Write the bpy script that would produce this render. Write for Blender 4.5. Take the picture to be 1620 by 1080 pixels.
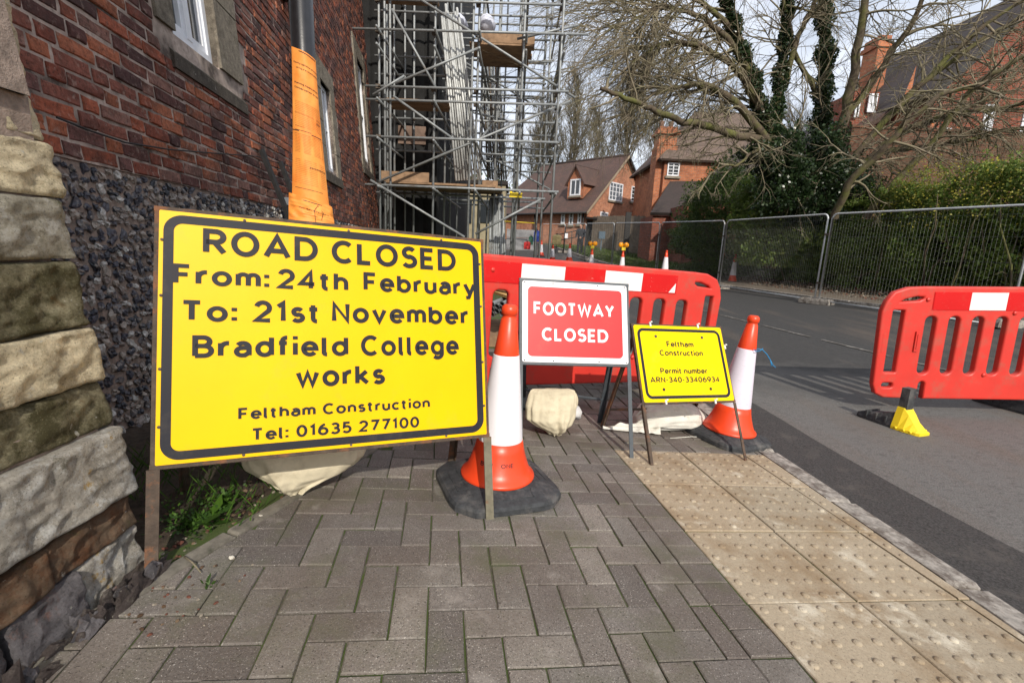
import bpy, math, random
import numpy as np
from mathutils import Vector, Matrix, noise
random.seed(7); rng = np.random.default_rng(7)
for o in list(bpy.data.objects): bpy.data.objects.remove(o)
SC = bpy.context.scene; COL = SC.collection
# ---------------------------------------------------------------- camera
FPX = 745.0; PITCH = math.radians(11.2); ROLL = math.radians(2.6); CAMZ = 1.1
Fv = np.array([0, math.cos(PITCH), -math.sin(PITCH)]); R0 = np.array([1., 0, 0]); U0 = np.array([0, math.sin(PITCH), math.cos(PITCH)])
Rv = math.cos(ROLL) * R0 + math.sin(ROLL) * U0; Uv = -math.sin(ROLL) * R0 + math.cos(ROLL) * U0
cd = bpy.data.cameras.new('camera'); cam = bpy.data.objects.new('camera', cd); COL.objects.link(cam)
cd.sensor_width = 36; cd.lens = FPX / 1620 * 36; cd.clip_start = 0.02; cd.clip_end = 2000
mw = Matrix.Identity(4)
for i in range(3):
    mw[i][0] = Rv[i]; mw[i][1] = Uv[i]; mw[i][2] = -Fv[i]
mw[2][3] = CAMZ; cam.matrix_world = mw; SC.camera = cam
# ---------------------------------------------------------------- sky, sun, exposure
SUN_EL = math.radians(34); SUN_AZ = math.radians(165)       # azimuth clockwise from +Y: behind the camera, to its right
W = bpy.data.worlds.new('World'); SC.world = W; W.use_nodes = True; nt = W.node_tree; nt.nodes.clear()
wo = nt.nodes.new('ShaderNodeOutputWorld'); bg = nt.nodes.new('ShaderNodeBackground'); sk = nt.nodes.new('ShaderNodeTexSky')
sk.sky_type = 'NISHITA'; sk.sun_disc = False; sk.sun_elevation = SUN_EL; sk.sun_rotation = SUN_AZ; sk.dust_density = 2.0
tc = nt.nodes.new('ShaderNodeTexCoord'); mp = nt.nodes.new('ShaderNodeMapping'); mp.inputs['Scale'].default_value = (1.2, 1.2, 3.5)
nz = nt.nodes.new('ShaderNodeTexNoise'); nz.inputs['Scale'].default_value = 1.6; nz.inputs['Detail'].default_value = 7; nz.inputs['Roughness'].default_value = .55
rp = nt.nodes.new('ShaderNodeValToRGB'); rp.color_ramp.elements[0].position = .36; rp.color_ramp.elements[0].color = (.35, .35, .35, 1); rp.color_ramp.elements[1].position = .66; rp.color_ramp.elements[1].color = (1, 1, 1, 1)
mx = nt.nodes.new('ShaderNodeMixRGB'); mx.inputs[2].default_value = (10.8, 11.3, 12.4, 1)
L = nt.links.new
L(tc.outputs['Generated'], mp.inputs[0]); L(mp.outputs[0], nz.inputs[0]); L(nz.outputs[0], rp.inputs[0]); L(rp.outputs[0], mx.inputs[0]); L(sk.outputs[0], mx.inputs[1])
L(mx.outputs[0], bg.inputs[0]); bg.inputs[1].default_value = 0.09; L(bg.outputs[0], wo.inputs[0])
sl = bpy.data.lights.new('sun', 'SUN'); sl.energy = 3.3; sl.angle = math.radians(.6); sl.color = (1, .93, .82)
so = bpy.data.objects.new('sun', sl); COL.objects.link(so)
sd = Vector((math.sin(SUN_AZ) * math.cos(SUN_EL), math.cos(SUN_AZ) * math.cos(SUN_EL), math.sin(SUN_EL)))
so.rotation_euler = sd.to_track_quat('Z', 'Y').to_euler(); so.location = (5, -5, 12)
SC.view_settings.view_transform = 'Standard'; SC.view_settings.look = 'None'; SC.view_settings.gamma = 1; SC.view_settings.use_curve_mapping = False
SC.view_settings.exposure = 0.32
SC.render.engine = 'CYCLES'
# ---------------------------------------------------------------- measuring helpers
def ray(u, v):
    d = Fv * FPX + Rv * (u - 810) - Uv * (v - 540); return d / np.linalg.norm(d)
CAMP = np.array([0, 0, CAMZ])
def at(u, v, Y):
    r = ray(u, v); return CAMP + r * Y / r[1]
def onplane(u, v, P0, n):
    r = ray(u, v); t = (np.array(P0) - CAMP) @ n / (r @ n); return CAMP + r * t
def ss(a, b, x):
    t = min(1, max(0, (x - a) / (b - a))); return t * t * (3 - 2 * t)
def xk(y): return 1.86 - .08 * y - .004 * max(0, y - 4) ** 2
_fy = [-10, 4, 7.37, 10.56, 14, 17.42, 20.79, 24.2, 27.64, 34, 60]; _fx = [14.5, 8.98, 7.84, 6.75, 6.0, 5.14, 4.17, 3.45, 2.75, .6, -14]
def xf(y): return float(np.interp(y, _fy, _fx)) + .28
def rise(y): return .033 * max(0, min(y, 60) - 14) + .0035 * max(0, min(y, 34) - 20) ** 2 + .03 * max(0, min(y, 60) - 34)
def P0(x, y): return .1026 - .0519 * max(-4, min(x, 6)) - .0232 * min(y, 3)
def T(x, y):
    k = xk(y)
    if x < k: return P0(x, y) + rise(y)
    z = P0(k, y) - .02; d = min(x - k, xf(y) - k, 8.5)
    z += -.02 * d + .0095 * d * d
    if x > xf(y):
        e = x - xf(y); z += .09 + .16 * min(max(0, e - 1.3), 7) * (1 if y < 19 else 1 - .8 * ss(19, 24, y))
    return z + rise(y)
def gp(u, v):
    r = ray(u, v); lo, hi = .3, .3
    t = .5
    while t < 80:
        X = CAMP + r * t
        if X[2] < T(X[0], X[1]): break
        t += .15
    a, b = t - .15, t
    for _ in range(25):
        m = (a + b) / 2; X = CAMP + r * m
        if X[2] < T(X[0], X[1]): b = m
        else: a = m
    return CAMP + r * a
# ---------------------------------------------------------------- mesh building helpers
class MB:
    def __init__(s): s.v = []; s.f = []; s.n = 0; s.sm = []
    def add(s, vs, fs, smooth=False):
        vs = np.asarray(vs, float).reshape(-1, 3); b = s.n; s.v.append(vs); s.n += len(vs)
        s.f += [tuple(i + b for i in f) for f in fs]; s.sm += [smooth] * len(fs); return s
    def box(s, c, size, R=None):
        sx, sy, sz = [a / 2 for a in size]
        vs = np.array([(x, y, z) for x in (-sx, sx) for y in (-sy, sy) for z in (-sz, sz)])
        if R is not None: vs = vs @ np.array(R).T
        return s.add(vs + np.array(c), [(0, 1, 3, 2), (4, 6, 7, 5), (0, 4, 5, 1), (2, 3, 7, 6), (0, 2, 6, 4), (1, 5, 7, 3)])
    def box2(s, lo, hi):
        lo = np.array(lo, float); hi = np.array(hi, float); return s.box((lo + hi) / 2, hi - lo)
    def prism(s, poly, z0, z1, ch=0, top=None):
        # poly: list of 2d points (ccw); z0,z1 functions or numbers
        n = len(poly); zf0 = z0 if callable(z0) else (lambda x, y: z0); zf1 = z1 if callable(z1) else (lambda x, y: z1)
        c = np.mean(poly, 0); vs = [(x, y, zf0(x, y)) for x, y in poly]
        if ch:
            vs += [(x, y, zf1(x, y) - ch) for x, y in poly]
            for x, y in poly:
                d = c - np.array((x, y)); l = np.linalg.norm(d); q = np.array((x, y)) + d / max(l, 1e-6) * min(ch * 1.4, l * .4); vs.append((q[0], q[1], zf1(x, y)))
            L_ = 3
        else: vs += [(x, y, zf1(x, y)) for x, y in poly]; L_ = 2
        fs = []
        for l in range(L_ - 1):
            for i in range(n): j = (i + 1) % n; fs.append((l * n + i, l * n + j, (l + 1) * n + j, (l + 1) * n + i))
        fs.append(tuple((L_ - 1) * n + i for i in range(n))); return s.add(vs, fs)
    def tube(s, pts, rad, n=8, cap=True, smooth=True):
        pts = [np.array(p, float) for p in pts]; m = len(pts)
        if np.isscalar(rad): rad = [rad] * m
        t0 = pts[1] - pts[0]; t0 /= np.linalg.norm(t0) + 1e-12
        a = np.array([0, 0, 1.]) if abs(t0[2]) < .9 else np.array([1., 0, 0])
        u = np.cross(t0, a); u /= np.linalg.norm(u); vs = []
        ang = np.arange(n) * 2 * math.pi / n; ca, sa = np.cos(ang)[:, None], np.sin(ang)[:, None]
        for i in range(m):
            t = pts[min(i + 1, m - 1)] - pts[max(i - 1, 0)]; t = t / (np.linalg.norm(t) + 1e-12)
            u = u - t * (u @ t); u /= np.linalg.norm(u) + 1e-12; w = np.cross(t, u)
            vs.append(pts[i] + rad[i] * (ca * u + sa * w))
        fs = [(i * n + j, i * n + (j + 1) % n, (i + 1) * n + (j + 1) % n, (i + 1) * n + j) for i in range(m - 1) for j in range(n)]
        if cap: fs += [tuple(range(n - 1, -1, -1)), tuple((m - 1) * n + j for j in range(n))]
        return s.add(np.vstack(vs), fs, smooth)
    def lathe(s, prof, n=32, M=None, smooth=True):
        vs = []
        for r, z in prof:
            for j in range(n): a = j * 2 * math.pi / n; vs.append((r * math.cos(a), r * math.sin(a), z))
        vs = np.array(vs)
        if M is not None: vs = vs @ np.array(M)[:3, :3].T + np.array(M)[:3, 3]
        m = len(prof)
        fs = [(i * n + j, i * n + (j + 1) % n, (i + 1) * n + (j + 1) % n, (i + 1) * n + j) for i in range(m - 1) for j in range(n)]
        fs += [tuple(range(n - 1, -1, -1)), tuple((m - 1) * n + j for j in range(n))]
        return s.add(vs, fs, smooth)
    def grid(s, fn, nu, nv, smooth=True):
        vs = [fn(i / nu, j / nv) for j in range(nv + 1) for i in range(nu + 1)]
        fs = [(j * (nu + 1) + i, j * (nu + 1) + i + 1, (j + 1) * (nu + 1) + i + 1, (j + 1) * (nu + 1) + i) for j in range(nv) for i in range(nu)]
        return s.add(vs, fs, smooth)
    def mesh(s, name):
        me = bpy.data.meshes.new(name); V = np.vstack(s.v) if s.v else np.zeros((0, 3))
        me.from_pydata(V.tolist(), [], s.f); me.polygons.foreach_set('use_smooth', s.sm); me.update(); return me
def quads_mesh(name, V):
    # V: (N,4,3)
    n = len(V); me = bpy.data.meshes.new(name); me.vertices.add(n * 4); me.vertices.foreach_set('co', V.reshape(-1)); me.loops.add(n * 4)
    me.loops.foreach_set('vertex_index', np.arange(n * 4, dtype=np.int32)); me.polygons.add(n); me.polygons.foreach_set('loop_start', np.arange(0, n * 4, 4, dtype=np.int32))
    me.polygons.foreach_set('loop_total', np.full(n, 4, dtype=np.int32)); me.update(calc_edges=True); return me
def tag(o, label=None, cat=None, group=None, kind=None):
    if label: o['label'] = label
    if cat: o['category'] = cat
    if group: o['group'] = group
    if kind: o['kind'] = kind
    return o
def link(name, me, mat, parent=None, Mx=None):
    o = bpy.data.objects.new(name, me); COL.objects.link(o)
    if mat is not None and len(me.materials) == 0: me.materials.append(mat)
    if parent is not None: o.parent = parent
    if Mx is not None: o.matrix_local = Mx
    return o
def thing(name, label, cat, loc=(0, 0, 0), group=None, M=None):
    o = bpy.data.objects.new(name, None); COL.objects.link(o); o.empty_display_size = .1
    if M is not None: o.matrix_world = M
    else: o.location = loc
    return tag(o, label, cat, group)
def part(name, mb, mat, root, local=False):
    """mesh given in world coordinates (root is an unrotated Empty) or in the root's own frame"""
    me = mb.mesh(name) if isinstance(mb, MB) else mb
    if not local:
        L_ = np.zeros(3); q = root
        while q is not None: L_ = L_ + np.array(q.location); q = q.parent
        co = np.zeros(len(me.vertices) * 3); me.vertices.foreach_get('co', co); co = co.reshape(-1, 3) - L_; me.vertices.foreach_set('co', co.reshape(-1)); me.update()
    o = link(name, me, mat, root); return o
def single(name, mb, mat, label=None, cat=None, group=None, kind=None):
    me = mb.mesh(name) if isinstance(mb, MB) else mb
    return tag(link(name, me, mat), label, cat, group, kind)
def structure(name, mb, mat): return single(name, mb, mat, kind='structure')
def copy_tree(o, parent=None):
    c = o.copy(); COL.objects.link(c); c.parent = parent
    for ch in o.children: copy_tree(ch, c)
    return c
# ---------------------------------------------------------------- material helpers
def nmat(name): 
    m = bpy.data.materials.new(name); m.use_nodes = True; nt = m.node_tree; b = nt.nodes['Principled BSDF']; return m, nt, b
def N(nt, t, **k):
    n = nt.nodes.new(t)
    for a, v in k.items():
        if a.startswith('i_'):
            n.inputs[a[2:].replace('_', ' ')].default_value = v
        else: setattr(n, a, v)
    return n
def c4(c): return (c[0], c[1], c[2], 1) if len(c) == 3 else c
def noise_node(nt, co, scale, detail=5, rough=.6, sc=None):
    n = N(nt, 'ShaderNodeTexNoise', i_Scale=scale, i_Detail=detail, i_Roughness=rough)
    if sc is not None:
        mpn = N(nt, 'ShaderNodeMapping'); mpn.inputs['Scale'].default_value = sc; nt.links.new(co, mpn.inputs[0]); co = mpn.outputs[0]
    nt.links.new(co, n.inputs[0]); return n.outputs[0]
def ramp(nt, fac, stops, interp='LINEAR'):
    r = N(nt, 'ShaderNodeValToRGB'); cr = r.color_ramp; cr.interpolation = interp
    while len(cr.elements) < len(stops): cr.elements.new(.5)
    for e, (p, c) in zip(cr.elements, stops): e.position = p; e.color = c4(c) if not np.isscalar(c) else (c, c, c, 1)
    nt.links.new(fac, r.inputs[0]); return r.outputs[0]
def mixc(nt, fac, a, b, mode='MIX'):
    m = N(nt, 'ShaderNodeMixRGB', blend_type=mode)
    for i, x in ((0, fac), (1, a), (2, b)):
        if isinstance(x, bpy.types.NodeSocket): nt.links.new(x, m.inputs[i])
        elif np.isscalar(x): m.inputs[i].default_value = x if i == 0 else (x, x, x, 1)
        else: m.inputs[i].default_value = c4(x)
    return m.outputs[0]
def bump(nt, b, h, strength=.5, dist=.01, prev=None):
    n = N(nt, 'ShaderNodeBump', i_Strength=strength, i_Distance=dist); nt.links.new(h, n.inputs['Height'])
    if prev is not None: nt.links.new(prev, n.inputs['Normal'])
    nt.links.new(n.outputs[0], b.inputs['Normal']); return n.outputs[0]
def simple(name, c, rough=.6, metal=0, var=.15, scale=12, bumpk=.15, spec=.4, dirt=None, dscale=4, dpos=(.55, .75)):
    m, nt, b = nmat(name); g = N(nt, 'ShaderNodeNewGeometry').outputs['Position']
    n1 = noise_node(nt, g, scale, 6); c = np.array(c[:3]); col = ramp(nt, n1, [(.3, c * (1 - var)), (.7, np.minimum(1, c * (1 + var)))])
    if dirt is not None:
        n2 = noise_node(nt, g, dscale, 8, .7); f = ramp(nt, n2, [(dpos[0], 0.), (dpos[1], 1.)]); col = mixc(nt, f, col, dirt)
    nt.links.new(col, b.inputs['Base Color']); b.inputs['Roughness'].default_value = rough; b.inputs['Metallic'].default_value = metal
    b.inputs['Specular IOR Level'].default_value = spec
    if bumpk: bump(nt, b, noise_node(nt, g, scale * 6, 5), bumpk, .004)
    return m
def rand_mat(name, cols, rough=.85, per='island', scale=60, var=.25, bumpk=.6, bdist=.004, coords='pos', extra=None, spec=.3, big=None):
    """colour picked for each piece: per island of one mesh, or per object"""
    m, nt, b = nmat(name); geo = N(nt, 'ShaderNodeNewGeometry'); g = geo.outputs['Position']
    r = geo.outputs['Random Per Island'] if per == 'island' else N(nt, 'ShaderNodeObjectInfo').outputs['Random']
    st = [(i / max(1, len(cols)), c) for i, c in enumerate(cols)]
    col = ramp(nt, r, st, 'CONSTANT')
    n1 = noise_node(nt, g, scale, 6, .65); f = ramp(nt, n1, [(.3, 1 - var), (.7, 1 + var)]); col = mixc(nt, 1., col, f, 'MULTIPLY')
    if extra: col = extra(nt, g, col)
    nt.links.new(col, b.inputs['Base Color']); b.inputs['Roughness'].default_value = rough; b.inputs['Specular IOR Level'].default_value = spec
    if bumpk: bump(nt, b, n1, bumpk, bdist)
    return m
# ================================================================ MATERIALS
def moss_extra(amount=(.52, .62), col=(.05, .06, .015), sc=6):
    def f(nt, g, c):
        n = noise_node(nt, g, sc, 8, .7); return mixc(nt, ramp(nt, n, [(amount[0], 0.), (amount[1], 1.)]), c, col)
    return f
def paver_extra(nt, g, c):
    sp = noise_node(nt, g, 260, 2, .5); c = mixc(nt, ramp(nt, sp, [(.64, 0.), (.68, 1.)]), c, (.42, .39, .35))
    sd_ = noise_node(nt, g, 210, 3, .6); c = mixc(nt, ramp(nt, sd_, [(.34, 1.), (.40, 0.)]), c, (.02, .018, .016))
    big = noise_node(nt, g, 2.2, 6, .65); c = mixc(nt, ramp(nt, big, [(.40, .0), (.66, .65)]), c, (.085, .066, .056))
    mo = noise_node(nt, g, 3.5, 7, .7); c = mixc(nt, ramp(nt, mo, [(.50, 0.), (.66, .6)]), c, (.10, .10, .06))
    wh = noise_node(nt, g, 5.3, 8, .7); c = mixc(nt, ramp(nt, wh, [(.58, 0.), (.72, .5)]), c, (.34, .31, .28))
    return c
PAV = [(.155, .136, .120), (.185, .162, .142), (.122, .108, .098), (.170, .155, .138), (.138, .118, .104), (.165, .148, .134), (.200, .178, .155)]
M_paver = rand_mat('block_paving', PAV, .8, 'object', 160, .28, .9, .0025, extra=paver_extra)
M_paver_i = rand_mat('block_paving_far', PAV, .8, 'island', 160, .28, .9, .0025, extra=paver_extra)
M_joint = simple('joint_sand', (.085, .074, .058), .95, var=.5, scale=60, bumpk=.8, dirt=(.055, .08, .018), dscale=6, dpos=(.42, .52))
def tact_extra(nt, g, c):
    st = noise_node(nt, g, 3.0, 8, .7); c = mixc(nt, ramp(nt, st, [(.48, 0.), (.66, .75)]), c, (.21, .14, .075))
    w = noise_node(nt, g, 4.2, 8, .65); c = mixc(nt, ramp(nt, w, [(.57, 0.), (.66, .75)]), c, (.56, .51, .41))
    k = noise_node(nt, g, 190, 4, .7); c = mixc(nt, ramp(nt, k, [(.33, .8), (.42, 0.)]), c, (.10, .07, .05))
    d = noise_node(nt, g, 7, 8, .75, (1, 1, 1)); c = mixc(nt, ramp(nt, d, [(.62, 0.), (.75, .6)]), c, (.16, .10, .065)); return c
M_tact = rand_mat('buff_tactile_concrete', [(.33, .275, .20), (.345, .285, .205), (.31, .26, .19), (.335, .27, .19)], .85, 'object', 110, .16, .6, .002, extra=tact_extra)
M_kerb = simple('kerb_concrete', (.30, .275, .245), .9, var=.35, scale=35, bumpk=.7, dirt=(.12, .10, .085), dscale=14, dpos=(.45, .6))
M_edging = simple('mossy_edging', (.15, .135, .11), .95, var=.35, scale=30, bumpk=.6, dirt=(.05, .055, .03), dscale=8)
def road_mat():
    m, nt, b = nmat('worn_asphalt'); g = N(nt, 'ShaderNodeNewGeometry').outputs['Position']
    st = noise_node(nt, g, 120, 4, .75); base = ramp(nt, st, [(.3, (.02, .02, .021)), (.55, (.050, .048, .047)), (.72, (.16, .15, .14))])
    sx = N(nt, 'ShaderNodeSeparateXYZ'); nt.links.new(g, sx.inputs[0])
    n1 = noise_node(nt, g, 1.1, 7, .65); ad = N(nt, 'ShaderNodeMath', operation='MULTIPLY_ADD'); nt.links.new(n1, ad.inputs[0]); ad.inputs[1].default_value = 3.2; nt.links.new(sx.outputs['Y'], ad.inputs[2])
    near = ramp(nt, mathn(nt, 'DIVIDE', ad.outputs[0], 10), [(.56, .85), (.70, 0.)])
    c = mixc(nt, near, base, (.17, .163, .153))
    pt = noise_node(nt, g, 17, 8, .7, (1, 2.0, 1)); c = mixc(nt, ramp(nt, pt, [(.52, 0.), (.64, .65)]), c, (.085, .080, .076))
    mud = noise_node(nt, g, 1.0, 7, .6, (1.6, .22, 1)); c = mixc(nt, ramp(nt, mud, [(.53, 0.), (.66, .5)]), c, (.15, .115, .09))
    gr = noise_node(nt, g, 150, 4, .75); c = mixc(nt, .8, c, ramp(nt, gr, [(.36, .35), (.62, 1.25)]), 'MULTIPLY')
    nt.links.new(c, b.inputs['Base Color']); b.inputs['Roughness'].default_value = .82; bump(nt, b, st, 1., .006); return m
def mathn(nt, op, a, v):
    n = N(nt, 'ShaderNodeMath', operation=op); nt.links.new(a, n.inputs[0]); n.inputs[1].default_value = v; return n.outputs[0]
M_road = road_mat()
M_patch = simple('fresh_tarmac', (.052, .049, .047), .8, var=.75, scale=110, bumpk=1., dirt=(.10, .09, .08), dscale=5, dpos=(.55, .72))
M_white_line = simple('worn_road_paint', (.30, .285, .26), .8, var=.3, scale=30, dirt=(.11, .10, .09), dscale=9, dpos=(.38, .50))
M_path = simple('gritty_footpath', (.13, .105, .08), .95, var=.35, scale=40, bumpk=.6, dirt=(.07, .055, .035), dscale=5)
M_rustgrit = simple('rusty_grit', (.13, .085, .045), 1, var=.4, scale=40, bumpk=.6)
M_soil = simple('soil', (.045, .032, .022), 1, var=.5, scale=50, bumpk=1., dirt=(.03, .035, .015), dscale=9)
M_grass = simple('lawn_grass', (.05, .085, .018), 1, var=.4, scale=9, bumpk=1., dirt=(.10, .11, .04), dscale=2.5)
M_ground = simple('rough_ground', (.07, .065, .04), 1, var=.4, scale=5, bumpk=.8)
def brick_extra(nt, g, c):
    s1 = noise_node(nt, g, 4, 7, .7); c = mixc(nt, ramp(nt, s1, [(.44, 0.), (.64, .72)]), c, (.045, .026, .022))
    s2 = noise_node(nt, g, 26, 7, .7); c = mixc(nt, ramp(nt, s2, [(.55, 0.), (.68, .6)]), c, (.33, .25, .205))
    s3 = noise_node(nt, g, 60, 4, .7); c = mixc(nt, ramp(nt, s3, [(.34, .7), (.44, 0.)]), c, (.03, .018, .015)); return c
OLD = [(.30, .085, .045), (.16, .058, .042), (.34, .115, .06), (.10, .042, .036), (.19, .055, .034), (.22, .11, .085), (.075, .036, .034), (.21, .075, .052), (.15, .07, .06), (.30, .10, .05)]
M_brick = rand_mat('old_red_brick', OLD, .9, 'island', 45, .35, .9, .006, extra=brick_extra)
M_brick_o = rand_mat('old_red_brick_near', OLD, .9, 'object', 45, .35, .9, .006, extra=brick_extra)
M_mortar = simple('lime_mortar', (.42, .34, .29), 1, var=.35, scale=40, bumpk=1., dirt=(.09, .07, .058), dscale=5, dpos=(.45, .6))
FL = [(.035, .04, .055), (.45, .44, .41), (.06, .06, .075), (.22, .19, .17), (.025, .03, .04), (.30, .26, .22), (.13, .125, .13), (.05, .052, .07)]
def flint_extra(nt, g, c):
    s1 = noise_node(nt, g, 35, 5, .6); return mixc(nt, ramp(nt, s1, [(.54, 0.), (.60, .8)]), c, (.23, .195, .165))
M_flint = rand_mat('knapped_flint', FL, .45, 'island', 70, .4, .8, .006, extra=flint_extra, spec=.6)
M_flint_o = rand_mat('knapped_flint_near', FL, .45, 'object', 70, .4, .8, .006, extra=flint_extra, spec=.6)
M_fmortar = simple('flint_mortar', (.25, .195, .16), 1, var=.4, scale=35, bumpk=1., dirt=(.06, .05, .042), dscale=6)
def stone_mat(name, base, over, amt=(.45, .6), sc=9, over2=None, amt2=(.6, .66), sc2=22, dark=(.05, .042, .03)):
    m, nt, b = nmat(name); g = N(nt, 'ShaderNodeNewGeometry').outputs['Position']; base = np.array(base)
    n1 = noise_node(nt, g, 24, 10, .78); c = ramp(nt, n1, [(.28, base * .40), (.45, base * .85), (.58, base * 1.1), (.75, np.minimum(1, base * 1.6))])
    c = mixc(nt, ramp(nt, noise_node(nt, g, 3.2, 9, .78), [(.54, 0.), (.66, .55)]), c, (.07, .055, .035))
    if over is not None: c = mixc(nt, ramp(nt, noise_node(nt, g, sc, 11, .82), [(amt[0], 0.), (amt[1], .9)]), c, over)
    if over2 is not None: c = mixc(nt, ramp(nt, noise_node(nt, g, sc2, 8, .75), [(amt2[0], 0.), (amt2[1], .85)]), c, over2)
    mo = noise_node(nt, g, 5.5, 10, .8); c = mixc(nt, ramp(nt, mo, [(.58, 0.), (.66, .75)]), c, (.05, .05, .018))
    wl = noise_node(nt, g, 31, 5, .6); c = mixc(nt, ramp(nt, wl, [(.66, 0.), (.70, .7)]), c, (.52, .50, .44))
    pit = noise_node(nt, g, 210, 5, .75); c = mixc(nt, ramp(nt, pit, [(.34, .75), (.43, 0.)]), c, (.025, .02, .014)); c = mixc(nt, ramp(nt, pit, [(.60, 0.), (.68, .4)]), c, np.minimum(1, base * 1.9))
    nt.links.new(c, b.inputs['Base Color']); b.inputs['Roughness'].default_value = .95; b.inputs['Specular IOR Level'].default_value = .2
    x = bump(nt, b, n1, .8, .012); x = bump(nt, b, pit, .9, .006, x); bump(nt, b, noise_node(nt, g, 70, 8, .75), .9, .008, x); return m
M_lime = stone_mat('pale_limestone', (.66, .56, .38), (.20, .16, .07), (.56, .72), 7, (.5, .48, .42), (.62, .70), 15)
M_limemoss = stone_mat('mossy_limestone', (.28, .25, .16), (.052, .046, .018), (.40, .56), 7, (.13, .07, .022), (.58, .70), 8)
M_lichen = stone_mat('lichened_stone', (.38, .35, .30), (.50, .49, .46), (.50, .58), 16, (.36, .22, .04), (.60, .66), 13)
M_greylime = stone_mat('grey_stained_stone', (.36, .33, .26), (.42, .40, .36), (.50, .60), 12, (.06, .06, .02), (.60, .68), 7)
M_rust = stone_mat('rusty_ironstone', (.15, .105, .07), (.14, .06, .028), (.45, .6), 8, (.06, .075, .025), (.60, .7), 10)
M_slate = stone_mat('blue_grey_rubble', (.14, .13, .135), (.24, .13, .10), (.56, .66), 9)
M_rubble = stone_mat('dark_rubble', (.075, .06, .055), (.16, .14, .12), (.52, .62), 30)
M_dress = stone_mat('window_dressing_stone', (.27, .235, .185), (.12, .10, .08), (.5, .65), 8)
M_sillst = stone_mat('stained_sill_stone', (.10, .085, .07), (.19, .16, .13), (.5, .65), 10)
M_white = simple('white_window_paint', (.72, .74, .78), .35, var=.06, scale=20, bumpk=.05)
def glass_mat(name, c=(.03, .035, .04)):
    m, nt, b = nmat(name); b.inputs['Base Color'].default_value = c4(c); b.inputs['Roughness'].default_value = .05; b.inputs['Specular IOR Level'].default_value = .8
    g = N(nt, 'ShaderNodeNewGeometry').outputs['Position']; bump(nt, b, noise_node(nt, g, 3, 2), .15, .02); return m
M_glass = glass_mat('window_glass')
M_blackpaint = simple('black_pipe_paint', (.012, .012, .014), .28, var=.3, scale=20, bumpk=.08, spec=.6)
M_blackmetal = simple('dull_black_steel', (.02, .019, .019), .6, var=.4, scale=25)
# sign and street-works materials
def sheet_mat(name, c, scratch=(.3, .25, .1), amt=(.70, .74), rough=.42, sc=30, spec=.28):
    m, nt, b = nmat(name); tco = N(nt, 'ShaderNodeTexCoord').outputs['Object']; c = np.array(c)
    col = ramp(nt, noise_node(nt, tco, 3, 5), [(.3, c * .94), (.7, np.minimum(1, c * 1.04))])
    n2 = noise_node(nt, tco, sc, 7, .8, (1, 1, 3.5)); col = mixc(nt, ramp(nt, n2, [(amt[0], 0.), (amt[1], .8)]), col, scratch)
    dg = noise_node(nt, tco, 7, 8, .7); col = mixc(nt, ramp(nt, dg, [(.55, 0.), (.8, .18)]), col, (.25, .2, .12))
    nt.links.new(col, b.inputs['Base Color']); b.inputs['Roughness'].default_value = rough; b.inputs['Specular IOR Level'].default_value = spec
    bump(nt, b, noise_node(nt, tco, 5, 3), .05, .01); return m
M_yellow = sheet_mat('yellow_reflective_sheet', (.80, .46, .0), spec=.12)
M_yellow2 = sheet_mat('yellow_permit_sheet', (.80, .58, .0), spec=.12)
M_signblack = sheet_mat('black_vinyl', (.022, .022, .028), (.18, .15, .08), (.66, .70), .5, 40, .12)
M_letter = sheet_mat('letter_vinyl', (.022, .021, .026), (.10, .09, .07), (.76, .8), .5, spec=.12)
M_signred = sheet_mat('red_reflective_sheet', (.60, .022, .025), (.8, .5, .5), (.76, .8))
M_signwhite = sheet_mat('white_reflective_sheet', (.80, .79, .80), (.35, .33, .3), (.74, .78))
M_rustframe = simple('rusty_dark_frame', (.065, .045, .032), .75, var=.4, scale=30, bumpk=.5, dirt=(.17, .07, .03), dscale=12, dpos=(.5, .62))
M_greyframe = simple('grey_painted_frame', (.055, .065, .075), .5, var=.2, scale=25, bumpk=.2, dirt=(.13, .10, .08), dscale=12, dpos=(.64, .72))
M_olive = simple('galvanised_olive_frame', (.14, .125, .085), .6, var=.3, scale=30, bumpk=.3, dirt=(.16, .075, .035), dscale=9, dpos=(.55, .65))
def plastic(name, c, dirt=(.28, .09, .04), amt=(.60, .78), rough=.42, scr=True):
    m, nt, b = nmat(name); tco = N(nt, 'ShaderNodeTexCoord').outputs['Object']; c = np.array(c)
    col = ramp(nt, noise_node(nt, tco, 4, 6), [(.3, c * .9), (.7, np.minimum(1, c * 1.06))])
    col = mixc(nt, ramp(nt, noise_node(nt, tco, 6, 9, .75), [(amt[0], 0.), (amt[1], .55)]), col, dirt)
    if scr: col = mixc(nt, ramp(nt, noise_node(nt, tco, 40, 6, .8, (1, 1, 5)), [(.68, 0.), (.73, .45)]), col, (.75, .35, .28))
    nt.links.new(col, b.inputs['Base Color']); b.inputs['Roughness'].default_value = rough; b.inputs['Specular IOR Level'].default_value = .45
    b.inputs['Subsurface Weight'].default_value = 0; bump(nt, b, noise_node(nt, tco, 60, 5), .12, .003); return m
M_barrier = plastic('orange_red_plastic', (.60, .038, .026), (.24, .13, .085), (.50, .72))
M_cone = plastic('cone_orange_plastic', (.74, .058, .014), (.20, .07, .045), amt=(.56, .80), rough=.35, scr=False)
M_refred = sheet_mat('red_board_sheet', (.56, .010, .010), (.85, .55, .5), (.63, .68), .35, 26)
M_refwhite = sheet_mat('white_board_sheet', (.72, .71, .70), (.32, .29, .26), (.60, .68))
M_sleeve = sheet_mat('white_cone_sleeve', (.76, .74, .77), (.42, .37, .36), (.62, .74), .4)
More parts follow.
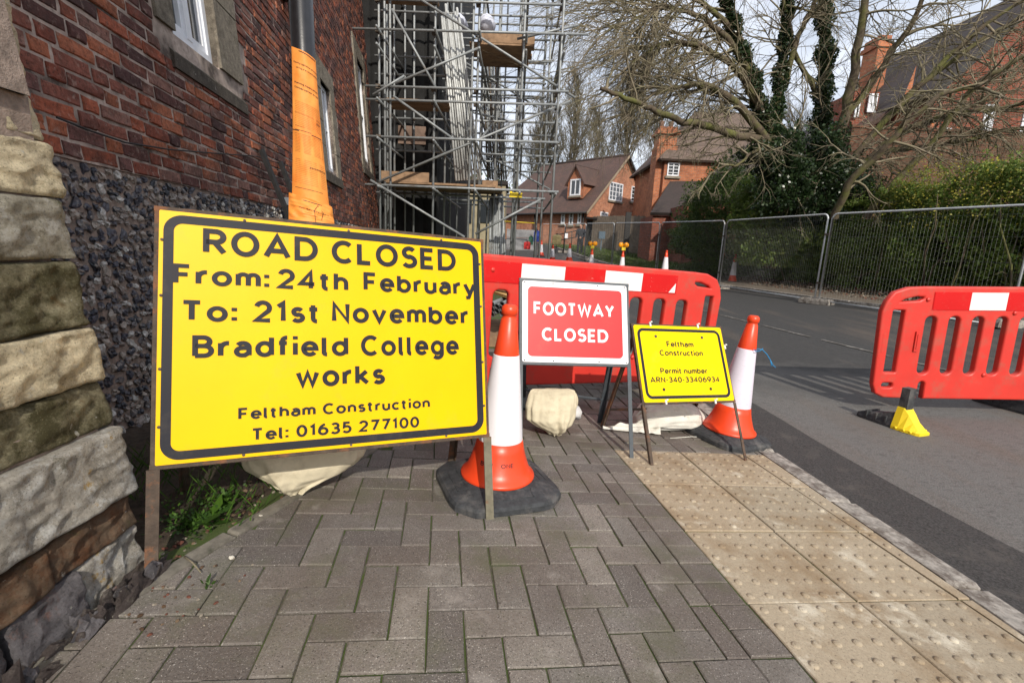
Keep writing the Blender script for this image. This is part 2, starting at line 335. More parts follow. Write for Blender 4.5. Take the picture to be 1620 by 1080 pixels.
M_sleeve2 = sheet_mat('mauve_cone_sleeve', (.66, .62, .70), (.45, .40, .42), (.55, .70), .45, 40)
M_rubber = simple('recycled_rubber', (.035, .037, .04), .8, var=.4, scale=40, bumpk=.5, dirt=(.11, .105, .10), dscale=8, dpos=(.5, .68))
M_yplastic = plastic('yellow_foot_plastic', (.82, .60, .02), (.25, .18, .05), scr=False)
M_galv = simple('galvanised_tube', (.27, .285, .29), .5, .3, var=.2, scale=14, bumpk=.15, dirt=(.20, .17, .14), dscale=6, dpos=(.55, .7))
M_galvb = simple('bright_tube', (.50, .51, .50), .45, .2, var=.2, scale=10)
M_galvf = simple('fence_galvanised', (.52, .54, .55), .5, .15, var=.15, scale=14, bumpk=.1)
M_wire = simple('fence_wire', (.30, .31, .31), .55, .4, var=.15, scale=30, bumpk=0)
M_coupler = simple('rusty_coupler', (.11, .085, .065), .7, .3, var=.5, scale=30, bumpk=.5)
M_board = simple('scaffold_board', (.27, .17, .10), .85, var=.35, scale=6, bumpk=.5, dirt=(.10, .07, .05), dscale=5)
M_sack = simple('woven_sandbag', (.56, .50, .36), .85, var=.14, scale=14, bumpk=.5, dirt=(.28, .21, .13), dscale=5, dpos=(.55, .8))
M_sack2 = simple('white_woven_sandbag', (.62, .61, .55), .8, var=.12, scale=16, bumpk=.5, dirt=(.30, .26, .20), dscale=6, dpos=(.55, .78))
M_dark = simple('painted_recess_shade', (.012, .012, .012), .9, var=.5, scale=3, bumpk=.6)  # near-black colour stands in for the shade of the recess behind the scaffold
M_orange = simple('orange_notice_paper', (.85, .32, .06), .6, var=.07, scale=9, bumpk=.15, dirt=(.80, .22, .03), dscale=5, dpos=(.45, .7))
M_print = simple('printed_ink', (.03, .02, .02), .7, bumpk=0)
M_print2 = simple('faded_print', (.42, .13, .025), .7, bumpk=0)
M_tie = simple('cable_tie_white', (.7, .7, .68), .4, bumpk=0)
M_string = simple('blue_rope', (.02, .20, .42), .7, bumpk=0)
def wallbrick(name, c1, c2, mor=(.30, .22, .17), sc=1., dirt=(.10, .05, .035), rot=0.):
    """brickwork too far away to tell the bricks apart; uses object-space box coordinates"""
    m, nt, b = nmat(name); uv = N(nt, 'ShaderNodeUVMap').outputs[0]; g = N(nt, 'ShaderNodeNewGeometry').outputs['Position']
    br = N(nt, 'ShaderNodeTexBrick'); br.inputs['Scale'].default_value = sc; br.inputs['Brick Width'].default_value = .225; br.inputs['Row Height'].default_value = .075; br.inputs['Mortar Size'].default_value = .009
    br.inputs['Color1'].default_value = c4(c1); br.inputs['Color2'].default_value = c4(c2); br.inputs['Mortar'].default_value = c4(mor); nt.links.new(uv, br.inputs[0])
    c = mixc(nt, ramp(nt, noise_node(nt, g, .9, 8, .7), [(.45, 0.), (.7, .6)]), br.outputs[0], dirt)
    c = mixc(nt, 1, c, ramp(nt, noise_node(nt, g, 6, 6), [(.3, .75), (.7, 1.2)]), 'MULTIPLY')
    nt.links.new(c, b.inputs['Base Color']); b.inputs['Roughness'].default_value = .9; b.inputs['Specular IOR Level'].default_value = .2; bump(nt, b, br.outputs['Fac'], -.5, .01); return m
M_hbrick = wallbrick('cottage_brick', (.50, .20, .105), (.38, .145, .08), (.34, .25, .19))
M_hbrick2 = wallbrick('orange_brick', (.50, .17, .07), (.38, .12, .055), (.30, .2, .15))
M_hbrick3 = wallbrick('dark_red_brick', (.30, .075, .04), (.20, .055, .035), (.2, .14, .11), dirt=(.07, .035, .03))
M_gbrick = wallbrick('mossy_garden_brick', (.16, .075, .045), (.11, .05, .035), (.12, .10, .07), dirt=(.05, .04, .022))
def rooftile(name, c1, c2, dirt=(.05, .035, .03)):
    m, nt, b = nmat(name); uv = N(nt, 'ShaderNodeUVMap').outputs[0]; g = N(nt, 'ShaderNodeNewGeometry').outputs['Position']
    br = N(nt, 'ShaderNodeTexBrick'); br.inputs['Scale'].default_value = 1; br.inputs['Brick Width'].default_value = .165; br.inputs['Row Height'].default_value = .10; br.inputs['Mortar Size'].default_value = .008; br.inputs['Mortar Smooth'].default_value = .3
    br.inputs['Color1'].default_value = c4(c1); br.inputs['Color2'].default_value = c4(c2); br.inputs['Mortar'].default_value = c4(dirt); nt.links.new(uv, br.inputs[0])
    c = mixc(nt, ramp(nt, noise_node(nt, g, 1.2, 8, .7), [(.4, 0.), (.68, .65)]), br.outputs[0], dirt)
    c = mixc(nt, ramp(nt, noise_node(nt, g, 2.4, 8, .7), [(.60, 0.), (.75, .5)]), c, (.16, .12, .07))
    nt.links.new(c, b.inputs['Base Color']); b.inputs['Roughness'].default_value = .9; bump(nt, b, br.outputs['Fac'], -.8, .03); return m
M_tile = rooftile('brown_roof_tile', (.115, .062, .048), (.08, .045, .038))
M_tile2 = rooftile('red_roof_tile', (.22, .085, .06), (.15, .065, .05))
M_tiledark = rooftile('dark_roof_tile', (.055, .038, .035), (.04, .03, .028), (.025, .02, .018))
M_tilegrey = rooftile('weathered_grey_tile', (.17, .115, .09), (.12, .085, .07), (.09, .07, .055))
def bark_mat(name, c, moss=(.12, .13, .035), amt=(.45, .62)):
    m, nt, b = nmat(name); g = N(nt, 'ShaderNodeNewGeometry').outputs['Position']; c = np.array(c)
    n1 = noise_node(nt, g, 9, 6, .7); col = ramp(nt, n1, [(.3, c * .6), (.7, c * 1.3)])
    col = mixc(nt, ramp(nt, noise_node(nt, g, 2.2, 6, .7), [(amt[0], 0.), (amt[1], .75)]), col, moss)
    nt.links.new(col, b.inputs['Base Color']); b.inputs['Roughness'].default_value = .95; b.inputs['Specular IOR Level'].default_value = .15; bump(nt, b, n1, .6, .03); return m
M_bark = bark_mat('mossy_bark', (.105, .082, .058))
M_twig = bark_mat('pale_twig', (.24, .20, .145), (.13, .13, .06), (.4, .7))
M_farbark = bark_mat('far_bark', (.135, .115, .085), (.12, .115, .06), (.45, .65))
def leaf(name, cols, rough=.5, spec=.4):
    m, nt, b = nmat(name); geo = N(nt, 'ShaderNodeNewGeometry'); st = [(i / len(cols), c) for i, c in enumerate(cols)]
    col = ramp(nt, geo.outputs['Random Per Island'], st, 'LINEAR')
    col = mixc(nt, 1, col, ramp(nt, noise_node(nt, geo.outputs['Position'], 1.3, 4), [(.3, .65), (.7, 1.35)]), 'MULTIPLY')
    nt.links.new(col, b.inputs['Base Color']); b.inputs['Roughness'].default_value = rough; b.inputs['Specular IOR Level'].default_value = spec
    tr = N(nt, 'ShaderNodeBsdfTranslucent'); nt.links.new(col, tr.inputs[0]); ms = N(nt, 'ShaderNodeMixShader', i_Fac=.38)
    nt.links.new(b.outputs[0], ms.inputs[1]); nt.links.new(tr.outputs[0], ms.inputs[2]); nt.links.new(ms.outputs[0], nt.nodes['Material Output'].inputs[0]); return m
M_hedge = leaf('hedge_leaf', [(.12, .21, .035), (.20, .28, .055), (.08, .15, .03), (.26, .30, .07), (.15, .21, .045)])
M_yelleaf = leaf('yellow_leaf', [(.26, .25, .03), (.20, .22, .03), (.38, .33, .05)])
M_ivy = leaf('ivy_leaf', [(.018, .04, .012), (.03, .06, .018), (.012, .028, .01), (.05, .08, .03)], .32, .6)
M_conif = leaf('evergreen_leaf', [(.05, .10, .02), (.085, .14, .03), (.035, .07, .018), (.11, .16, .04)])
M_weed = leaf('weed_leaf', [(.05, .12, .015), (.08, .16, .02), (.035, .08, .015)])
M_lawnleaf = leaf('grass_blade', [(.05, .10, .015), (.08, .12, .02), (.10, .12, .04)])
M_litter = rand_mat('leaf_litter', [(.10, .06, .035), (.16, .11, .07), (.06, .035, .02), (.22, .19, .15), (.12, .045, .03)], .9, 'island', 80, .3, .4)
M_fence = simple('weathered_fence_board', (.19, .15, .115), .9, var=.3, scale=8, bumpk=.4, dirt=(.10, .08, .055), dscale=3)
# ================================================================ GROUND, ROAD, PAVEMENT
def sheet(name, y0, y1, ny, xa, xb, nx, zoff, mat, zf=None, kind=True):
    mb = MB()
    def fn(u, v):
        y = y0 + (y1 - y0) * v; a = xa(y) if callable(xa) else xa; b = xb(y) if callable(xb) else xb
        x = a + (b - a) * u; return (x, y, (zf or T)(x, y) + zoff)
    mb.grid(fn, nx, ny); return structure(name, mb, mat) if kind else mb
def ground_z(x, y):
    z = T(x, y)
    if -6 < x < xf(y) + 1.6 and y < 45: z -= .10 * ss(-6, -5, x)
    return z - .03
mbg = MB(); gx = np.concatenate([np.linspace(-600, -40, 8), np.linspace(-30, 34, 65), np.linspace(45, 600, 8)]); gy = np.concatenate([np.linspace(-60, -4, 8), np.linspace(-2, 60, 63), np.linspace(70, 900, 12)])
mbg.v.append(np.array([(x, y, ground_z(x, y)) for y in gy for x in gx])); mbg.n = len(mbg.v[0]); nxg = len(gx)
mbg.f = [(j * nxg + i, j * nxg + i + 1, (j + 1) * nxg + i + 1, (j + 1) * nxg + i) for j in range(len(gy) - 1) for i in range(nxg - 1)]; mbg.sm = [True] * len(mbg.f)
structure('ground', mbg, M_ground)
sheet('road', -3, 40, 172, lambda y: xk(y) + .002, lambda y: xf(y), 24, 0, M_road)
sheet('far_footpath', -3, 18, 60, lambda y: xf(y) + .13, lambda y: xf(y) + 1.7, 4, .0, M_path, zf=lambda x, y: T(x, y) + .01)
sheet('lawn', 17.2, 31, 40, lambda y: xf(y) + .16, lambda y: xf(y) + 11, 20, .03, M_grass)
# dark repaired strip of tarmac along the near kerb
sheet('road_patch', -1.5, 6.5, 60, lambda y: xk(y) + .004, lambda y: xk(y) + .50 + .03 * math.sin(y * 2.1) - .018 * y, 4, .005, M_patch)
# road line: dashes through measured points
pl = [gp(1138, 498), gp(1411, 565), gp(1546, 596)]
mbl = MB(); d_ = pl[1] - pl[0]; Ld = np.linalg.norm(d_[:2]); d_ = d_ / Ld; nrm = np.array([d_[1], -d_[0]]); 
for k in range(-3, 9):
    a = k * 1.25; seg = 1.05
    def fn(u, v, a=a, seg=seg):
        q = pl[0][:2] + d_[:2] * (a + seg * v) + nrm * (u - .5) * .055; return (q[0], q[1], T(q[0], q[1]) + .009)
    mbl.grid(fn, 1, 6)
structure('road_marking', mbl, M_white_line)
# ---- paving grid: a to the right, b towards the camera, units of 10 cm
ADIR = np.array([.9885, .1509]); BDIR = np.array([.1517, -.9884]); ORG = np.array([.602, 2.494]); UN = .1
def ab(a, b): return ORG + UN * (a * ADIR + b * BDIR)
def inv_ab(x, y): d = np.array([x, y]) - ORG; return np.array([d @ ADIR, d @ BDIR]) / UN
def clip(poly, P, n):
    out = []; m = len(poly)
    for i in range(m):
        A, B = poly[i], poly[(i + 1) % m]; da, db = (A - P) @ n, (B - P) @ n
        if da >= 0: out.append(A)
        if da * db < 0: out.append(A + (B - A) * da / (da - db))
    return out
def area(p): return .5 * sum(p[i][0] * p[(i + 1) % len(p)][1] - p[(i + 1) % len(p)][0] * p[i][1] for i in range(len(p)))
pav = sheet('pavement', -1, 30, 124, lambda y: -4.5 - .15 * y, lambda y: xk(y) - .13, 16, -.0065, M_joint)
BE0 = np.array([-1.075, .80]); BE1 = np.array([-.60, 2.35]); bed = (BE1 - BE0) / np.linalg.norm(BE1 - BE0); bn = np.array([bed[1], -bed[0]])
BF1 = BE1 + np.array([-.1517, .9883]) * 4; bn2 = np.array([.9883, .1517])
g_ph = inv_ab(*gp(694, 936)[:2]); ph = int(round(g_ph[0] - 11)) % 4
blocks = []
def add_block(a0, b0, a1, b1):
    g = .024; poly = [ab(a0 + g, b0 + g), ab(a1 - g, b0 + g), ab(a1 - g, b1 - g), ab(a0 + g, b1 - g)]
    if area(poly) < 0: poly = poly[::-1]
    A0 = area(poly); cy = np.mean(poly, 0)[1]
    if cy < 2.35: poly = clip(poly, BE0, bn)
    if cy >= 2.2: poly = clip(poly, BE1, bn2)
    if cy < 1.15 and len(poly) > 2: poly = clip(poly, np.array([-1.085, 0]), np.array([1., 0]))
    if len(poly) < 3: return
    for yq in [np.mean(poly, 0)[1]]:
        poly = clip(poly, np.array([xk(yq) - .13, yq]), np.array([-.995, -.09]))
    if len(poly) < 3 or area(poly) < .0012: return
    blocks.append((poly, area(poly) > A0 * .98))
BMIN, BMAX = -26, 26
for i in range(-30, 12):
    for j in range(BMIN, BMAX):
        k = (i - j - ph) % 4
        lim = -1.3 if j >= 0 else 99
        if k == 0: a0, b0, a1, b1 = i, j, i + 2, j + 1
        elif k == 3: a0, b0, a1, b1 = i, j, i + 1, j + 2
        else: continue
        if b0 < 0 < b1 and a1 > -1.3: b1 = 0
        if b1 > 0 and a1 > -1.3: a1 = -1.3
        if a1 - a0 < .25: continue
        add_block(a0, b0, a1, b1)
for j in range(0, BMAX): add_block(-1.3, j, 0, j + 1)
def bkey(bl): c = np.mean(bl[0], 0); 
blocks.sort(key=lambda q: (0 if (np.mean(q[0], 0)[1] > .25) else 50) + np.hypot(*np.mean(q[0], 0)))
rest = MB()
for i, (poly, full) in enumerate(blocks):
    c = np.mean(poly, 0); dz = rng.normal(0, .0016); tx, ty = rng.normal(0, .006, 2)
    top = lambda x, y, c=c, dz=dz, tx=tx, ty=ty: T(x, y) + dz + tx * (x - c[0]) + ty * (y - c[1])
    poly = [p + rng.normal(0, .0008, 2) for p in poly]
    if i < 300:
        mb = MB(); mb.prism(poly, lambda x, y: T(x, y) - .045, top, .0032); tag(part('paver', mb, M_paver, pav))
    else: rest.prism(poly, lambda x, y: T(x, y) - .045, top, .0045)
tag(part('distant_pavers', rest, M_paver_i, pav), kind='stuff')
# ---- tactile tiles
tac = MB(); tac.prism([ab(0, 0), ab(0, 27), ab(9, 27), ab(10.8, 0)][::-1] if area([ab(0, 0), ab(0, 27), ab(9, 27), ab(10.8, 0)]) < 0 else [ab(0, 0), ab(0, 27), ab(9, 27), ab(10.8, 0)], lambda x, y: T(x, y) - .05, lambda x, y: T(x, y) - .010)
tac = structure('tactile_paving', tac, M_rustgrit)
OBS = {(0, 0): (969.2, 708.3), (4, 0): (1077.1, 714), (0, 4): (1015, 761.3), (4, 4): (1139.3, 766.4), (8, 4): (1253.3, 768.4), (0, 8): (1082.2, 840.3), (4, 8): (1226.8, 840.7), (8, 8): (1364.4, 841), (0, 12): (1184.1, 951.8), (4, 12): (1355.9, 951.2), (8, 12): (1513.5, 950.4)}
for b in range(0, 28, 4):
    for a in (0, 4, 8):
        a1 = a + 4
        poly = [ab(a + .03, b + .03), ab(a1 - .03, b + .03), ab(a1 - .03, b + 3.97), ab(a + .03, b + 3.97)]
        if area(poly) < 0: poly = poly[::-1]
        for yq in (np.mean(poly, 0)[1],): poly = clip(poly, np.array([xk(yq) - .125, yq]), np.array([-.995, -.085]))
        if len(poly) < 3 or area(poly) < .002: continue
        dz = rng.normal(0, .0012); mb = MB(); mb.prism(poly, lambda x, y: T(x, y) - .04, lambda x, y, dz=dz: T(x, y) + dz, .003)
        for ii in range(6):
            for jj in range(6):
                p = ab(a + .33 + ii * .667, b + .33 + jj * .667)
                if p[0] > xk(p[1]) - .15: continue
                q = T(*p) + dz; h = .0058 * rng.uniform(.6, 1.1); nn = 10; r1 = .0140
                vs = [(p[0] + r * math.cos(t * 2 * math.pi / nn), p[1] + r * math.sin(t * 2 * math.pi / nn), q + z) for r, z in ((r1, -.002), (r1 * .88, h * .55), (r1 * .55, h * .97)) for t in range(nn)] + [(p[0], p[1], q + h)]
                mb.add(vs, [(l * nn + t, l * nn + (t + 1) % nn, (l + 1) * nn + (t + 1) % nn, (l + 1) * nn + t) for l in (0, 1) for t in range(nn)] + [(2 * nn + t, 2 * nn + (t + 1) % nn, 3 * nn) for t in range(nn)], True)
        part('tactile_tile', mb, M_tact, tac)
# ---- near kerb
kb = MB(); kb.grid(lambda u, v: (xk(-1 + 31 * v) - .125 + .12 * u, -1 + 31 * v, T(xk(-1 + 31 * v) - .13, -1 + 31 * v) - .03), 2, 60); kb = structure('kerb', kb, M_joint)
y = -.9
while y < 14:
    L_ = .914 * rng.uniform(.97, 1.0) if y > 3 else rng.choice([.60, .914, .45]); mb = MB()
    y2 = y + L_ - .012
    poly = [np.array([xk(y) - .122, y]), np.array([xk(y) - .003, y]), np.array([xk(y2) - .003, y2]), np.array([xk(y2) - .122, y2])]; dz = rng.normal(0, .002)
    mb.prism(poly, lambda x, yy: T(min(x, xk(yy) - .01), yy) - .15, lambda x, yy, dz=dz: P0(min(x, xk(yy) - .01), yy) + rise(yy) + dz + .002, .012); part('kerbstone', mb, M_kerb, kb); y += L_
kf = MB(); kf.grid(lambda u, v: (xf(-3 + 33 * v) + .01 + .11 * u, -3 + 33 * v, T(xf(-3 + 33 * v), -3 + 33 * v) + .02), 2, 66); kf = structure('far_kerb', kf, M_joint)
y = 1.
while y < 29:
    y2 = y + .90; poly = [np.array([xf(y), y]), np.array([xf(y) + .13, y]), np.array([xf(y2) + .13, y2]), np.array([xf(y2), y2])]
    mb = MB(); mb.prism(poly, lambda x, yy: T(xf(yy) - .01, yy) - .1, lambda x, yy: T(xf(yy) - .01, yy) + .10 + rng.normal(0, .001), .015); part('kerbstone', mb, M_kerb, kf); y += .914
# ---- bed with soil between paving and wall
ed = MB()
def edge_pt(t): 
    return BE0 + bed * t
t = .22
eds = structure('bed_edging', MB().box2((-1.06, .9, -.2), (-1.05, .91, -.15)), M_edging)
while t < 1.62:
    L_ = .42; a, b = BE0 + bed * t, BE0 + bed * min(1.62, t + L_ - .008); mb = MB(); w = -bn * .045
    poly = [a, b, b + w, a + w]; poly = poly if area(poly) > 0 else poly[::-1]; tw = rng.normal(0, .002)
    mb.prism(poly, lambda x, y: P0(x, y) - .1, lambda x, y, tw=tw: P0(x, y) + .006 + tw + .004 * noise.noise(Vector((x * 20, y * 20, 0))), .006); part('edging_stone', mb, M_edging, eds); t += L_
def soilz(x, y):
    d = -((np.array([x, y]) - BE0) @ bn); return P0(x, y) - .02 + .05 * ss(.0, .35, d) + .022 * noise.fractal(Vector((x * 9, y * 9, 1)), 1., 2., 5) 
def soil_fn(u, v):
    y = .6 + 7 * v; e = (BE0 + bed * ((y - BE0[1]) / bed[1]))[0] if y < 2.35 else (BE1 + np.array([-.1517, .9883]) * ((y - 2.35) / .9883))[0]
    e = min(e, -.40) - .03 ; w = -1.75 - .15 * y; x = w + (e - w) * u; return (x, y, soilz(x, y) if y < 3 else P0(x, y) + .01)
mb = MB(); mb.grid(soil_fn, 60, 240); structure('soil_bed', mb, M_soil)
# ================================================================ OLD BRICK BUILDING ON THE LEFT
WD = np.array([-.1517, .9883, 0]); WN = np.array([.9883, .1517, 0]); LEAN = .07; WO = np.array([-1.45, 0, .1])
def wp(s, h, o=0.): return WO + WD * s + np.array([0, 0, h]) + WN * (o - LEAN * h)
def wuv(u, v):
    up = np.array([0, 0, 1.]) - LEAN * WN; nn = np.cross(WD, up); X = onplane(u, v, WO, nn / np.linalg.norm(nn)); d = X - WO; h = d[2]; return (d + LEAN * h * WN) @ WD, h
def wbox(mb, s0, s1, h0, h1, o0, o1):
    vs = [wp(s, h, o) for s in (s0, s1) for h in (h0, h1) for o in (o0, o1)]
    return mb.add(vs, [(0, 1, 3, 2), (4, 6, 7, 5), (0, 4, 5, 1), (2, 3, 7, 6), (0, 2, 6, 4), (1, 5, 7, 3)])
bld = thing('brick_building', 'tall old red brick building with a flint base along the left side', 'building', tuple(wp(1.2, -.05)))
OPEN = [(3.12, 3.72, 2.15, 3.6), (6.85, 7.45, 1.95, 3.1), (10.35, 11.2, 2.65, 4.6)]       # window openings
SUR = [(2.93, 4.10, 1.97, 3.8), (6.62, 7.72, 1.78, 3.35), (10.05, 11.5, 2.35, 4.9)]       # with stone dressings
FLH = 1.28
# mortar slabs with openings
def slab(mb, S0, S1, H0, H1, holes, o1, o0=-.35):
    sc = sorted({S0, S1, *[x for h in holes for x in h[:2] if S0 < x < S1]}); hc = sorted({H0, H1, *[x for h in holes for x in h[2:] if H0 < x < H1]})
    for a, b in zip(sc, sc[1:]):
        for c, d in zip(hc, hc[1:]):
            if any(h[0] <= a and b <= h[1] and h[2] <= c and d <= h[3] for h in holes): continue
            wbox(mb, a, b, c, d, o0, o1)
mb = MB(); slab(mb, .9, 14.5, FLH, 9, OPEN, -.008); part('mortar', mb, M_mortar, bld)
mb = MB(); slab(mb, .9, 14.5, -.25, FLH, [], -.018); part('mortar', mb, M_fmortar, bld)
# bricks
bricks = []
r = 0; CH = .0715; h = FLH
while h < 7.6:
    s = 1.0 + (0 if r % 2 else .055); k = 0
    while s < 13.5:
        L_ = (.222 if (k % 2 == (0 if (r // 1) % 2 else 1)) else .112) * rng.uniform(.94, 1.05)
        if rng.random() < .12: L_ = .222
        cx, cy = s + L_ / 2, h + CH / 2
        if not any(a < s + L_ - .02 and s + .02 < b and c < cy < d for a, b, c, d in SUR) and s < 13.4:
            bricks.append((s, h, L_, r))
        s += L_; k += 1
    h += CH; r += 1
def vis_size(s, h):
    p = wp(s, h) - CAMP; z = p @ Fv; 
    if z < .2: return 0
    u = 810 + FPX * (p @ Rv) / z; v = 540 - FPX * (p @ Uv) / z
    return 1 / z if (0 < u < 600 and -20 < v < 420) else 0
bricks.sort(key=lambda q: -vis_size(q[0] + q[2] / 2, q[1]))
def brick(mb, s, h, L_, far=False):
    j = .0072; o = rng.uniform(-.005, .004) ; t = rng.normal(0, .0016, 4)
    s0, s1, h0, h1 = s + j + t[0], s + L_ - j + t[1], h + j * .9 + t[2], h + CH - j * .9 + t[3]
    sag = .006 * math.sin(s * 1.3) + .004 * math.sin(s * 3.7 + 1); h0 += sag; h1 += sag
    if far:
        vs = [wp(a, b, c) for c in (-.03, o) for a, b in ((s0, h0), (s1, h0), (s1, h1), (s0, h1))]
        mb.add(vs, [(4, 5, 6, 7), (0, 1, 5, 4), (1, 2, 6, 5), (2, 3, 7, 6), (3, 0, 4, 7)]); return
    q = .006; nn = lambda: rng.normal(0, .0018)
    ring = [(s0, h0), ((s0 + s1) / 2, h0 + nn()), (s1, h0), (s1 + nn(), (h0 + h1) / 2), (s1, h1), ((s0 + s1) / 2, h1 + nn()), (s0, h1), (s0 + nn(), (h0 + h1) / 2)]
    ring = [(a + nn(), b + nn()) for a, b in ring]; c = ((s0 + s1) / 2, (h0 + h1) / 2)
    vs = [wp(a, b, -.03) for a, b in ring] + [wp(a, b, o - .005) for a, b in ring]
    vs += [wp(a + (c[0] - a) * .07, b + (c[1] - b) * .18, o + nn()) for a, b in ring]
    mb.add(vs, [(l * 8 + i, l * 8 + (i + 1) % 8, (l + 1) * 8 + (i + 1) % 8, (l + 1) * 8 + i) for l in (0, 1) for i in range(8)] + [tuple(range(16, 24))])
bm = MB()
for i, (s, h, L_, r) in enumerate(bricks):
    if i < 300 and vis_size(s, h) > 0: mb = MB(); brick(mb, s, h, L_); part('brick', mb, M_brick_o, bld)
    else: brick(bm, s, h, L_, far=(s > 5))
tag(part('distant_bricks', bm, M_brick, bld), kind='stuff')
# flints
PH = (1 + 5 ** .5) / 2
ico = np.array([(-1, PH, 0), (1, PH, 0), (-1, -PH, 0), (1, -PH, 0), (0, -1, PH), (0, 1, PH), (0, -1, -PH), (0, 1, -PH), (PH, 0, -1), (PH, 0, 1), (-PH, 0, -1), (-PH, 0, 1)]) / math.sqrt(1 + PH * PH)
icof = [(0, 11, 5), (0, 5, 1), (0, 1, 7), (0, 7, 10), (0, 10, 11), (1, 5, 9), (5, 11, 4), (11, 10, 2), (10, 7, 6), (7, 1, 8), (3, 9, 4), (3, 4, 2), (3, 2, 6), (3, 6, 8), (3, 8, 9), (4, 9, 5), (2, 4, 11), (6, 2, 10), (8, 6, 7), (9, 8, 1)]
def subdiv(v, f):
    v = [tuple(a) for a in v]; cache = {}; out = []
    def mid(a, b):
        k = (min(a, b), max(a, b))
        if k not in cache: m = np.array(v[a]) + np.array(v[b]); m /= np.linalg.norm(m); v.append(tuple(m)); cache[k] = len(v) - 1
        return cache[k]
    for a, b, c in f: x, y, z = mid(a, b), mid(b, c), mid(c, a); out += [(a, x, z), (b, y, x), (c, z, y), (x, y, z)]
    return np.array(v), out
ico2, ico2f = subdiv(ico, icof)
def rock(mb, place, size, v=ico, f=icof, jag=.35, smooth=False):
    """place maps (a, b, c) offsets to a world point; size is a triple"""
    off = Vector(rng.uniform(0, 100, 3)); vs = []
    rot = rng.uniform(0, 6.28); cr, sr = math.cos(rot), math.sin(rot)
    for p in v:
        k = 1 + jag * noise.noise(Vector(p) * 1.6 + off) + .1 * rng.normal() * jag
        a, b = p[0] * size[0], p[1] * size[1]; vs.append(place((a * cr - b * sr) * k, (a * sr + b * cr) * k, p[2] * size[2] * k))
    mb.add(vs, f, smooth)
flints = []; h = -.12
while h < FLH - .02:
    s = 1.0
    while s < 10.5:
        w = float(np.clip(rng.lognormal(-3.65, .38), .013, .055)) * (1 if s < 5 else 1.35); s += w * .93; flints.append((s, h + rng.uniform(-.014, .014), w * .58, rng.uniform(.013, .023))); s += w * .93
    h += .037
flints.sort(key=lambda q: (q[0] if q[1] > .1 else q[0] + 30))
fm = MB(); nfl = 0
for s, h, w, hh in flints:
    if h > FLH - .012: continue
    pl_ = lambda a, b, c, s=s, h=h: wp(s + a, min(h + b, FLH - .004), -.018 + c + .006)
    near = nfl < 300 and 1.25 < s < 4.5 and h > .35
    if near: nfl += 1; mb = MB(); rock(mb, pl_, (w * 1.1, hh * (.7 + 10 * w), .013), ico2, ico2f, jag=.8); part('flint', mb, M_flint_o, bld)
    elif s < 5.0: rock(fm, pl_, (w * 1.1, hh * (.7 + 10 * w), .013), ico2, ico2f, jag=.8)
    else: rock(fm, pl_, (w * 1.1, hh * 1.2, .02), jag=.8)
tag(part('distant_flints', fm, M_flint, bld), kind='stuff')
# windows
def dress(mb, s0, s1, h0, h1, o0=-.12, o1=.006, jit=.006):
    wbox(mb, s0, s1, h0, h1, o0, o1 + rng.uniform(0, jit))
for wi, ((a, b, c, d), (A, B, C, D)) in enumerate(zip(OPEN, SUR)):
    hh = C + (c - C)
    for (x0, x1) in ((A, a), (b, B)):
        h = C + .19 if wi == 0 else C; n_ = 0
        while h < D - .01:
            st_ = min(D - h, [.42, .28][n_ % 2] * rng.uniform(.9, 1.1)); mb = MB(); ex = (.0 if n_ % 2 else .0)
            wbox(mb, x0 - (ex if x0 == A else 0), x1, h + .004, h + st_ - .004, -.14, .010 + rng.uniform(0, .008)); part('jamb_stone', mb, M_dress, bld); h += st_; n_ += 1
    mb = MB(); wbox(mb, a, b, d, D, -.14, .012); part('lintel_stone', mb, M_dress, bld)
    mb = MB(); vs = [wp(s, h, o) for s in (A, B) for h, o in ((C, .03), (C + .12, .03), (c + .02, -.10), (C, -.10))]
    if wi == 0: vs = [wp(s, h, o) for s in (3.05, 4.12) for h, o in ((C - .02, .012), (C + .06, .014), (c + .01, -.11), (C - .02, -.11))]
    mb.add(vs, [(0, 1, 2, 3), (4, 7, 6, 5), (0, 4, 5, 1), (1, 5, 6, 2), (2, 6, 7, 3), (3, 7, 4, 0)]); part('window_sill', mb, M_sillst, bld)
    fr = MB(); o0, o1 = -.11, -.05; f = .05
    wbox(fr, a, a + f, c, d, o0, o1); wbox(fr, b - f, b, c, d, o0, o1); wbox(fr, a + f, b - f, c, c + f * 1.4, o0, o1); wbox(fr, a + f, b - f, d - f, d, o0, o1); m = (a + b) / 2
    wbox(fr, m - .035, m + .035, c + f * 1.4, d - f, o0, o1 + .004); win = part('window', fr, M_white, bld)
    sa = MB()
    for x0, x1 in ((a + f, m - .035), (m + .035, b - f)):
        for q0, q1, r0, r1 in ((x0, x0 + .028, c + .07, d - f), (x1 - .028, x1, c + .07, d - f), (x0 + .028, x1 - .028, c + .07, c + .115), (x0 + .028, x1 - .028, (c + d) / 2 - .01, (c + d) / 2 + .01)): wbox(sa, q0, q1, r0, r1, o0 + .01, o1 - .012)
    part('sash', sa, M_white, win)
    gl = MB(); wbox(gl, a + f, b - f, c + f, d - f, -.095, -.088); part('pane', gl, M_glass, win)
mb = MB()   # far stretch behind the scaffolding
wbox(mb, 14.5, 30, -.4, 9, -.35, 0); o = part('plain_wall', mb, M_brick, bld)
mb = MB(); mb.add([wp(.9, 9, 0), wp(30, 9, 0), wp(30, 9, -7), wp(.9, 9, -7), wp(.9, -.4, -7), wp(30, -.4, -7), wp(.9, -.4, -.35), wp(30, -.4, -.35), wp(.9, 9, -.35), wp(30, 9, -.35)], [(0, 1, 2, 3), (3, 2, 5, 4), (6, 8, 3, 4), (7, 5, 2, 9)]); part('back_walls', mb, M_mortar, bld)
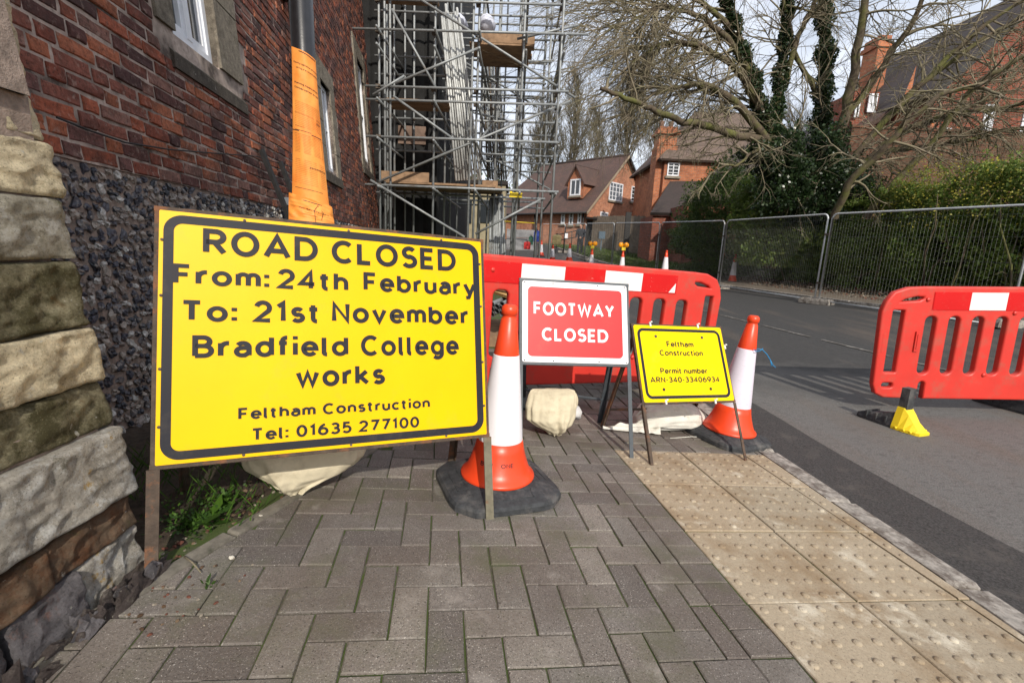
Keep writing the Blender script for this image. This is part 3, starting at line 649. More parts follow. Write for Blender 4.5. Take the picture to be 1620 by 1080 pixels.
# downpipe, brackets
mb = MB(); mb.tube([wp(5.48, 1.0, .09), wp(5.50, 2.1, .09), wp(5.53, 4, .09), wp(5.55, 7, .09)], .042, 14); dp = part('downpipe', mb, M_blackpaint, bld)
for hh in (1.9, 3.4, 5.2):
    mb = MB(); mb.tube([wp(5.5, hh, .09), wp(5.5, hh + .07, .09)], .052, 14); wbox(mb, 5.40, 5.60, hh + .01, hh + .06, -.02, .06); part('pipe_bracket', mb, M_blackpaint, dp)
# sagging cable
cb = [wuv(80, 185), wuv(130, 205), wuv(190, 225), wuv(260, 236), wuv(330, 242), wuv(400, 247), wuv(460, 265)]
mb = MB(); mb.tube([wp(s, h, .022) for s, h in cb], .0045, 6); single('cable', mb, M_blackmetal, 'thin black cable sagging along the brick wall above the flint', 'cable')
# leaning black steel frame
def leaner(p0, p1, w):
    mb = MB(); a, b = np.array(p0), np.array(p1); d = (b - a) / np.linalg.norm(b - a); x = np.cross(d, WN); x /= np.linalg.norm(x); y = np.cross(d, x); Rm = np.stack([x, y, d], 1); mb.box((a + b) / 2, (w, .03, np.linalg.norm(b - a)), Rm); return mb
fr_ = thing('steel_trestle', 'black steel trestle leaning against the brick wall beside the lamp post', 'trestle', tuple(wp(4.8, 0, .3)))
for (s0, h0, o0, s1, h1, o1) in ((4.25, 1.72, .03, 4.75, -.1, .42), (4.72, 1.70, .03, 5.15, -.1, .42)):
    part('leg', leaner(wp(s1, h1, o1), wp(s0, h0, o0), .06), M_blackmetal, fr_)
for t in (.25, .5, .72):
    a = wp(4.25, 1.72, .03) * (1 - t) + wp(4.75, -.1, .42) * t; b = wp(4.72, 1.70, .03) * (1 - t) + wp(5.15, -.1, .42) * t; part('crossbar', leaner(a, b, .05), M_blackmetal, fr_)
mb = MB(); a = wp(4.62, 1.32, .12); wbox(mb, 4.75, 4.98, .75, 1.38, 0, .14); tag(single('meter_box', mb, simple('grey_box_paint', (.14, .15, .16), .6), None, None), 'small grey meter box fixed low on the wall behind the lamp post', 'box')
# ---------------------------------------------------------------- stone buttress
but = thing('stone_buttress', 'rough stone buttress of mossy and lichened blocks at the left edge of the picture', 'buttress', (-1.3, 1.0, .1))
def bz(v_, u_=None):
    return at(u_ if u_ is not None else 60 + 150 * v_ / 900, v_, 1.24)[2]
def bxf(z): return -1.052 - .105 * (z - .13)
def stone(z0, z1, y0, y1, mat, depth=.45, proud=0., jag=1., slope=0., rb=.007):
    """block with rounded, broken edges; front face towards +x"""
    mb = MB(); nu, nv = 80, max(10, int((z1 - z0) / .0065)); off = Vector(rng.uniform(0, 50, 3)); e = .012 * jag
    def P(u, v, d=0.):
        y = y0 + (y1 - y0) * u; z = z0 + (z1 - z0) * v + slope * (y - 1.24)
        eu = min(u, 1 - u) * (y1 - y0); ev = min(v, 1 - v) * (z1 - z0)
        round_ = rb * (max(0, 1 - eu / rb) ** 2.4 + max(0, 1 - ev / (rb * .8)) ** 2.4)
        nz_ = noise.fractal(Vector((y * 7, z * 7, 3)) + off, 1., 2., 5) * .014 * jag + noise.noise(Vector((y * 30, z * 30, 5)) + off) * .004
        x = bxf(z) + proud * .6 - round_ + nz_ + .005 * (1 - abs(noise.noise(Vector((y * 16, z * 26, 2)) + off)) * 3) + noise.noise(Vector((y * 60, z * 60, 1)) + off) * .0025
        y += (noise.noise(Vector((z * 14, 9, u * 3)) + off) * .012 + noise.noise(Vector((z * 45, 3, u * 3)) + off) * .005) * jag * (1 if u > .6 else .4)
        z += noise.noise(Vector((y * 12, 4, v * 2)) + off) * .004 * jag
        return (x, y, z)
    mb.grid(P, nu, nv)
    # sides back to the wall
    def side(fix, k):
        def f(u, v):
            p = P(u, fix) if k == 'h' else P(fix, u); 
            return (p[0] - depth * v, p[1] + .004 * v, p[2])
        return f
    g = MB().grid(side(1, 'h'), nu, 3); mb.add(np.vstack(g.v), [f[::-1] for f in g.f], True)
    g = MB().grid(side(0, 'h'), nu, 3); mb.add(np.vstack(g.v), g.f, True)
    g = MB().grid(side(1, 'v'), nv, 3); mb.add(np.vstack(g.v), g.f, True)
    g = MB().grid(side(0, 'v'), nv, 3); mb.add(np.vstack(g.v), [f[::-1] for f in g.f], True)
    return mb
Z = {k: bz(*v) for k, v in dict(a=(227, 80), b=(315, 100), c=(412, 125), d=(515, 140), e=(600, 165), f=(672, 185), g=(775, 205), h=(825, 195), i=(900, 205)).items()}
YE = 1.24
spec = [(Z['a'], 3.6, M_lime, 'pale limestone block with dark moss, top of the buttress', 0, 0), (Z['b'], Z['a'], M_lime, 'plain buff limestone block', .0, 0), (Z['c'], Z['b'], M_greylime, 'white and grey stained block with a mossy top edge', .006, 0), (Z['d'], Z['c'], M_limemoss, 'block covered in dark green moss', -.008, 0),
        (Z['e'], Z['d'], M_lime, 'smooth pale grey stone slab', .012, .0), (Z['f'], Z['e'], M_limemoss, 'brown mossy block', -.012, 0), (Z['g'], Z['f'], M_lichen, 'large block spotted with white and yellow lichen', .03, .0)]
for z0, z1, m_, lab, pr_, sl_ in spec:
    if z1 > 3: 
        zz = z0
        while zz < 3.4: st_ = .34; tag(part('stone', stone(zz + .004, zz + st_ - .004, .25, YE - .012, M_lime, proud=0), M_lime, but)); zz += st_
        continue
    o = part('stone', stone(z0 + .003, z1 - .003, .25, YE - .0, m_, proud=pr_, slope=sl_), m_, but); o['label'] = lab
rows = [((Z['h'], Z['g']), [(.25, .98, M_rust, 'rusty brown stone'), (.985, 1.235, M_rust, 'green and brown stone')]), ((Z['i'], Z['h']), [(.25, .86, M_slate, 'grey rubble stone'), (.87, 1.04, M_slate, 'blue grey rubble stone'), (1.05, 1.24, M_lichen, 'pale stone with a red stain')])]
for (z0, z1), lst in rows:
    for y0, y1, m_, lab in lst: o = part('stone', stone(z0 + .002, z1 - .002, y0, y1, m_, proud=rng.uniform(-.01, .012), slope=.05, rb=.009), m_, but); o['label'] = lab
mb = MB()
zb = P0(-1.1, 1) - .02; core = MB(); core.box2((-1.6, .27, -.3), (-1.062, 1.215, Z['i'] - .004))
core.box2((-1.9, .27, -.3), (-1.115, 1.20, .62)); core.box2((-1.95, .27, .6), (-1.175, 1.20, 1.4)); core.add([(-1.9, .27, 1.4), (-1.16, .27, 1.4), (-1.16, 1.19, 1.4), (-1.9, 1.19, 1.4), (-2.0, .27, 3.5), (-1.45, .27, 3.5), (-1.45, 1.19, 3.5), (-2.0, 1.19, 3.5)], [(0, 1, 5, 4), (1, 2, 6, 5), (2, 3, 7, 6), (4, 5, 6, 7)]); part('mortar', core, M_fmortar, but)
for k in range(120):
    y = rng.uniform(.3, 1.21); z = rng.uniform(zb, Z['i'] + .03) ; sz = rng.uniform(.022, .055)
    o = -.0 + .028 * (1 - (z - zb) / (Z['i'] - zb + 1e-6)); m1 = MB(); rock(m1, lambda a, b, c, y=y, z=z, o=o: (bxf(z) + o + c - .034, y + a, z + b), (sz * 1.2, sz * .55, .013), ico2, ico2f, .8); part('rubble_stone', m1, M_rubble if k % 4 else M_slate, but)
# litter and weeds in the bed
st = MB()
for k in range(900):
    y = rng.uniform(1.0, 2.9); e = (BE0 + bed * ((y - BE0[1]) / bed[1]))[0] if y < 2.35 else -.62 - .15 * (y - 2.35); x = e - abs(rng.normal(.03, .12)) - .005
    if x < -1.75: continue
    s_ = rng.uniform(.003, .011); z = soilz(x, y) + .003; rock(st, lambda a, b, c, x=x, y=y, z=z: (x + a, y + b, z + c), (s_, s_ * .7, s_ * .5), jag=.6)
for k in range(60):
    x = rng.uniform(-1.05, -.75); y = rng.uniform(.98, 1.3); s_ = rng.uniform(.003, .008)
    z = T(x, y) + .002; rock(st, lambda a, b, c, x=x, y=y, z=z: (x + a, y + b, z + c), (s_, s_ * .7, s_ * .5), jag=.6)
single('leaf_litter', st, M_litter, 'brown litter and small stones on the soil at the foot of the wall', None, kind='stuff')
def leaf_quad(p, d, n_, L_, w):
    d = d / np.linalg.norm(d); s_ = np.cross(d, n_); s_ /= np.linalg.norm(s_) + 1e-9; return np.array([p, p + d * L_ * .5 + s_ * w / 2, p + d * L_, p + d * L_ * .5 - s_ * w / 2])
def weed(name, px, nleaf, size, label, spread=.05, cat='weed', up=.5):
    c = gp(*px); c[2] = soilz(c[0], c[1]); V = []
    for k in range(nleaf):
        a = rng.uniform(0, 6.28); r_ = abs(rng.normal(0, spread)); p = c + np.array([r_ * math.cos(a), r_ * math.sin(a), 0]); p[2] = soilz(p[0], p[1]) + rng.uniform(0, .035)
        a = rng.uniform(0, 6.28); d = np.array([math.cos(a), math.sin(a), rng.uniform(.1, up * 2)]); V.append(leaf_quad(p, d, np.array([rng.normal(0, .3), rng.normal(0, .3), 1]), size * rng.uniform(.6, 1.3), size * rng.uniform(.4, .7)))
    single(name, quads_mesh(name, np.array(V)), M_weed, label, cat, kind='stuff')
weed('weed', (300, 830), 420, .018, 'low mat of bright green weeds beside the left leg of the road closed sign', .075)
weed('weed', (355, 800), 260, .02, 'leafy weed at the paving edge under the road closed sign', .05)
weed('weed', (338, 822), 9, .085, 'dandelion with long pointed leaves among the small weeds', .008, up=.35)
weed('weed', (330, 925), 14, .02, 'tiny grass sprig growing in a paving joint left of the herringbone blocks', .006, up=1.2)
V = []
for k in range(420):
    x = rng.uniform(-1.5, -.9); y = rng.uniform(1.45, 2.2); p = np.array([x, y, soilz(x, y)]); a = rng.uniform(0, 6.28); L_ = rng.uniform(.05, .14); V.append(leaf_quad(p, np.array([math.cos(a) * .6, math.sin(a) * .6, 1]), np.array([math.sin(a), -math.cos(a), .1]), L_, .005))
single('grass_tufts', quads_mesh('grass_tufts', np.array(V)), M_weed, 'long grass in the shaded soil behind the road closed sign', None, kind='stuff')
a = gp(262, 905); b = gp(300, 915); mb = MB(); g1, g2 = gp(292, 885), gp(318, 908); mb.tube([g1 + (0, 0, .012), (g1 + g2) / 2 + (0, 0, .016), g2 + (0, 0, .006)], [.0028, .0026, .0015], 6); single('twig', mb, M_twig, 'short dry twig lying across the paving edge near the left sign leg', 'twig')
for px, lab in (((366, 884), 'white pebble on the edge of the paving below the big sign'), ((412, 818), 'small white chip lying on the soil by the sandbag')):
    c = gp(*px); mb = MB(); rock(mb, lambda a, b, cc, c=c: (c[0] + a, c[1] + b, c[2] + .006 + cc), (.008, .006, .005), ico2, ico2f, .5); single('pebble', mb, simple('pale_pebble', (.5, .47, .4), .8), lab, 'pebble')
# ================================================================ ROAD SIGNS
def _arc(cx, cy, rx, ry, a0, a1, n=None):
    n = n or max(4, int(abs(a1 - a0) / 12)); return [(cx + rx * math.cos(math.radians(a0 + (a1 - a0) * i / n)), cy + ry * math.sin(math.radians(a0 + (a1 - a0) * i / n))) for i in range(n + 1)]
K, XH = .84, .58
def _glyphs():
    G = {}; h = XH / 2
    o = lambda cx, cy, rx, ry: _arc(cx, cy, rx, ry, 90, 450, 28)
    G['O'] = (.74, [o(.37, K / 2, .37, K / 2)]); G['C'] = (.66, [_arc(.37, K / 2, .37, K / 2, 48, 312, 22)]); G['D'] = (.66, [[(0, 0), (0, K), (.27, K)] + _arc(.27, K / 2, .39, K / 2, 90, -90)[1:] + [(0, 0)]])
    G['R'] = (.56, [[(0, 0), (0, K), (.30, K)] + _arc(.30, K - .215, .24, .215, 90, -90)[1:] + [(0, K - .43)], [(.26, K - .43), (.56, 0)]])
    G['P'] = (.54, [[(0, 0), (0, K), (.30, K)] + _arc(.30, K - .22, .24, .22, 90, -90)[1:] + [(0, K - .44)]])
    G['B'] = (.56, [[(0, 0), (0, K), (.28, K)] + _arc(.28, K - .195, .22, .195, 90, -90)[1:] + [(0, K - .39)], [(.26, K - .39), (.30, K - .39)] + _arc(.30, .225, .26, .225, 90, -90)[1:] + [(0, 0)]])
    G['A'] = (.76, [[(0, 0), (.38, K), (.76, 0)], [(.15, .24), (.61, .24)]]); G['L'] = (.44, [[(0, K), (0, 0), (.44, 0)]]); G['E'] = (.48, [[(.48, K), (0, K), (0, 0), (.48, 0)], [(0, K / 2 + .01), (.43, K / 2 + .01)]])
    G['F'] = (.46, [[(.46, K), (0, K), (0, 0)], [(0, K / 2), (.41, K / 2)]]); G['T'] = (.56, [[(0, K), (.56, K)], [(.28, K), (.28, 0)]]); G['N'] = (.58, [[(0, 0), (0, K), (.58, 0), (.58, K)]])
    G['W'] = (1.02, [[(0, K), (.25, 0), (.51, K), (.77, 0), (1.02, K)]]); G['Y'] = (.62, [[(0, K), (.31, K * .45), (.62, K)], [(.31, K * .48), (.31, 0)]]); G['U'] = (.58, [[(0, K), (0, .28)] + _arc(.29, .28, .29, .28, 180, 360)[1:] + [(.58, K)]])
    G['S'] = (.52, [_arc(.27, K - .205, .23, .205, 35, 265, 14) + _arc(.26, .225, .26, .225, 85, -148, 14)])
    G['0'] = (.54, [o(.27, K / 2, .27, K / 2)]); G['1'] = (.26, [[(0, K - .17), (.20, K), (.20, 0)]]); G['2'] = (.52, [_arc(.26, K - .25, .25, .25, 165, -38, 14) + [(.0, 0), (.53, 0)]])
    G['3'] = (.50, [_arc(.24, K - .20, .22, .20, 150, -80, 12) + [(.17, K / 2 + .01)], [(.17, K / 2 + .01)] + _arc(.24, .225, .26, .225, 85, -152, 14)]); G['4'] = (.56, [[(.43, 0), (.43, K), (.0, .22), (.58, .22)]])
    G['5'] = (.50, [[(.46, K), (.08, K), (.05, .46)] + _arc(.24, .265, .26, .265, 118, -150, 15)]); G['6'] = (.54, [o(.27, .26, .27, .26), _arc(.46, .26, .46, K - .26, 178, 98, 8)]); G['7'] = (.52, [[(0, K), (.52, K), (.17, 0)]])
    G['9'] = (.54, [o(.27, K - .26, .27, .26), _arc(.08, K - .26, .46, K - .26, -2, -82, 8)]); G['8'] = (.52, [o(.26, K - .2, .22, .2), o(.26, .23, .26, .23)])
    G['r'] = (.24, [[(0, 0), (0, XH)], _arc(.26, XH - .26, .26, .26, 172, 82, 6)]); G['o'] = (.54, [o(.27, h, .27, h)]); G['e'] = (.52, [[(.02, h), (.52, h)] + _arc(.26, h, .26, h, 0, 320, 22)[1:]])
    G['n'] = (.46, [[(0, 0), (0, XH)], _arc(.23, XH - .23, .23, .23, 178, 0, 9) + [(.46, 0)]]); G['m'] = (.76, [[(0, 0), (0, XH)], _arc(.19, XH - .19, .19, .19, 178, 0, 9) + [(.38, 0)], _arc(.57, XH - .19, .19, .19, 178, 0, 9) + [(.76, 0)]])
    G['u'] = (.46, [[(0, XH), (0, .23)] + _arc(.23, .23, .23, .23, 180, 358, 9)[1:], [(.46, XH), (.46, 0)]]); G['h'] = (.46, [[(0, 0), (0, K)], _arc(.23, XH - .23, .23, .23, 178, 0, 9) + [(.46, 0)]])
    G['b'] = (.52, [[(0, 0), (0, K)], o(.26, h, .26, h)]); G['d'] = (.52, [[(.52, 0), (.52, K)], o(.26, h, .26, h)]); G['p'] = (.52, [[(0, -.22), (0, XH)], o(.26, h, .26, h)]); G['g'] = (.52, [o(.26, h, .26, h), [(.52, XH), (.52, 0)] + _arc(.27, -.02, .25, .22, 0, -140, 9)[1:]])
    G['a'] = (.46, [_arc(.24, XH - .20, .22, .20, 150, 0, 9) + [(.46, 0)], [(.46, .35), (.22, .35)] + _arc(.20, .175, .20, .175, 90, 270, 9)[1:] + [(.30, .0), (.46, .12)]]); G['y'] = (.50, [[(0, XH), (.26, .02)], [(.52, XH), (.22, -.20), (.06, -.22)]])
    G['v'] = (.50, [[(0, XH), (.25, 0), (.50, XH)]]); G['w'] = (.78, [[(0, XH), (.19, 0), (.39, XH), (.59, 0), (.78, XH)]]); G['k'] = (.46, [[(0, 0), (0, K)], [(.42, XH), (.0, .20)], [(.14, .31), (.46, 0)]])
    G['s'] = (.40, [_arc(.20, XH - .145, .17, .145, 30, 262, 10) + _arc(.20, .155, .20, .155, 82, -150, 10)]); G['t'] = (.30, [[(.10, K - .06), (.10, .14)] + _arc(.24, .14, .14, .14, 180, 280, 5)[1:], [(-.06, XH), (.28, XH)]])
    G['f'] = (.28, [_arc(.26, K - .16, .16, .16, 80, 180, 6) + [(.10, 0)], [(-.04, XH), (.27, XH)]]); G['i'] = (.0, [[(0, 0), (0, XH)], [(0, K - .085), (0, K + .075)]]); G['l'] = (.10, [[(0, K), (0, .10)] + _arc(.10, .10, .10, .10, 180, 270, 4)[1:] + [(.13, .0)]])
    G[':'] = (.0, [[(0, -.02), (0, .15)], [(0, XH - .13), (0, XH + .04)]]); G['-'] = (.22, [[(0, K * .42), (.22, K * .42)]]); G['/'] = (.36, [[(0, 0), (.36, K)]]); G[' '] = (.16, []); G['c'] = (.46, [_arc(.27, h, .27, h, 48, 312, 16)])
    return G
GL = _glyphs()
def stroke_quads(pts, w):
    """a flat ribbon of even width along a line, with mitred corners"""
    P = [np.array(p, float) for p in pts]; closed = np.linalg.norm(P[0] - P[-1]) < 1e-6
    if closed: P = P[:-1]
    n = len(P); A, Bq = [], []
    for i in range(n):
        a = P[(i - 1) % n] if (closed or i > 0) else None; b = P[(i + 1) % n] if (closed or i < n - 1) else None
        d1 = (P[i] - a) / np.linalg.norm(P[i] - a) if a is not None else None; d2 = (b - P[i]) / np.linalg.norm(b - P[i]) if b is not None else None
        if d1 is None: d1 = d2
        if d2 is None: d2 = d1
        t = d1 + d2; L_ = np.linalg.norm(t); t = t / L_ if L_ > .2 else d1; m = np.array([-t[1], t[0]]); k = min(1.9, 1 / max(.2, m @ np.array([-d1[1], d1[0]]))); A.append(P[i] + m * w / 2 * k); Bq.append(P[i] - m * w / 2 * k)
    return A, Bq, closed
def text_mesh(s, x0, x1, zb, cap, off=.0, body=None, spacing=1.0, y=-.0034, wt=None):
    """lettering cut from thin sheet: x range, baseline and capital height in the sign's own frame"""
    w = wt or (.200 if off > .015 else .165); x = 0; vs = []; fs = []; lay = 0
    for ch in s:
        gw, st = GL.get(ch, GL['o'])
        for q in st:
            A, Bq, closed = stroke_quads(q, w); b = len(vs); n = len(A); yy = y - (lay % 5) * .00006; lay += 1
            for p, r in zip(A, Bq): vs += [(p[0] + x + w / 2, yy, p[1] + w / 2), (r[0] + x + w / 2, yy, r[1] + w / 2)]
            for i in range(n if closed else n - 1): j = (i + 1) % n; fs.append((b + 2 * i, b + 2 * i + 1, b + 2 * j + 1, b + 2 * j))
        x += gw + w + (.13 * spacing if ch != ' ' else .03)
    V = np.array(vs); a, b = V[:, 0].min(), V[:, 0].max(); V[:, 0] = x0 + (V[:, 0] - a) / (b - a) * (x1 - x0); V[:, 2] = zb + V[:, 2] / (K + w) * cap
    me = bpy.data.meshes.new('lettering'); me.from_pydata(V.tolist(), [], fs); me.update(); return me
def rrect(w, h, r, n=8):
    pts = []
    for cx, cz, a0 in ((w / 2 - r, h / 2 - r, 0), (-w / 2 + r, h / 2 - r, 90), (-w / 2 + r, -h / 2 + r, 180), (w / 2 - r, -h / 2 + r, 270)):
        for k in range(n + 1): a = math.radians(a0 + 90 * k / n); pts.append((cx + r * math.cos(a), cz + r * math.sin(a)))
    return pts
def ring(mb, w, h, r, t, y, thick=.0008):
    o, i = rrect(w, h, r), rrect(w - 2 * t, h - 2 * t, max(.004, r - t)); n = len(o)
    vs = [(x, y, z) for x, z in o] + [(x, y, z) for x, z in i] + [(x, y + thick, z) for x, z in o] + [(x, y + thick, z) for x, z in i]
    fs = []
    for k in range(n):
        j = (k + 1) % n; fs += [(k, j, n + j, n + k), (2 * n + k, k, j, 2 * n + j)[::1], (n + k, n + j, 3 * n + j, 3 * n + k)]
    return mb.add(vs, fs)
def plate(mb, w, h, r, y0, y1):
    p = rrect(w, h, r); n = len(p); vs = [(x, y0, z) for x, z in p] + [(x, y1, z) for x, z in p]
    return mb.add(vs, [tuple(range(n)), tuple(range(2 * n - 1, n - 1, -1))] + [(k, n + k, n + (k + 1) % n, (k + 1) % n) for k in range(n)])
class Sign:
    def __init__(s, name, label, c, ex, up, w, h, group=None):
        s.w, s.h = w, h; ex = Vector(ex).normalized(); up = Vector(up); up = (up - ex * up.dot(ex)).normalized(); ey = up.cross(ex)
        s.c = Vector(c) + Vector((0, 0, CAMZ)); s.R = Matrix((ex, ey, up)).transposed()
        # leg lengths down to the ground
        s.feet = []
        for sx in (-1, 1):
            p = s.c + ex * (sx * w / 2) - up * (h / 2); t = 0
            while (p - up * t)[2] > T((p - up * t)[0], (p - up * t)[1]) and t < 2: t += .002
            s.feet.append(-h / 2 - t)
        base = s.c + up * min(s.feet) * 1.0; s.off = min(s.feet)
        M = Matrix.Translation(base) @ s.R.to_4x4(); s.root = thing(name, label, 'road sign', M=M, group=group); s.M = M
    def loc(s, u, v):
        n = np.array(s.R.col[1]); X = onplane(u, v, np.array(s.c), n); d = Vector(X) - s.c; q = s.R.transposed() @ d; return q[0], q[2]
    def put(s, name, mb, mat, parent=None):
        me = mb.mesh(name) if isinstance(mb, MB) else mb
        if parent is None or parent is s.root: me.transform(Matrix.Translation((0, 0, -s.off)))
        else: me.transform(Matrix.Translation((0, 0, -s.off)))
        return link(name, me, mat, parent or s.root)
    def text(s, txt, p0, p1, ptop, mat, pl_, off=.02, xh=None, spacing=1.):
        x0, z0 = s.loc(*p0); x1, z1 = s.loc(*p1); xt, zt = s.loc(*ptop); f = (xt - x0) / (x1 - x0); zb = (z0 + z1) / 2; cap = zt - (z0 + (z1 - z0) * f)
        me = text_mesh(txt, x0, x1, zb, cap, off, spacing=spacing); s.put('lettering', me, mat, pl_)
    def frame(s, mat, t=.024, d=.025, lw=.004, lmat=None, legs=True, back=None, backmat=None, bar=True):
        w, h = s.w, s.h; mb = MB(); 
        for z in (h / 2 + t / 2 - .003, -h / 2 - t / 2 + .003): mb.box((0, .004, z), (w + 2 * t, .004, t)); mb.box((0, .004 + d / 2, z + (t / 2 if z > 0 else -t / 2)), (w + 2 * t, d, .0035))
        for x in (-w / 2 - t / 2 + .003, w / 2 + t / 2 - .003): mb.box((x, .0045, 0), (t, .004, h + .002)); mb.box((x + math.copysign(t / 2, x), .004 + d / 2, 0), (.0035, d, h))
        s.put('frame', mb, mat)
        for i, sx in enumerate((-1, 1)):
            z1 = -h / 2 - .012; z0 = s.feet[i]; x = sx * (w / 2 + t / 2 - .003); mb = MB(); mb.box((x, .0055, (z0 + z1) / 2), (t + lw, .005, z1 - z0)); mb.box((x + sx * ((t + lw) / 2), .004 + d / 2, (z0 + z1) / 2), (.005, d, z1 - z0)); s.put('leg', mb, (lmat[i] if lmat else mat))
        if back:
            R = np.array(s.R); feet = []
            for sx, target in zip((-1, 1), back):
                if target is None: continue
                top = (sx * (w / 2 - .02), .03, h / 2 - .05); q = s.R.transposed() @ (Vector(target) - s.c); mb = MB(); a, b = np.array(top), np.array(q); dd = (b - a) / np.linalg.norm(b - a); xx = np.array([1., 0, 0]); xx -= dd * (xx @ dd); xx /= np.linalg.norm(xx); yy = np.cross(dd, xx); Rm = np.stack([xx, yy, dd], 1)
                L_ = np.linalg.norm(b - a); mb.box((a + b) / 2, (.028, .005, L_), Rm); mb.box((a + b) / 2 + xx * .014 * sx + yy * .012, (.005, .026, L_), Rm); s.put('back_leg', mb, backmat or mat); feet.append((a, b))
            if bar and len(feet) == 2:
                mb = MB(); k = .80; mb.tube([feet[0][0] * (1 - k) + feet[0][1] * k, feet[1][0] * (1 - k) + feet[1][1] * k], .009, 6, smooth=False); s.put('crossbar', mb, backmat or mat)
    def rivets(s, pts, r, mat, y=-.0036):
        for x, z in pts:
            mb = MB(); n = 10; mb.add([(x + r * math.cos(a * 6.2832 / n), y, z + r * math.sin(a * 6.2832 / n)) for a in range(n)] + [(x + r * .6 * math.cos(a * 6.2832 / n), y - r * .3, z + r * .6 * math.sin(a * 6.2832 / n)) for a in range(n)], [tuple(range(n, 2 * n))] + [(a, (a + 1) % n, n + (a + 1) % n, n + a) for a in range(n)]); s.put('rivet', mb, mat)
def gz(x, y): return Vector((x, y, T(x, y)))
# ---- big ROAD CLOSED sign
S1 = Sign('road_closed_sign', 'large yellow ROAD CLOSED sign with a black border, beside the stone buttress', (-.5832, 1.5982, -.3246), (.8948, .444, -.0457), (-.081, .2622, .9616), 1.0494, .7622)
W1, H1 = S1.w, S1.h
mb = MB(); plate(mb, W1, H1, .004, -.001, .0015); pl1 = S1.put('sign_plate', mb, M_yellow)
mb = MB(); ring(mb, W1 - .022, H1 - .022, .050, .026, -.0022); S1.put('border', mb, M_signblack, pl1)
S1.text('ROAD CLOSED', (321, 404), (721, 428), (321, 363), M_letter, pl1, .022)
S1.text('From:', (273, 449), (426, 457), (273, 416), M_letter, pl1, .022)
S1.text('24th', (436, 456), (551, 462), (436, 424), M_letter, pl1, .03)
S1.text('February', (575, 461), (752, 468), (575, 431), M_letter, pl1, .022)
S1.text('To:', (290, 508), (375, 510), (290, 474), M_letter, pl1, .022)
S1.text('21st', (398, 510), (502, 511), (398, 475), M_letter, pl1, .03)
S1.text('November', (525, 511), (740, 513), (525, 478), M_letter, pl1, .022)
S1.text('Bradfield', (304, 566), (551, 563), (304, 530), M_letter, pl1, .028)
S1.text('College', (571, 563), (726, 561), (571, 530), M_letter, pl1, .022)
S1.text('works', (468, 612), (609, 608), (468, 581 - 4), M_letter, pl1, .022)
S1.text('Feltham Construction', (377, 661), (680, 647), (377, 642), M_letter, pl1, .018)
S1.text('Tel: 01635 277100', (400, 695), (663, 677), (400, 675), M_letter, pl1, .022)
S1.frame(M_rustframe, .014, .028, .016, (M_rustframe, M_olive), back=[Vector((-1.20, 1.62, 0)) + Vector((0, 0, T(-1.2, 1.62))), gz(*gp(712, 738)[:2])])
S1.rivets([(sx * (W1 / 2 - .008), z) for sx in (-1, 1) for z in (-.27, -.1, .12, .29)] + [(x, sz * (H1 / 2 - .008)) for sz in (-1, 1) for x in (-.3, .02, .36)], .0045, M_coupler)
# ---- FOOTWAY CLOSED
S2 = Sign('footway_closed_sign', 'red and white FOOTWAY CLOSED sign on a dark grey metal stand', (.3482, 2.5781, -.3885), (.9835, .1796, -.0225), (-.0382, .3272, .9442), .606, .447)
mb = MB(); plate(mb, .606, .447, .012, -.001, .0015); pl2 = S2.put('sign_plate', mb, M_signwhite)
mb = MB(); plate(mb, .606 - .062, .447 - .062, .024, -.0022, -.0012); S2.put('red_panel', mb, M_signred, pl2)
S2.text('FOOTWAY', (844, 497), (971, 504), (844, 476), M_signwhite, pl2, .02)
S2.text('CLOSED', (857, 538), (962, 543), (857, 517), M_signwhite, pl2, .02)
S2.frame(M_greyframe, .016, .028, back=[gz(.10, 3.05), gz(*gp(948, 668)[:2])])
S2.rivets([(sx * x, sz * .215) for sx in (-1, 1) for sz in (-1, 1) for x in (.13, .29)], .004, M_greyframe)
# ---- permit board
S3 = Sign('permit_sign', 'small yellow permit number board on thin rusty legs, right of the red sign', (1.0055, 2.6668, -.6095), (.9494, .3117, -.0377), (-.1119, .4481, .8869), .615, .447)
mb = MB(); plate(mb, .615, .447, .012, -.001, .0015); pl3 = S3.put('sign_plate', mb, M_yellow2)
mb = MB(); ring(mb, .579, .411, .04, .017, -.0022); S3.put('border', mb, M_signblack, pl3)
S3.text('Feltham', (1055, 549), (1097, 549), (1055, 540), M_letter, pl3, .012)
S3.text('Construction', (1044, 562.5), (1112, 563), (1044, 553.5), M_letter, pl3, .012)
S3.text('Permit number', (1045, 591), (1119, 591), (1045, 582), M_letter, pl3, .012)
S3.text('ARN-340-33406934', (1029, 605), (1138, 604.5), (1029, 596), M_letter, pl3, .012)
S3.frame(M_rustframe, .011, .016, back=[gz(*gp(953, 674)[:2]), gz(*gp(1086, 672)[:2])])
S3.rivets([S3.loc(1037, 532), S3.loc(1110, 534)], .009, M_coupler); S3.rivets([S3.loc(1050, 616), S3.loc(1124, 615)], .009, M_print)
for u, v in ((1028, 513), (1103, 516), (1146, 549), (1053, 636), (1131, 635)):
    x, z = S3.loc(u, v); mb = MB(); mb.box((x, -.003, z), (.010, .008, .026)); mb.box((x + .004, -.009, z + .012), (.012, .012, .006)); S3.put('cable_tie', mb, M_tie)
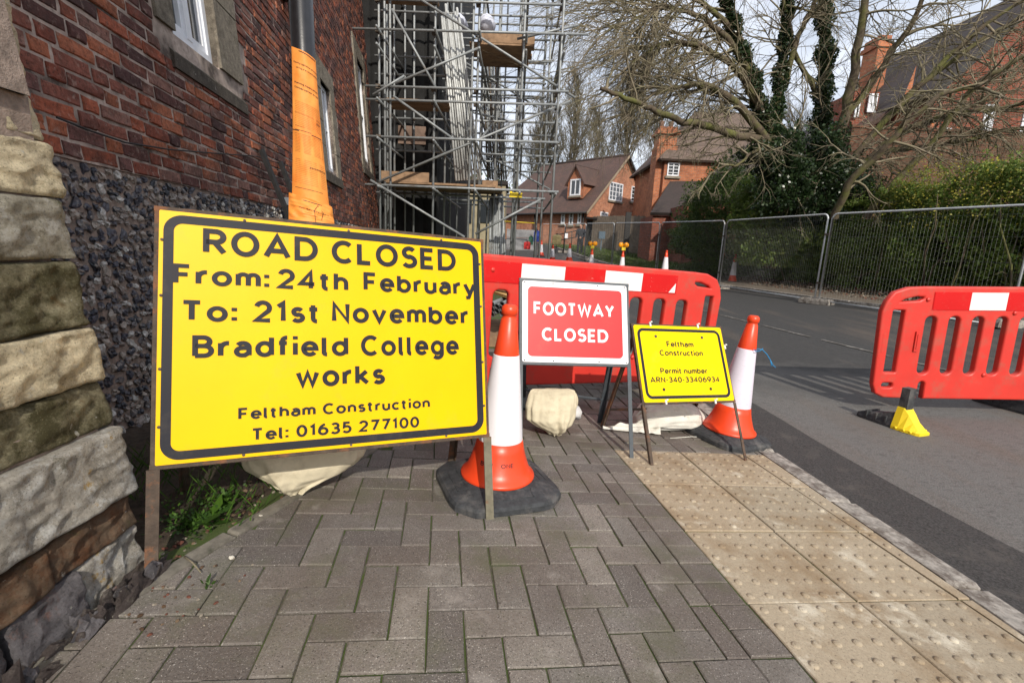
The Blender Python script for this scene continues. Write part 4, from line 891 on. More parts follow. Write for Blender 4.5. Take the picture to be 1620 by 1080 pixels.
# ================================================================ CONES
def tilt_matrix(x, y, rz=0., extra=(0, 0)):
    e = .05; nx = -(T(x + e, y) - T(x - e, y)) / (2 * e) if abs(x - xk(y)) > .1 else .052; ny = .0232; n = Vector((nx + extra[0], ny + extra[1], 1)).normalized()
    q = Vector((0, 0, 1)).rotation_difference(n); return Matrix.Translation((x, y, T(x, y) + .001)) @ q.to_matrix().to_4x4() @ Matrix.Rotation(rz, 4, 'Z')
def make_cone(label, M, base=.52, H=.80, lamp=False, detail=True, ctype=0, group=None, sleeve=None):
    t = thing('traffic_cone', label, 'traffic cone', M=M, group=group)
    mb = MB(); b = base / 2; c = b * .36; oc = [(b, -b + c), (b, b - c), (b - c, b), (-b + c, b), (-b, b - c), (-b, -b + c), (-b + c, -b), (b - c, -b)]
    lay = []
    for k, z in ((1.0, .0), (1.0, .022), (.965, .034), (.62, .062), (.42, .066)):
        # subdivide each edge for soft corners
        P = []
        for i in range(8):
            a, d = np.array(oc[i]), np.array(oc[(i + 1) % 8]); 
            for tt in (0.12, .5, .88): P.append(a + (d - a) * tt)
        lay.append([(p[0] * k, p[1] * k, z) for p in P])
    m = len(lay[0]); vs = [p for l in lay for p in l]; mb.add(vs, [(l * m + i, l * m + (i + 1) % m, (l + 1) * m + (i + 1) % m, (l + 1) * m + i) for l in range(len(lay) - 1) for i in range(m)] + [tuple(range(m - 1, -1, -1)), tuple((len(lay) - 1) * m + i for i in range(m))])
    if detail:
        for a in (0, math.pi / 2, math.pi, -math.pi / 2):   # moulded panel on each flank of the base
            ca, sa = math.cos(a), math.sin(a)
            for (x0, x1, y0, y1) in ((-.09, .09, -.205, -.200), (-.09, .09, -.168, -.163), (-.09, -.085, -.205, -.163), (.085, .09, -.205, -.163)):
                q = [(x0, y0), (x1, y0), (x1, y1), (x0, y1)]; zz = lambda y: .0345 + (.062 - .0345) * ((abs(y) / b - .965) / (.62 - .965)) + .002
                pts = [(x * ca - y * sa, x * sa + y * ca, zz(y)) for x, y in q]; lo = [(p[0], p[1], p[2] - .004) for p in pts]; mb.add(pts + lo, [(0, 1, 2, 3), (0, 4, 5, 1), (1, 5, 6, 2), (2, 6, 7, 3), (3, 7, 4, 0)])
    part('base', mb, M_rubber, t, True)
    k = H / .80; n = 40 if detail else 16
    prof = [(.160, .058), (.163, .066), (.160, .074), (.147, .082), (.133, .110), (.120, .145), (.108, .185), (.099, .225 * k)]
    low = MB(); low.lathe([(r, z) for r, z in prof] + [(.096, .226 * k)], n); part('cone_body', low, M_cone, t, True)
    sl = MB(); sl.lathe([(.098, .222 * k), (.0985, .2225 * k), (.0985, .225 * k), (.056, .588 * k), (.055, .592 * k)], n); part('sleeve', sl, sleeve or M_sleeve, t, True)
    up = MB(); up.lathe([(.053, .58 * k), (.0545, .592 * k), (.033, .742 * k), (.029, .746 * k), (.028, .757 * k), (.034, .760 * k), (.035, .778 * k), (.032, .792 * k), (.024, .798 * k), (.022, .80 * k)], n); part('cone_top', up, M_cone, t, True)
    return t
m = gp(781, 752); C1 = make_cone('tall red and white traffic cone behind the right leg of the road closed sign', tilt_matrix(-.04, 1.93, math.radians(22), (-.02, 0)), .49, .81)
C2 = make_cone('traffic cone with a blue string at the kerb, behind the permit board', tilt_matrix(1.415, 2.88, math.radians(30), (.03, -.02)), .44, .80, sleeve=M_sleeve2)
# moulded maker's lettering on the first cone
def wrap_text(s, root, z, cap, ang0, width, rfun, mat, off=.0):
    me = text_mesh(s, -width / 2, width / 2, z, cap, off, y=0)
    for v in me.vertices:
        r = rfun(v.co.z) + .0012; a = ang0 + v.co.x / r; v.co = Vector((r * math.cos(a), r * math.sin(a), v.co.z))
    link('lettering', me, mat, root)
rf_ = lambda z: np.interp(z, [.082, .110, .145, .185, .23], [.147, .133, .120, .108, .099])
inv = math.radians(-90 - 22 + 0)
wrap_text('BRU', C1, .140, .017, inv - .42, .055, rf_, M_print); wrap_text('ONE', C1, .140, .017, inv + .34, .055, rf_, M_print)
# blue string
b0 = at(1193, 555, 2.84); mb = MB(); pts = [b0, at(1199, 552, 2.82), at(1206, 553, 2.83), at(1213, 560, 2.85), at(1219, 570, 2.86), at(1223, 578, 2.87), at(1227, 581, 2.87)]
mb.tube(pts, .0028, 6); mb.tube([at(1192, 552, 2.82), at(1196, 556, 2.81), at(1202, 555, 2.81), at(1207, 551, 2.8)], .0025, 6); mb.tube([at(1219, 570, 2.86), at(1221, 579, 2.86)], .0028, 6)
single('blue_string', mb, M_string, 'frayed blue string tied to the cone and sticking out over the road', 'string')
# ================================================================ PLASTIC BARRIERS
def curve_mesh(outline, holes, extrude, bevel, res=3):
    cu = bpy.data.curves.new('b', 'CURVE'); cu.dimensions = '2D'; cu.fill_mode = 'BOTH'; cu.extrude = extrude; cu.bevel_depth = bevel; cu.bevel_resolution = res
    for pts in [outline] + holes:
        sp = cu.splines.new('POLY'); sp.points.add(len(pts) - 1); sp.use_cyclic_u = True
        for q, p in zip(sp.points, pts): q.co = (p[0], p[1], 0, 1)
    ob = bpy.data.objects.new('b', cu); COL.objects.link(ob); dg = bpy.context.evaluated_depsgraph_get(); dg.update(); me = bpy.data.meshes.new_from_object(ob.evaluated_get(dg)); bpy.data.objects.remove(ob); bpy.data.curves.remove(cu)
    me.transform(Matrix.Rotation(math.pi / 2, 4, 'X')); me.polygons.foreach_set('use_smooth', [abs(p.normal.y) < .97 for p in me.polygons]); me.materials.clear(); return me
def rr(x0, x1, z0, z1, r, n=6):
    r = min(r, (x1 - x0) / 2 - .001, (z1 - z0) / 2 - .001); cx, cz = (x0 + x1) / 2, (z0 + z1) / 2; return [(cx + a, cz + b) for a, b in rrect(x1 - x0, z1 - z0, r, n)]
def make_barrier(label, P, Q, zP, zQ, L_, Hh=.9, nslot=8, flipfoot=False, boards=None, hw=.058, group='red plastic barriers across the works'):
    ex = Vector((Q[0] - P[0], Q[1] - P[1], zQ - zP)).normalized(); up = Vector((0, 0, 1)); up = (up - ex * up.dot(ex)).normalized(); ey = up.cross(ex); M = Matrix.Translation((P[0], P[1], zP)) @ Matrix((ex, ey, up)).transposed().to_4x4()
    t = thing('pedestrian_barrier', label, 'barrier', M=M, group=group); B = .016
    # outline grown by the bevel, so shrink it
    o = [(.03, .09), (.06, .035), (.12, .005)] + [(.36, .0), (.36, .12)] + [(.40 - .04 * math.cos(a), .12 + .04 * math.sin(a)) for a in np.linspace(0.3, math.pi - .3, 6)] + [(.44, .12), (.44, .0)]
    R_ = [(L_ - x, z) for x, z in o[::-1]]; top = [(L_ - .005, .72), (L_ - .03, .80), (L_ - .09, .86), (L_ - .19, .895), (L_ - .32, Hh)]; tl = [(L_ - x, z) for x, z in top[::-1]]
    out = [(x, z) for x, z in o] + R_ + [(L_ - .02, .12)] + top + tl + [(.02, .12)]
    cx = L_ / 2; out = [(x + (B if x < cx else -B) * (1 if x < .05 or x > L_ - .05 else 0), z + (B if z < .05 else (-B if z > .7 else 0))) for x, z in out]
    holes = []
    for mir in (0, 1):
        def mm(p): return [(L_ - x, z) for x, z in p] if mir else p
        holes.append(mm([(.115, .785), (.16, .815), (.25, .838), (.32, .835), (.325, .80), (.28, .775), (.12, .765)]))
        holes.append(mm(rr(.075, .195, .20, .73, .025))); holes.append(mm(rr(.075, .19, .075, .145, .035)))
    z0, z1 = .19, .685; a0, a1 = .30, L_ - .30; pitch = (a1 - a0) / nslot
    for k in range(nslot): c = a0 + pitch * (k + .5); holes.append(rr(c - hw, c + hw, z0, z1, .055, 8))
    me = curve_mesh(out, holes, .012, B, 3); body = part('panel', me, M_barrier, t, True)
    # swelling round the ribs
    for k in range(nslot + 1):
        x = a0 + pitch * k; mb = MB(); mb.tube([(x, 0, z0 - .02), (x, 0, z0 + .06), (x, 0, z1 - .06), (x, 0, z1 + .02)], [.024, .027, .027, .024], 14); part('rib', mb, M_barrier, t, True)
    for x in (.045, L_ - .045):
        mb = MB(); mb.tube([(x, 0, .15), (x, 0, .40)], .025, 12); mb.tube([(x, 0, .38), (x, 0, .53)], .031, 12, smooth=False); mb.tube([(x, 0, .52), (x, 0, .74)], .024, 12); part('hinge_post', mb, M_barrier, t, True)
    mb = MB(); mb.box((a0, -.034, .47), (.035, .012, .16)); mb.box((a0, -.039, .47), (.012, .01, .12)); part('coupling', mb, M_barrier, t, True)
    # reflective board
    bd = MB(); x0, x1 = boards[0]; bd.box(((x0 + x1) / 2, -.0290, .788), (x1 - x0 + .01, .003, .142)); b_ = part('reflective_board', bd, M_refred, t, True); x, k = x0, 0
    while x < x1 - .02:
        w = min(boards[1], x1 - x); mb = MB(); mb.box((x + w / 2, -.0315, .788), (w - .001, .0018, .136)); link('red_square' if (k % 2 == boards[2]) else 'white_square', mb.mesh('square'), M_refred if (k % 2 == boards[2]) else M_refwhite, b_); x += w; k += 1
    for x, z in ((.335, .80), (1.0, .70), (.86, .205), (1.55, .205)):
        mb = MB(); mb.tube([(x, -.026, z), (x, -.037, z)], [.018, .014], 12); part('plug', mb, M_barrier, t, True)
    return t
B1 = make_barrier('long red plastic barrier standing behind the footway closed sign', (-.50, 3.02), (1.66, 3.93), .19 - .02, .065, 2.38, .9, 8, boards=((.205, 1.88), .335, 0), hw=.072)
B2 = make_barrier('red plastic barrier on the road at the right, on a yellow tipped foot', (2.90, 3.70), (4.95, 3.64), .040, .125, 2.2, .9, 9, boards=((.38, 1.80), .272, 0))
tri = MB(); tri.add([(1.88 - .075, -.0345, .725), (1.88 - .012, -.0345, .725), (1.88 - .012, -.0345, .80)], [(0, 1, 2)]); part('white_triangle', tri, M_refwhite, B1, True)
def make_foot(label, p_front, p_back, neck):
    a, b = np.array(p_front), np.array(p_back); d = (a - b)[:2]; L_ = np.linalg.norm(d); d /= L_; M = Matrix.Translation((b[0], b[1], T(b[0], b[1]))) @ Matrix.Rotation(math.atan2(d[1], d[0]), 4, 'Z')
    inv_ = B2.matrix_basis.inverted(); t = None
    def lay(secs):  # sections: x, half width, z top, top half width
        mb = MB(); vs = []
        for x, w, h, tw in secs: vs += [(x, -w, 0), (x, -w, .02), (x, -tw, h), (x, tw, h), (x, w, .02), (x, w, 0)]
        n = len(secs); return mb.add(vs, [(i * 6 + j, i * 6 + (j + 1) % 6, (i + 1) * 6 + (j + 1) % 6, (i + 1) * 6 + j) for i in range(n - 1) for j in range(6)] + [(5, 4, 3, 2, 1, 0), tuple((n - 1) * 6 + j for j in range(6))])
    mb = lay([(0, .05, .035, .04), (.03, .07, .05, .05), (.18, .075, .085, .05), (L_ * .60, .075, .12, .05)]); 
    for x in (.08, .15, .22): mb.box((x, 0, .05), (.012, .152, .05))
    t = link('foot', mb.mesh('foot'), M_rubber, B2, inv_ @ M)
    mb = lay([(L_ * .60, .078, .165, .045), (L_ * .70, .078, .165, .045), (L_ * .78, .075, .125, .04), (L_ * .86, .07, .075, .035), (L_ * .95, .065, .035, .04), (L_, .055, .022, .04)])
    for s in (-1, 1):
        for x in (L_ * .68, L_ * .80, L_ * .9): mb.tube([(x, s * .078, .018), (x, s * .088, .018)], .009, 8)
    part('yellow_tip', mb, M_yplastic, t, True)
    mb = MB(); mb.box((L_ * .66, 0, .2), (.055, .07, .22)); part('neck', mb, M_rubber, t, True); return t
make_foot('black rubber barrier foot with a bright yellow tip on the road', gp(1462, 690), gp(1362, 656), None)
make_foot('black and yellow barrier foot hidden under the middle of the right hand barrier', (4.4, 3.35, 0), (4.2, 4.1, 0), None)
# ================================================================ MESH FENCE
FP = [(9.35, 3.9), (7.838, 7.365), (6.748, 10.556), (6.008, 14.03), (5.14, 17.42), (4.17, 20.79), (3.45, 24.21), (2.75, 27.64), (1.6, 30.8)]
FT = [2.10, 2.145 - .03, 2.145, 2.166, 2.255, 2.365, 2.48, 2.59, 2.7]
FP = [(x, y) for x, y in FP]
# exact corners from the photograph: panel tops
names = ['nearest mesh fence panel, cut off by the right edge of the picture', 'wide mesh fence panel between the hedge and the road, left of the nearest one', 'mesh fence panel behind the small lone traffic cone', 'mesh fence panel in front of the dark shrub', 'mesh fence panel in front of the lawn and wooden fence', 'mesh fence panel just right of the standing man', 'mesh fence panel just left of the standing man', 'farthest mesh fence panel by the scaffolding']
def fence_panel(i):
    a, b = np.array(FP[i]), np.array(FP[i + 1]); za, zb = FT[i] - 2.0, FT[i + 1] - 2.0; d = b - a; L_ = np.linalg.norm(d) - .07; u = d / np.linalg.norm(d); a2 = a + u * .035; b2 = b - u * .035
    ex = Vector((u[0], u[1], (zb - za) / np.linalg.norm(d))); A = Vector((a2[0], a2[1], za)); up = Vector((0, 0, 1))
    t = thing('temporary_fence', names[i], 'mesh fence panel', tuple(A), 'temporary mesh fence panels along the far kerb'); P = lambda x, z: np.array(A + ex * x + up * z)
    r = .019; q = .11; far = i > 2; mb = MB(); pts = [P(r, 0), P(r, 2 - q)] + [P(r + q - q * math.cos(k), 2 - r - q + q * math.sin(k)) for k in np.linspace(.2, 1.57, 5)] + [P(L_ - r - q + q * math.sin(k), 2 - r - q + q * math.cos(k)) for k in np.linspace(0, 1.4, 5)] + [P(L_ - r, 2 - q), P(L_ - r, 0)]
    mb.tube(pts, r, 6 if far else 10); mb.tube([P(r, .12), P(L_ - r, .12)], r * .85, 6 if far else 8); part('frame', mb, M_galvf, t)
    w = MB(); n = int(L_ / .058); wr = .0009
    for k in range(1, n): x = L_ * k / n; w.tube([P(x, .12), P(x, 1.98)], wr, 3, False, False)
    for z in (.30, .70, 1.10, 1.50, 1.85): w.tube([P(.02, z), P(L_ - .02, z)], wr * 1.2, 3, False, False)
    tag(part('wire_mesh', w, M_wire, t), kind='stuff')
for i in range(8): fence_panel(i)
for i in range(1, 8):
    x, y = FP[i]; z = T(x - .02, y); d = np.array(FP[i + 1]) - np.array(FP[i - 1]); ang = math.atan2(d[1], d[0]) + (1.2 if i % 2 else .2)
    t = thing('concrete_block', ['', 'grey concrete block foot under the joint of the two nearest fence panels', 'concrete fence foot left of the widest visible panel', 'concrete fence foot beside the lone cone'][i] if i < 4 else ['concrete fence foot in front of the lawn', 'concrete fence foot right of the standing man', 'concrete fence foot left of the standing man', 'farthest concrete fence foot, near the scaffolding'][i - 4], 'fence foot', (x, y, z), 'concrete feet of the mesh fence')
    M = Matrix.Rotation(ang, 4, 'Z'); mb = MB(); vs = []
    for k, zz in ((1, 0), (1, .07), (.88, .12)): vs += [(sx * .34 * k, sy * .11 * k, zz) for sx, sy in ((-1, -1), (1, -1), (1, 1), (-1, 1))]
    mb.add([tuple(M @ Vector(v)) for v in vs], [(l * 4 + j, l * 4 + (j + 1) % 4, (l + 1) * 4 + (j + 1) % 4, (l + 1) * 4 + j) for l in (0, 1) for j in range(4)] + [(8, 9, 10, 11)]); part('block', mb, M_kerb, t, True)
    mb = MB(); zt = FT[i] - 2.0
    for hh in (.5, 1.55): mb.box((0, 0, zt - z + hh), (.11, .05, .04), np.array(Matrix.Rotation(math.atan2(d[1], d[0]), 3, 'Z')))
    part('clip', mb, M_coupler, t, True)
# ================================================================ SANDBAGS
def sack(name, label, fn, mat, seed, nu=110, nv=70, folds=.012, extra=None, nk=(0, 0, -1)):
    nk = Vector(nk).normalized()
    off = Vector((seed * 7.3, seed * 3.1, 2)); 
    def f(u, v):
        a = u * 2 * math.pi; b = (v - .5) * math.pi; x, y, z = math.cos(b) * math.cos(a), math.cos(b) * math.sin(a), math.sin(b)
        sgn = lambda t, e: math.copysign(abs(t) ** e, t)
        p = Vector((sgn(x, .75), sgn(y, .75), sgn(z, .7))); k = 1 + .10 * noise.noise(Vector((x, y, z)) * 1.7 + off)
        q = Vector(fn(p * k)); tt = Vector((x, y, z)).dot(nk); e1 = nk.orthogonal().normalized(); ph_ = math.atan2(p.dot(nk.cross(e1)), p.dot(e1)); g_ = max(0, tt + .45); w = (math.sin(ph_ * 6 + 3 * noise.noise(Vector((x, y, z)) * 2 + off)) * .6 + math.sin(ph_ * 13 + 5 * noise.noise(Vector((x, y, z)) + off)) * .25) * folds * g_ * (1.4 - .7 * tt) + noise.noise(Vector((x, y, z)) * 3 + off) * folds * .8 + noise.noise(Vector((x, y, z)) * 9 + off) * folds * .25
        n = Vector((x, y, z)); return tuple(q + n * w)
    mb = MB(); mb.grid(f, nu, nv); 
    if extra: extra(mb)
    return single(name, mb, mat, label, 'sandbag')
def Bx(c, ax, ay, az, neck=None):
    c, ax, ay, az = Vector(c), Vector(ax), Vector(ay), Vector(az)
    def fn(p):
        s = 1.
        if neck is not None:
            t = p.dot(Vector(neck)); s = 1 - .55 * max(0, t) ** 1.5
        q = Vector(p)
        if neck is not None: nk = Vector(neck); along = nk * q.dot(nk); q = along + (q - along) * s
        return c + ax * q.x + ay * q.y + az * q.z
    return fn
def bag(label, O, A, B, C, secs, mat, seed, folds=.010):
    """sack given by cross sections: position along A, extent lo..hi along B, half thickness along C, offset along C"""
    O, A, B, C = [np.array(v, float) for v in (O, A, B, C)]; off = Vector((seed * 9.1, seed * 4.7, 0)); S_ = np.array(secs); tt = np.linspace(0, 1, len(secs)); nu, nv = 110, 70
    def f(u, v):
        t = .5 - .5 * math.cos(v * math.pi); q = [np.interp(t, tt, S_[:, i]) for i in range(5)]; a = u * 2 * math.pi; e = math.sqrt(max(0, 1 - (2 * v - 1) ** 14)); cb = math.copysign(abs(math.cos(a)) ** .8, math.cos(a)); ct = math.copysign(abs(math.sin(a)) ** .9, math.sin(a)); mid, hw = (q[1] + q[2]) / 2, (q[2] - q[1]) / 2
        p = Vector((math.cos(a), math.sin(a), v * 2.2)); k = .25 + 1.1 * t
        w = folds * (k * (math.sin(a * 7 + 4 * noise.noise(p * 1.3 + off)) * .5 + math.sin(a * 15 + v * 3 + 6 * noise.noise(p + off)) * .3) + 1.3 * noise.noise(p * 1.8 + off) + .5 * noise.noise(p * 5 + off))
        return tuple(O + A * q[0] + B * (mid + hw * cb * e + w * math.cos(a) * e) + C * (q[4] + (q[3] * ct + w * math.sin(a)) * e))
    mb = MB(); mb.grid(f, nu, nv); return single('sandbag', mb, mat, label, 'sandbag')
g1 = gp(455, 786); bag('off white sandbag hanging creased under the bottom edge of the road closed sign', g1 + (0, .06, 0), (0, .15, 1), (.88, .47, 0), (.47, -.88, 0), [(.26, -.16, .24, .04, .02), (.20, -.19, .28, .10, .03), (.13, -.17, .27, .12, .02), (.08, -.12, .22, .11, .01), (.04, -.07, .09, .08, .01), (.006, -.03, .03, .03, .03)], M_sack, 1, .013)
g2 = gp(872, 694); bag('cream sandbag draped over the base bar of the footway closed sign', g2 + (0, .09, 0), (0, .1, 1), (1, .12, 0), (.12, -1, 0), [(.265, -.125, .135, .012, .0), (.24, -.135, .142, .05, .01), (.18, -.155, .140, .09, .03), (.11, -.155, .125, .10, .03), (.07, -.10, .11, .085, .03), (.035, -.035, .085, .06, .03), (.0, .0, .05, .02, .03)], M_sack, 2, .011)
def neck2(mb):
    c = g2 + np.array([.10, .22, .20]); rock(mb, lambda a, b, cc: (c[0] + a, c[1] + cc, c[2] + b), (.045, .04, .04), ico2, ico2f, .3, True)
    c2 = g2 + np.array([.15, .20, .10]); rock(mb, lambda a, b, cc: (c2[0] + a, c2[1] + cc, c2[2] + b), (.035, .055, .03), ico2, ico2f, .8, True)
mb = MB(); neck2(mb); single('plastic_wrapping', mb, simple('cloudy_plastic', (.55, .55, .55), .3, bumpk=.4), 'crumpled clear plastic wrapping sticking up behind the cream sandbag', 'wrapping')
g3 = gp(1030, 690); bag('white sandbag lying behind the legs of the permit board', g3 + (.15, .17, .0), (-1, -.15, 0), (0, .25, 1), (.15, -1, 0), [(-.25, .0, .09, .05, .0), (-.17, .0, .15, .09, .0), (-.06, .0, .175, .11, .0), (.07, .0, .165, .11, .0), (.16, .0, .14, .09, .0), (.22, .0, .08, .05, .0)], M_sack2, 3, .010)
V = MB(); fx0 = gp(953, 681); fx1 = gp(1045, 690)
V.grid(lambda u, v: (lambda p: (p[0], p[1], T(p[0], p[1]) + .012 + .03 * max(0, noise.noise(Vector((u * 5, v * 4, 1)))) + .05 * u * v))(fx0 + (fx1 - fx0) * u + np.array([.02, .10, 0]) * v * (.3 + u)), 40, 14)
single('torn_sack', V, M_sack2, 'flat torn end of a white sack spread on the paving beside the red sign leg', 'sack')
mb = MB(); a, b = gp(1060, 694), gp(1130, 693); mb.tube([a + (0, 0, .004), (a + b) / 2 + (0, .02, .005), b + (0, 0, .004)], .0025, 5); single('string', mb, M_sack2, 'thin pale string on the paving below the permit board', 'string')
# ================================================================ LAMP POST AND NOTICES
lx, ly = -1.22, 2.9; lz = P0(lx, ly); LT = lambda z: (lx - .012 * (z - lz), ly, z)
lp = thing('lamp_post', 'black round lamp post wrapped in orange planning notices beside the brick wall', 'lamp post', (lx, ly, lz))
mb = MB(); mb.tube([LT(lz - .05), LT(1.15)], .082, 24); part('base_section', mb, M_blackpaint, lp)
mb = MB(); mb.tube([LT(1.15), LT(1.22), LT(6)], [.08, .064, .060], 24); part('shaft', mb, M_blackpaint, lp)
mb = MB(); mb.tube([LT(6), (lx + .3, ly - .1, 6.35), (lx + 1.0, ly - .3, 6.45)], .03, 10); part('arm', mb, M_blackpaint, lp)
mb = MB(); mb.box((lx + 1.2, ly - .35, 6.43), (.5, .2, .09)); part('lantern', mb, M_blackpaint, lp)
def notice(name, label, z0, z1, wf, rf, skew, lines, seed):
    """paper curled round the post; u across, t from bottom to top"""
    facing = math.atan2(-ly, -lx + .1) ; 
    def P(u, t, o=0.):
        z = z0 + (z1 - z0) * t; r = rf(t) + o; w = wf(t); flat = .5 * (w / 2 / r); a = (u - .5) * w / r; a = max(-1.9, min(1.9, a))
        x_, y_ = r * math.sin(a), r * math.cos(a); over = ((u - .5) * w - r * a); x_ += over
        y_ += (.006 if seed == 1 else .016) * noise.noise(Vector((u * (3 if seed == 1 else 6), t * 4, seed))) + .004 * noise.noise(Vector((u * 5, t * 14, seed)))
        ca, sa = math.cos(facing), math.sin(facing); cx = lx - .012 * (z - lz)
        return (cx + y_ * ca - x_ * sa, ly + y_ * sa + x_ * ca, z + skew * (u - .5) * (1 if t > .5 else .8))
    mb = MB(); mb.grid(lambda u, v: P(u, v), 24, 40); mb.grid(lambda u, v: P(1 - u, v, -.0015), 24, 40)
    o = single(name, mb, M_orange, label, 'notice'); pr_ = MB(); pk = MB()
    for (u0, u1, t, th, dark) in lines:
        n = 6; vs = [P(u0 + (u1 - u0) * i / n, t + s * th, .0012) for s in (0, 1) for i in range(n + 1)]; (pk if dark else pr_).add(vs, [(i, i + 1, n + 2 + i, n + 1 + i) for i in range(n)])
    link('print_lines', pr_.mesh('print_lines'), M_print2, o)
    if pk.v: link('dark_lines', pk.mesh('dark_lines'), M_print, o)
    return o, P
def ntext(o, P, s, u0, u1, t, cap, off=0.):
    me = text_mesh(s, u0, u1, t, cap, off, y=0)
    for v in me.vertices: v.co = Vector(P(v.co.x, v.co.z, .0016))
    link('lettering', me, M_print, o)
zt = at(485, 82, 2.84)[2]; zm = at(500, 322, 2.84)[2]; zbt = at(505, 350, 2.84)[2]
lines = [(.12, .95, t, .0022, False) for t in np.linspace(.50, .66, 15)] + [(.12, .95, t, .002, False) for t in np.linspace(.12, .28, 14)] + [(.12, .95, t, .002, False) for t in np.linspace(.33, .44, 12)] + [(.10, .98, .585, .003, False), (.10, .98, .45, .003, False), (.12, .8, .085, .003, True), (.12, .6, .475, .003, True), (.32, .95, .985, .006, True), (.0, .25, .468, .005, True), (.6, .95, .463, .005, True)]
n1, P1 = notice('planning_notice', 'long orange planning notice with printed text wrapped round the lamp post', zm, zt, lambda t: .148 + .095 * (1 - t) ** 1.4, lambda t: .070 + .045 * (1 - t) ** 1.5, -.05, lines, 1)
ntext(n1, P1, 'Planning Application affecting', .10, 1.0, .905, .011); ntext(n1, P1, 'setting of a Listed Building', .2, 1.0, .875, .011); ntext(n1, P1, 'Planning Application', .12, .95, .775, .012, .02); ntext(n1, P1, 'Conservation Area', .12, .95, .745, .012, .02); ntext(n1, P1, '23/', .78, .95, .555, .012, .03); ntext(n1, P1, '23/01900/FUL', .5, .97, .235, .011, .03)
n2, P2 = notice('planning_notice', 'short crumpled orange notice tied lower on the lamp post just above the big sign', zbt - .03, zm + .02, lambda t: .285, lambda t: .128 + .03 * (1 - t), -.065, [(.35, .7, .86, .025, True), (.3, .9, .45, .012, False), (.3, .6, .38, .012, False)], 4)
ntext(n2, P2, 'West Berkshire Council', .25, .85, .55, .05)
mb = MB(); mb.tube([P2(.62, .82, .003), P2(.55, .6, .004), P2(.56, .2, .004), P2(.58, .0, .003)], .0015, 5); mb.tube([P2(.62, .82, .003), P2(.72, .6, .004), P2(.68, .3, .004)], .0015, 5); single('string', mb, M_print, 'loop of dark string hanging on the lower orange notice', 'string')
# ================================================================ SCAFFOLDING
SY = 10.1
def sf(u, v, dy=0.): return at(u, v, SY + dy)
sc = thing('scaffold_tower', 'tall galvanised tube scaffolding standing between the brick building and the road', 'scaffolding', (-1.0, SY, T(-1, SY)))
GZ = lambda x, y: T(x, y) if x < xk(y) else T(x, y)
nparts = [0]
def tub(p, q, name='pole', r=.0242, ext=.0, mat=None, lab=None):
    p, q = np.array(p, float), np.array(q, float); d = (q - p) / np.linalg.norm(q - p); mb = MB(); mb.tube([p - d * ext, q + d * ext], r, 8); nparts[0] += 1; o = part(name, mb, mat or M_galv, sc); 
    return o
def coup(p):
    mb = MB(); mb.box(p, (.09, .09, .075)); mb.box(np.array(p) + (.03, -.05, .01), (.05, .05, .035)); part('coupler', mb, M_coupler, sc)
cols = [(600, 0), (606, .12), (617, 0), (686, 0), (744, 0), (752, .1), (822, 0)]
XF = [at(u, 200, SY)[0] for u, _ in cols] + [at(880, 200, 9.9)[0]]
for (u, dy), x in zip(cols + [(880, -.2)], XF): tub((x, SY + dy, GZ(x, SY)), (x + .02, SY + dy, 9))
rows_y = [1.25, 2.5, 3.9]
XR = [XF[0] - .12, XF[2] + .2, XF[3] + .05, XF[4] + .1, XF[6] - .05, XF[7] - .15]
for dy in rows_y:
    for x in XR + [XF[5] + .38]:
        xx = x + rng.uniform(-.06, .06); tub((xx, SY + dy, GZ(xx, SY + dy)), (xx, SY + dy, 9))
# extra uprights in the dark left part
for k in range(3): x = XF[0] + .05 + .12 * k; tub((x, SY + 1 + .5 * k, GZ(x, SY)), (x, SY + 1 + .5 * k, 9))
zl = [at(750, v, SY)[2] for v in (300, 224, 166, 145, 56, 8, -60, -150)]
zl0 = zl
for i, z in enumerate(zl):
    tub((XF[0] - (.55 if i in (0, 4) else .25), SY - .05, z), (XF[7] + (.12, .05, -.02, .2, .5, .1, .1, .1)[i], SY - .05 - .2 * (1 if i != 5 else .5), z + .0), 'ledger')
    for x in (XF[0], XF[3], XF[5], XF[7]): coup((x, SY - .03, z))
for dy in rows_y:
    for z in zl[:1] + [zl[0] + .95, zl[2], zl[2] + .9, zl[4], zl[4] + .9, zl[6]]:
        tub((XR[0] - .3, SY + dy - .05, z + rng.uniform(-.04, .04)), (XR[-1] + rng.uniform(0, .35), SY + dy - .05, z + rng.uniform(-.04, .04)), 'ledger')
for z in (zl[0], zl[2], zl[4], zl[6], zl[0] + .9, zl[2] + .95):     # transoms running back
    for x in [XF[0], XF[3], XF[5], XF[6], XF[7]]:
        tub((x + .06, SY - .35, z - .05), (x + .06, SY + 4.3, z - .05), 'transom')
# diagonals measured on the front face
for a, b in (((666, 0), (910, 155)), ((586, 285), (735, 375)), ((600, 287), (902, 160)), ((752, 370), (855, 316)), ((622, 152), (720, 222)), ((625, 132), (760, 75)), ((590, 150), (640, 120)), ((620, 15), (690, 140)), ((818, 62), (915, 40))):
    tub(sf(*a, -.1), sf(*b, -.1), 'brace')
for a, b in (((625, 195), (680, 258)), ((625, 262), (690, 180)), ((640, 60), (745, 110)), ((632, 50), (686, 78)), ((690, 165), (800, 190)), ((705, 80), (850, 170)), ((760, 240), (870, 300)), ((640, 20), (700, 90)), ((630, 120), (720, 20)), ((655, 370), (685, 310))):
    tub(at(*a, SY + 2.4), at(*b, SY + 2.4), 'brace')
for (x, z0, z1) in ((XF[6], zl[1], zl[3]), (XF[7], zl[4], zl[3] + .2), (XF[6] - .1, zl[3], zl[5]), (XF[7] - .1, zl[2], zl[4] - .1), (XF[5] + .1, zl[1], zl[2])):
    tub((x, SY - .1, z0), (x + .1, SY + 2.6, z1 + .3), 'brace')
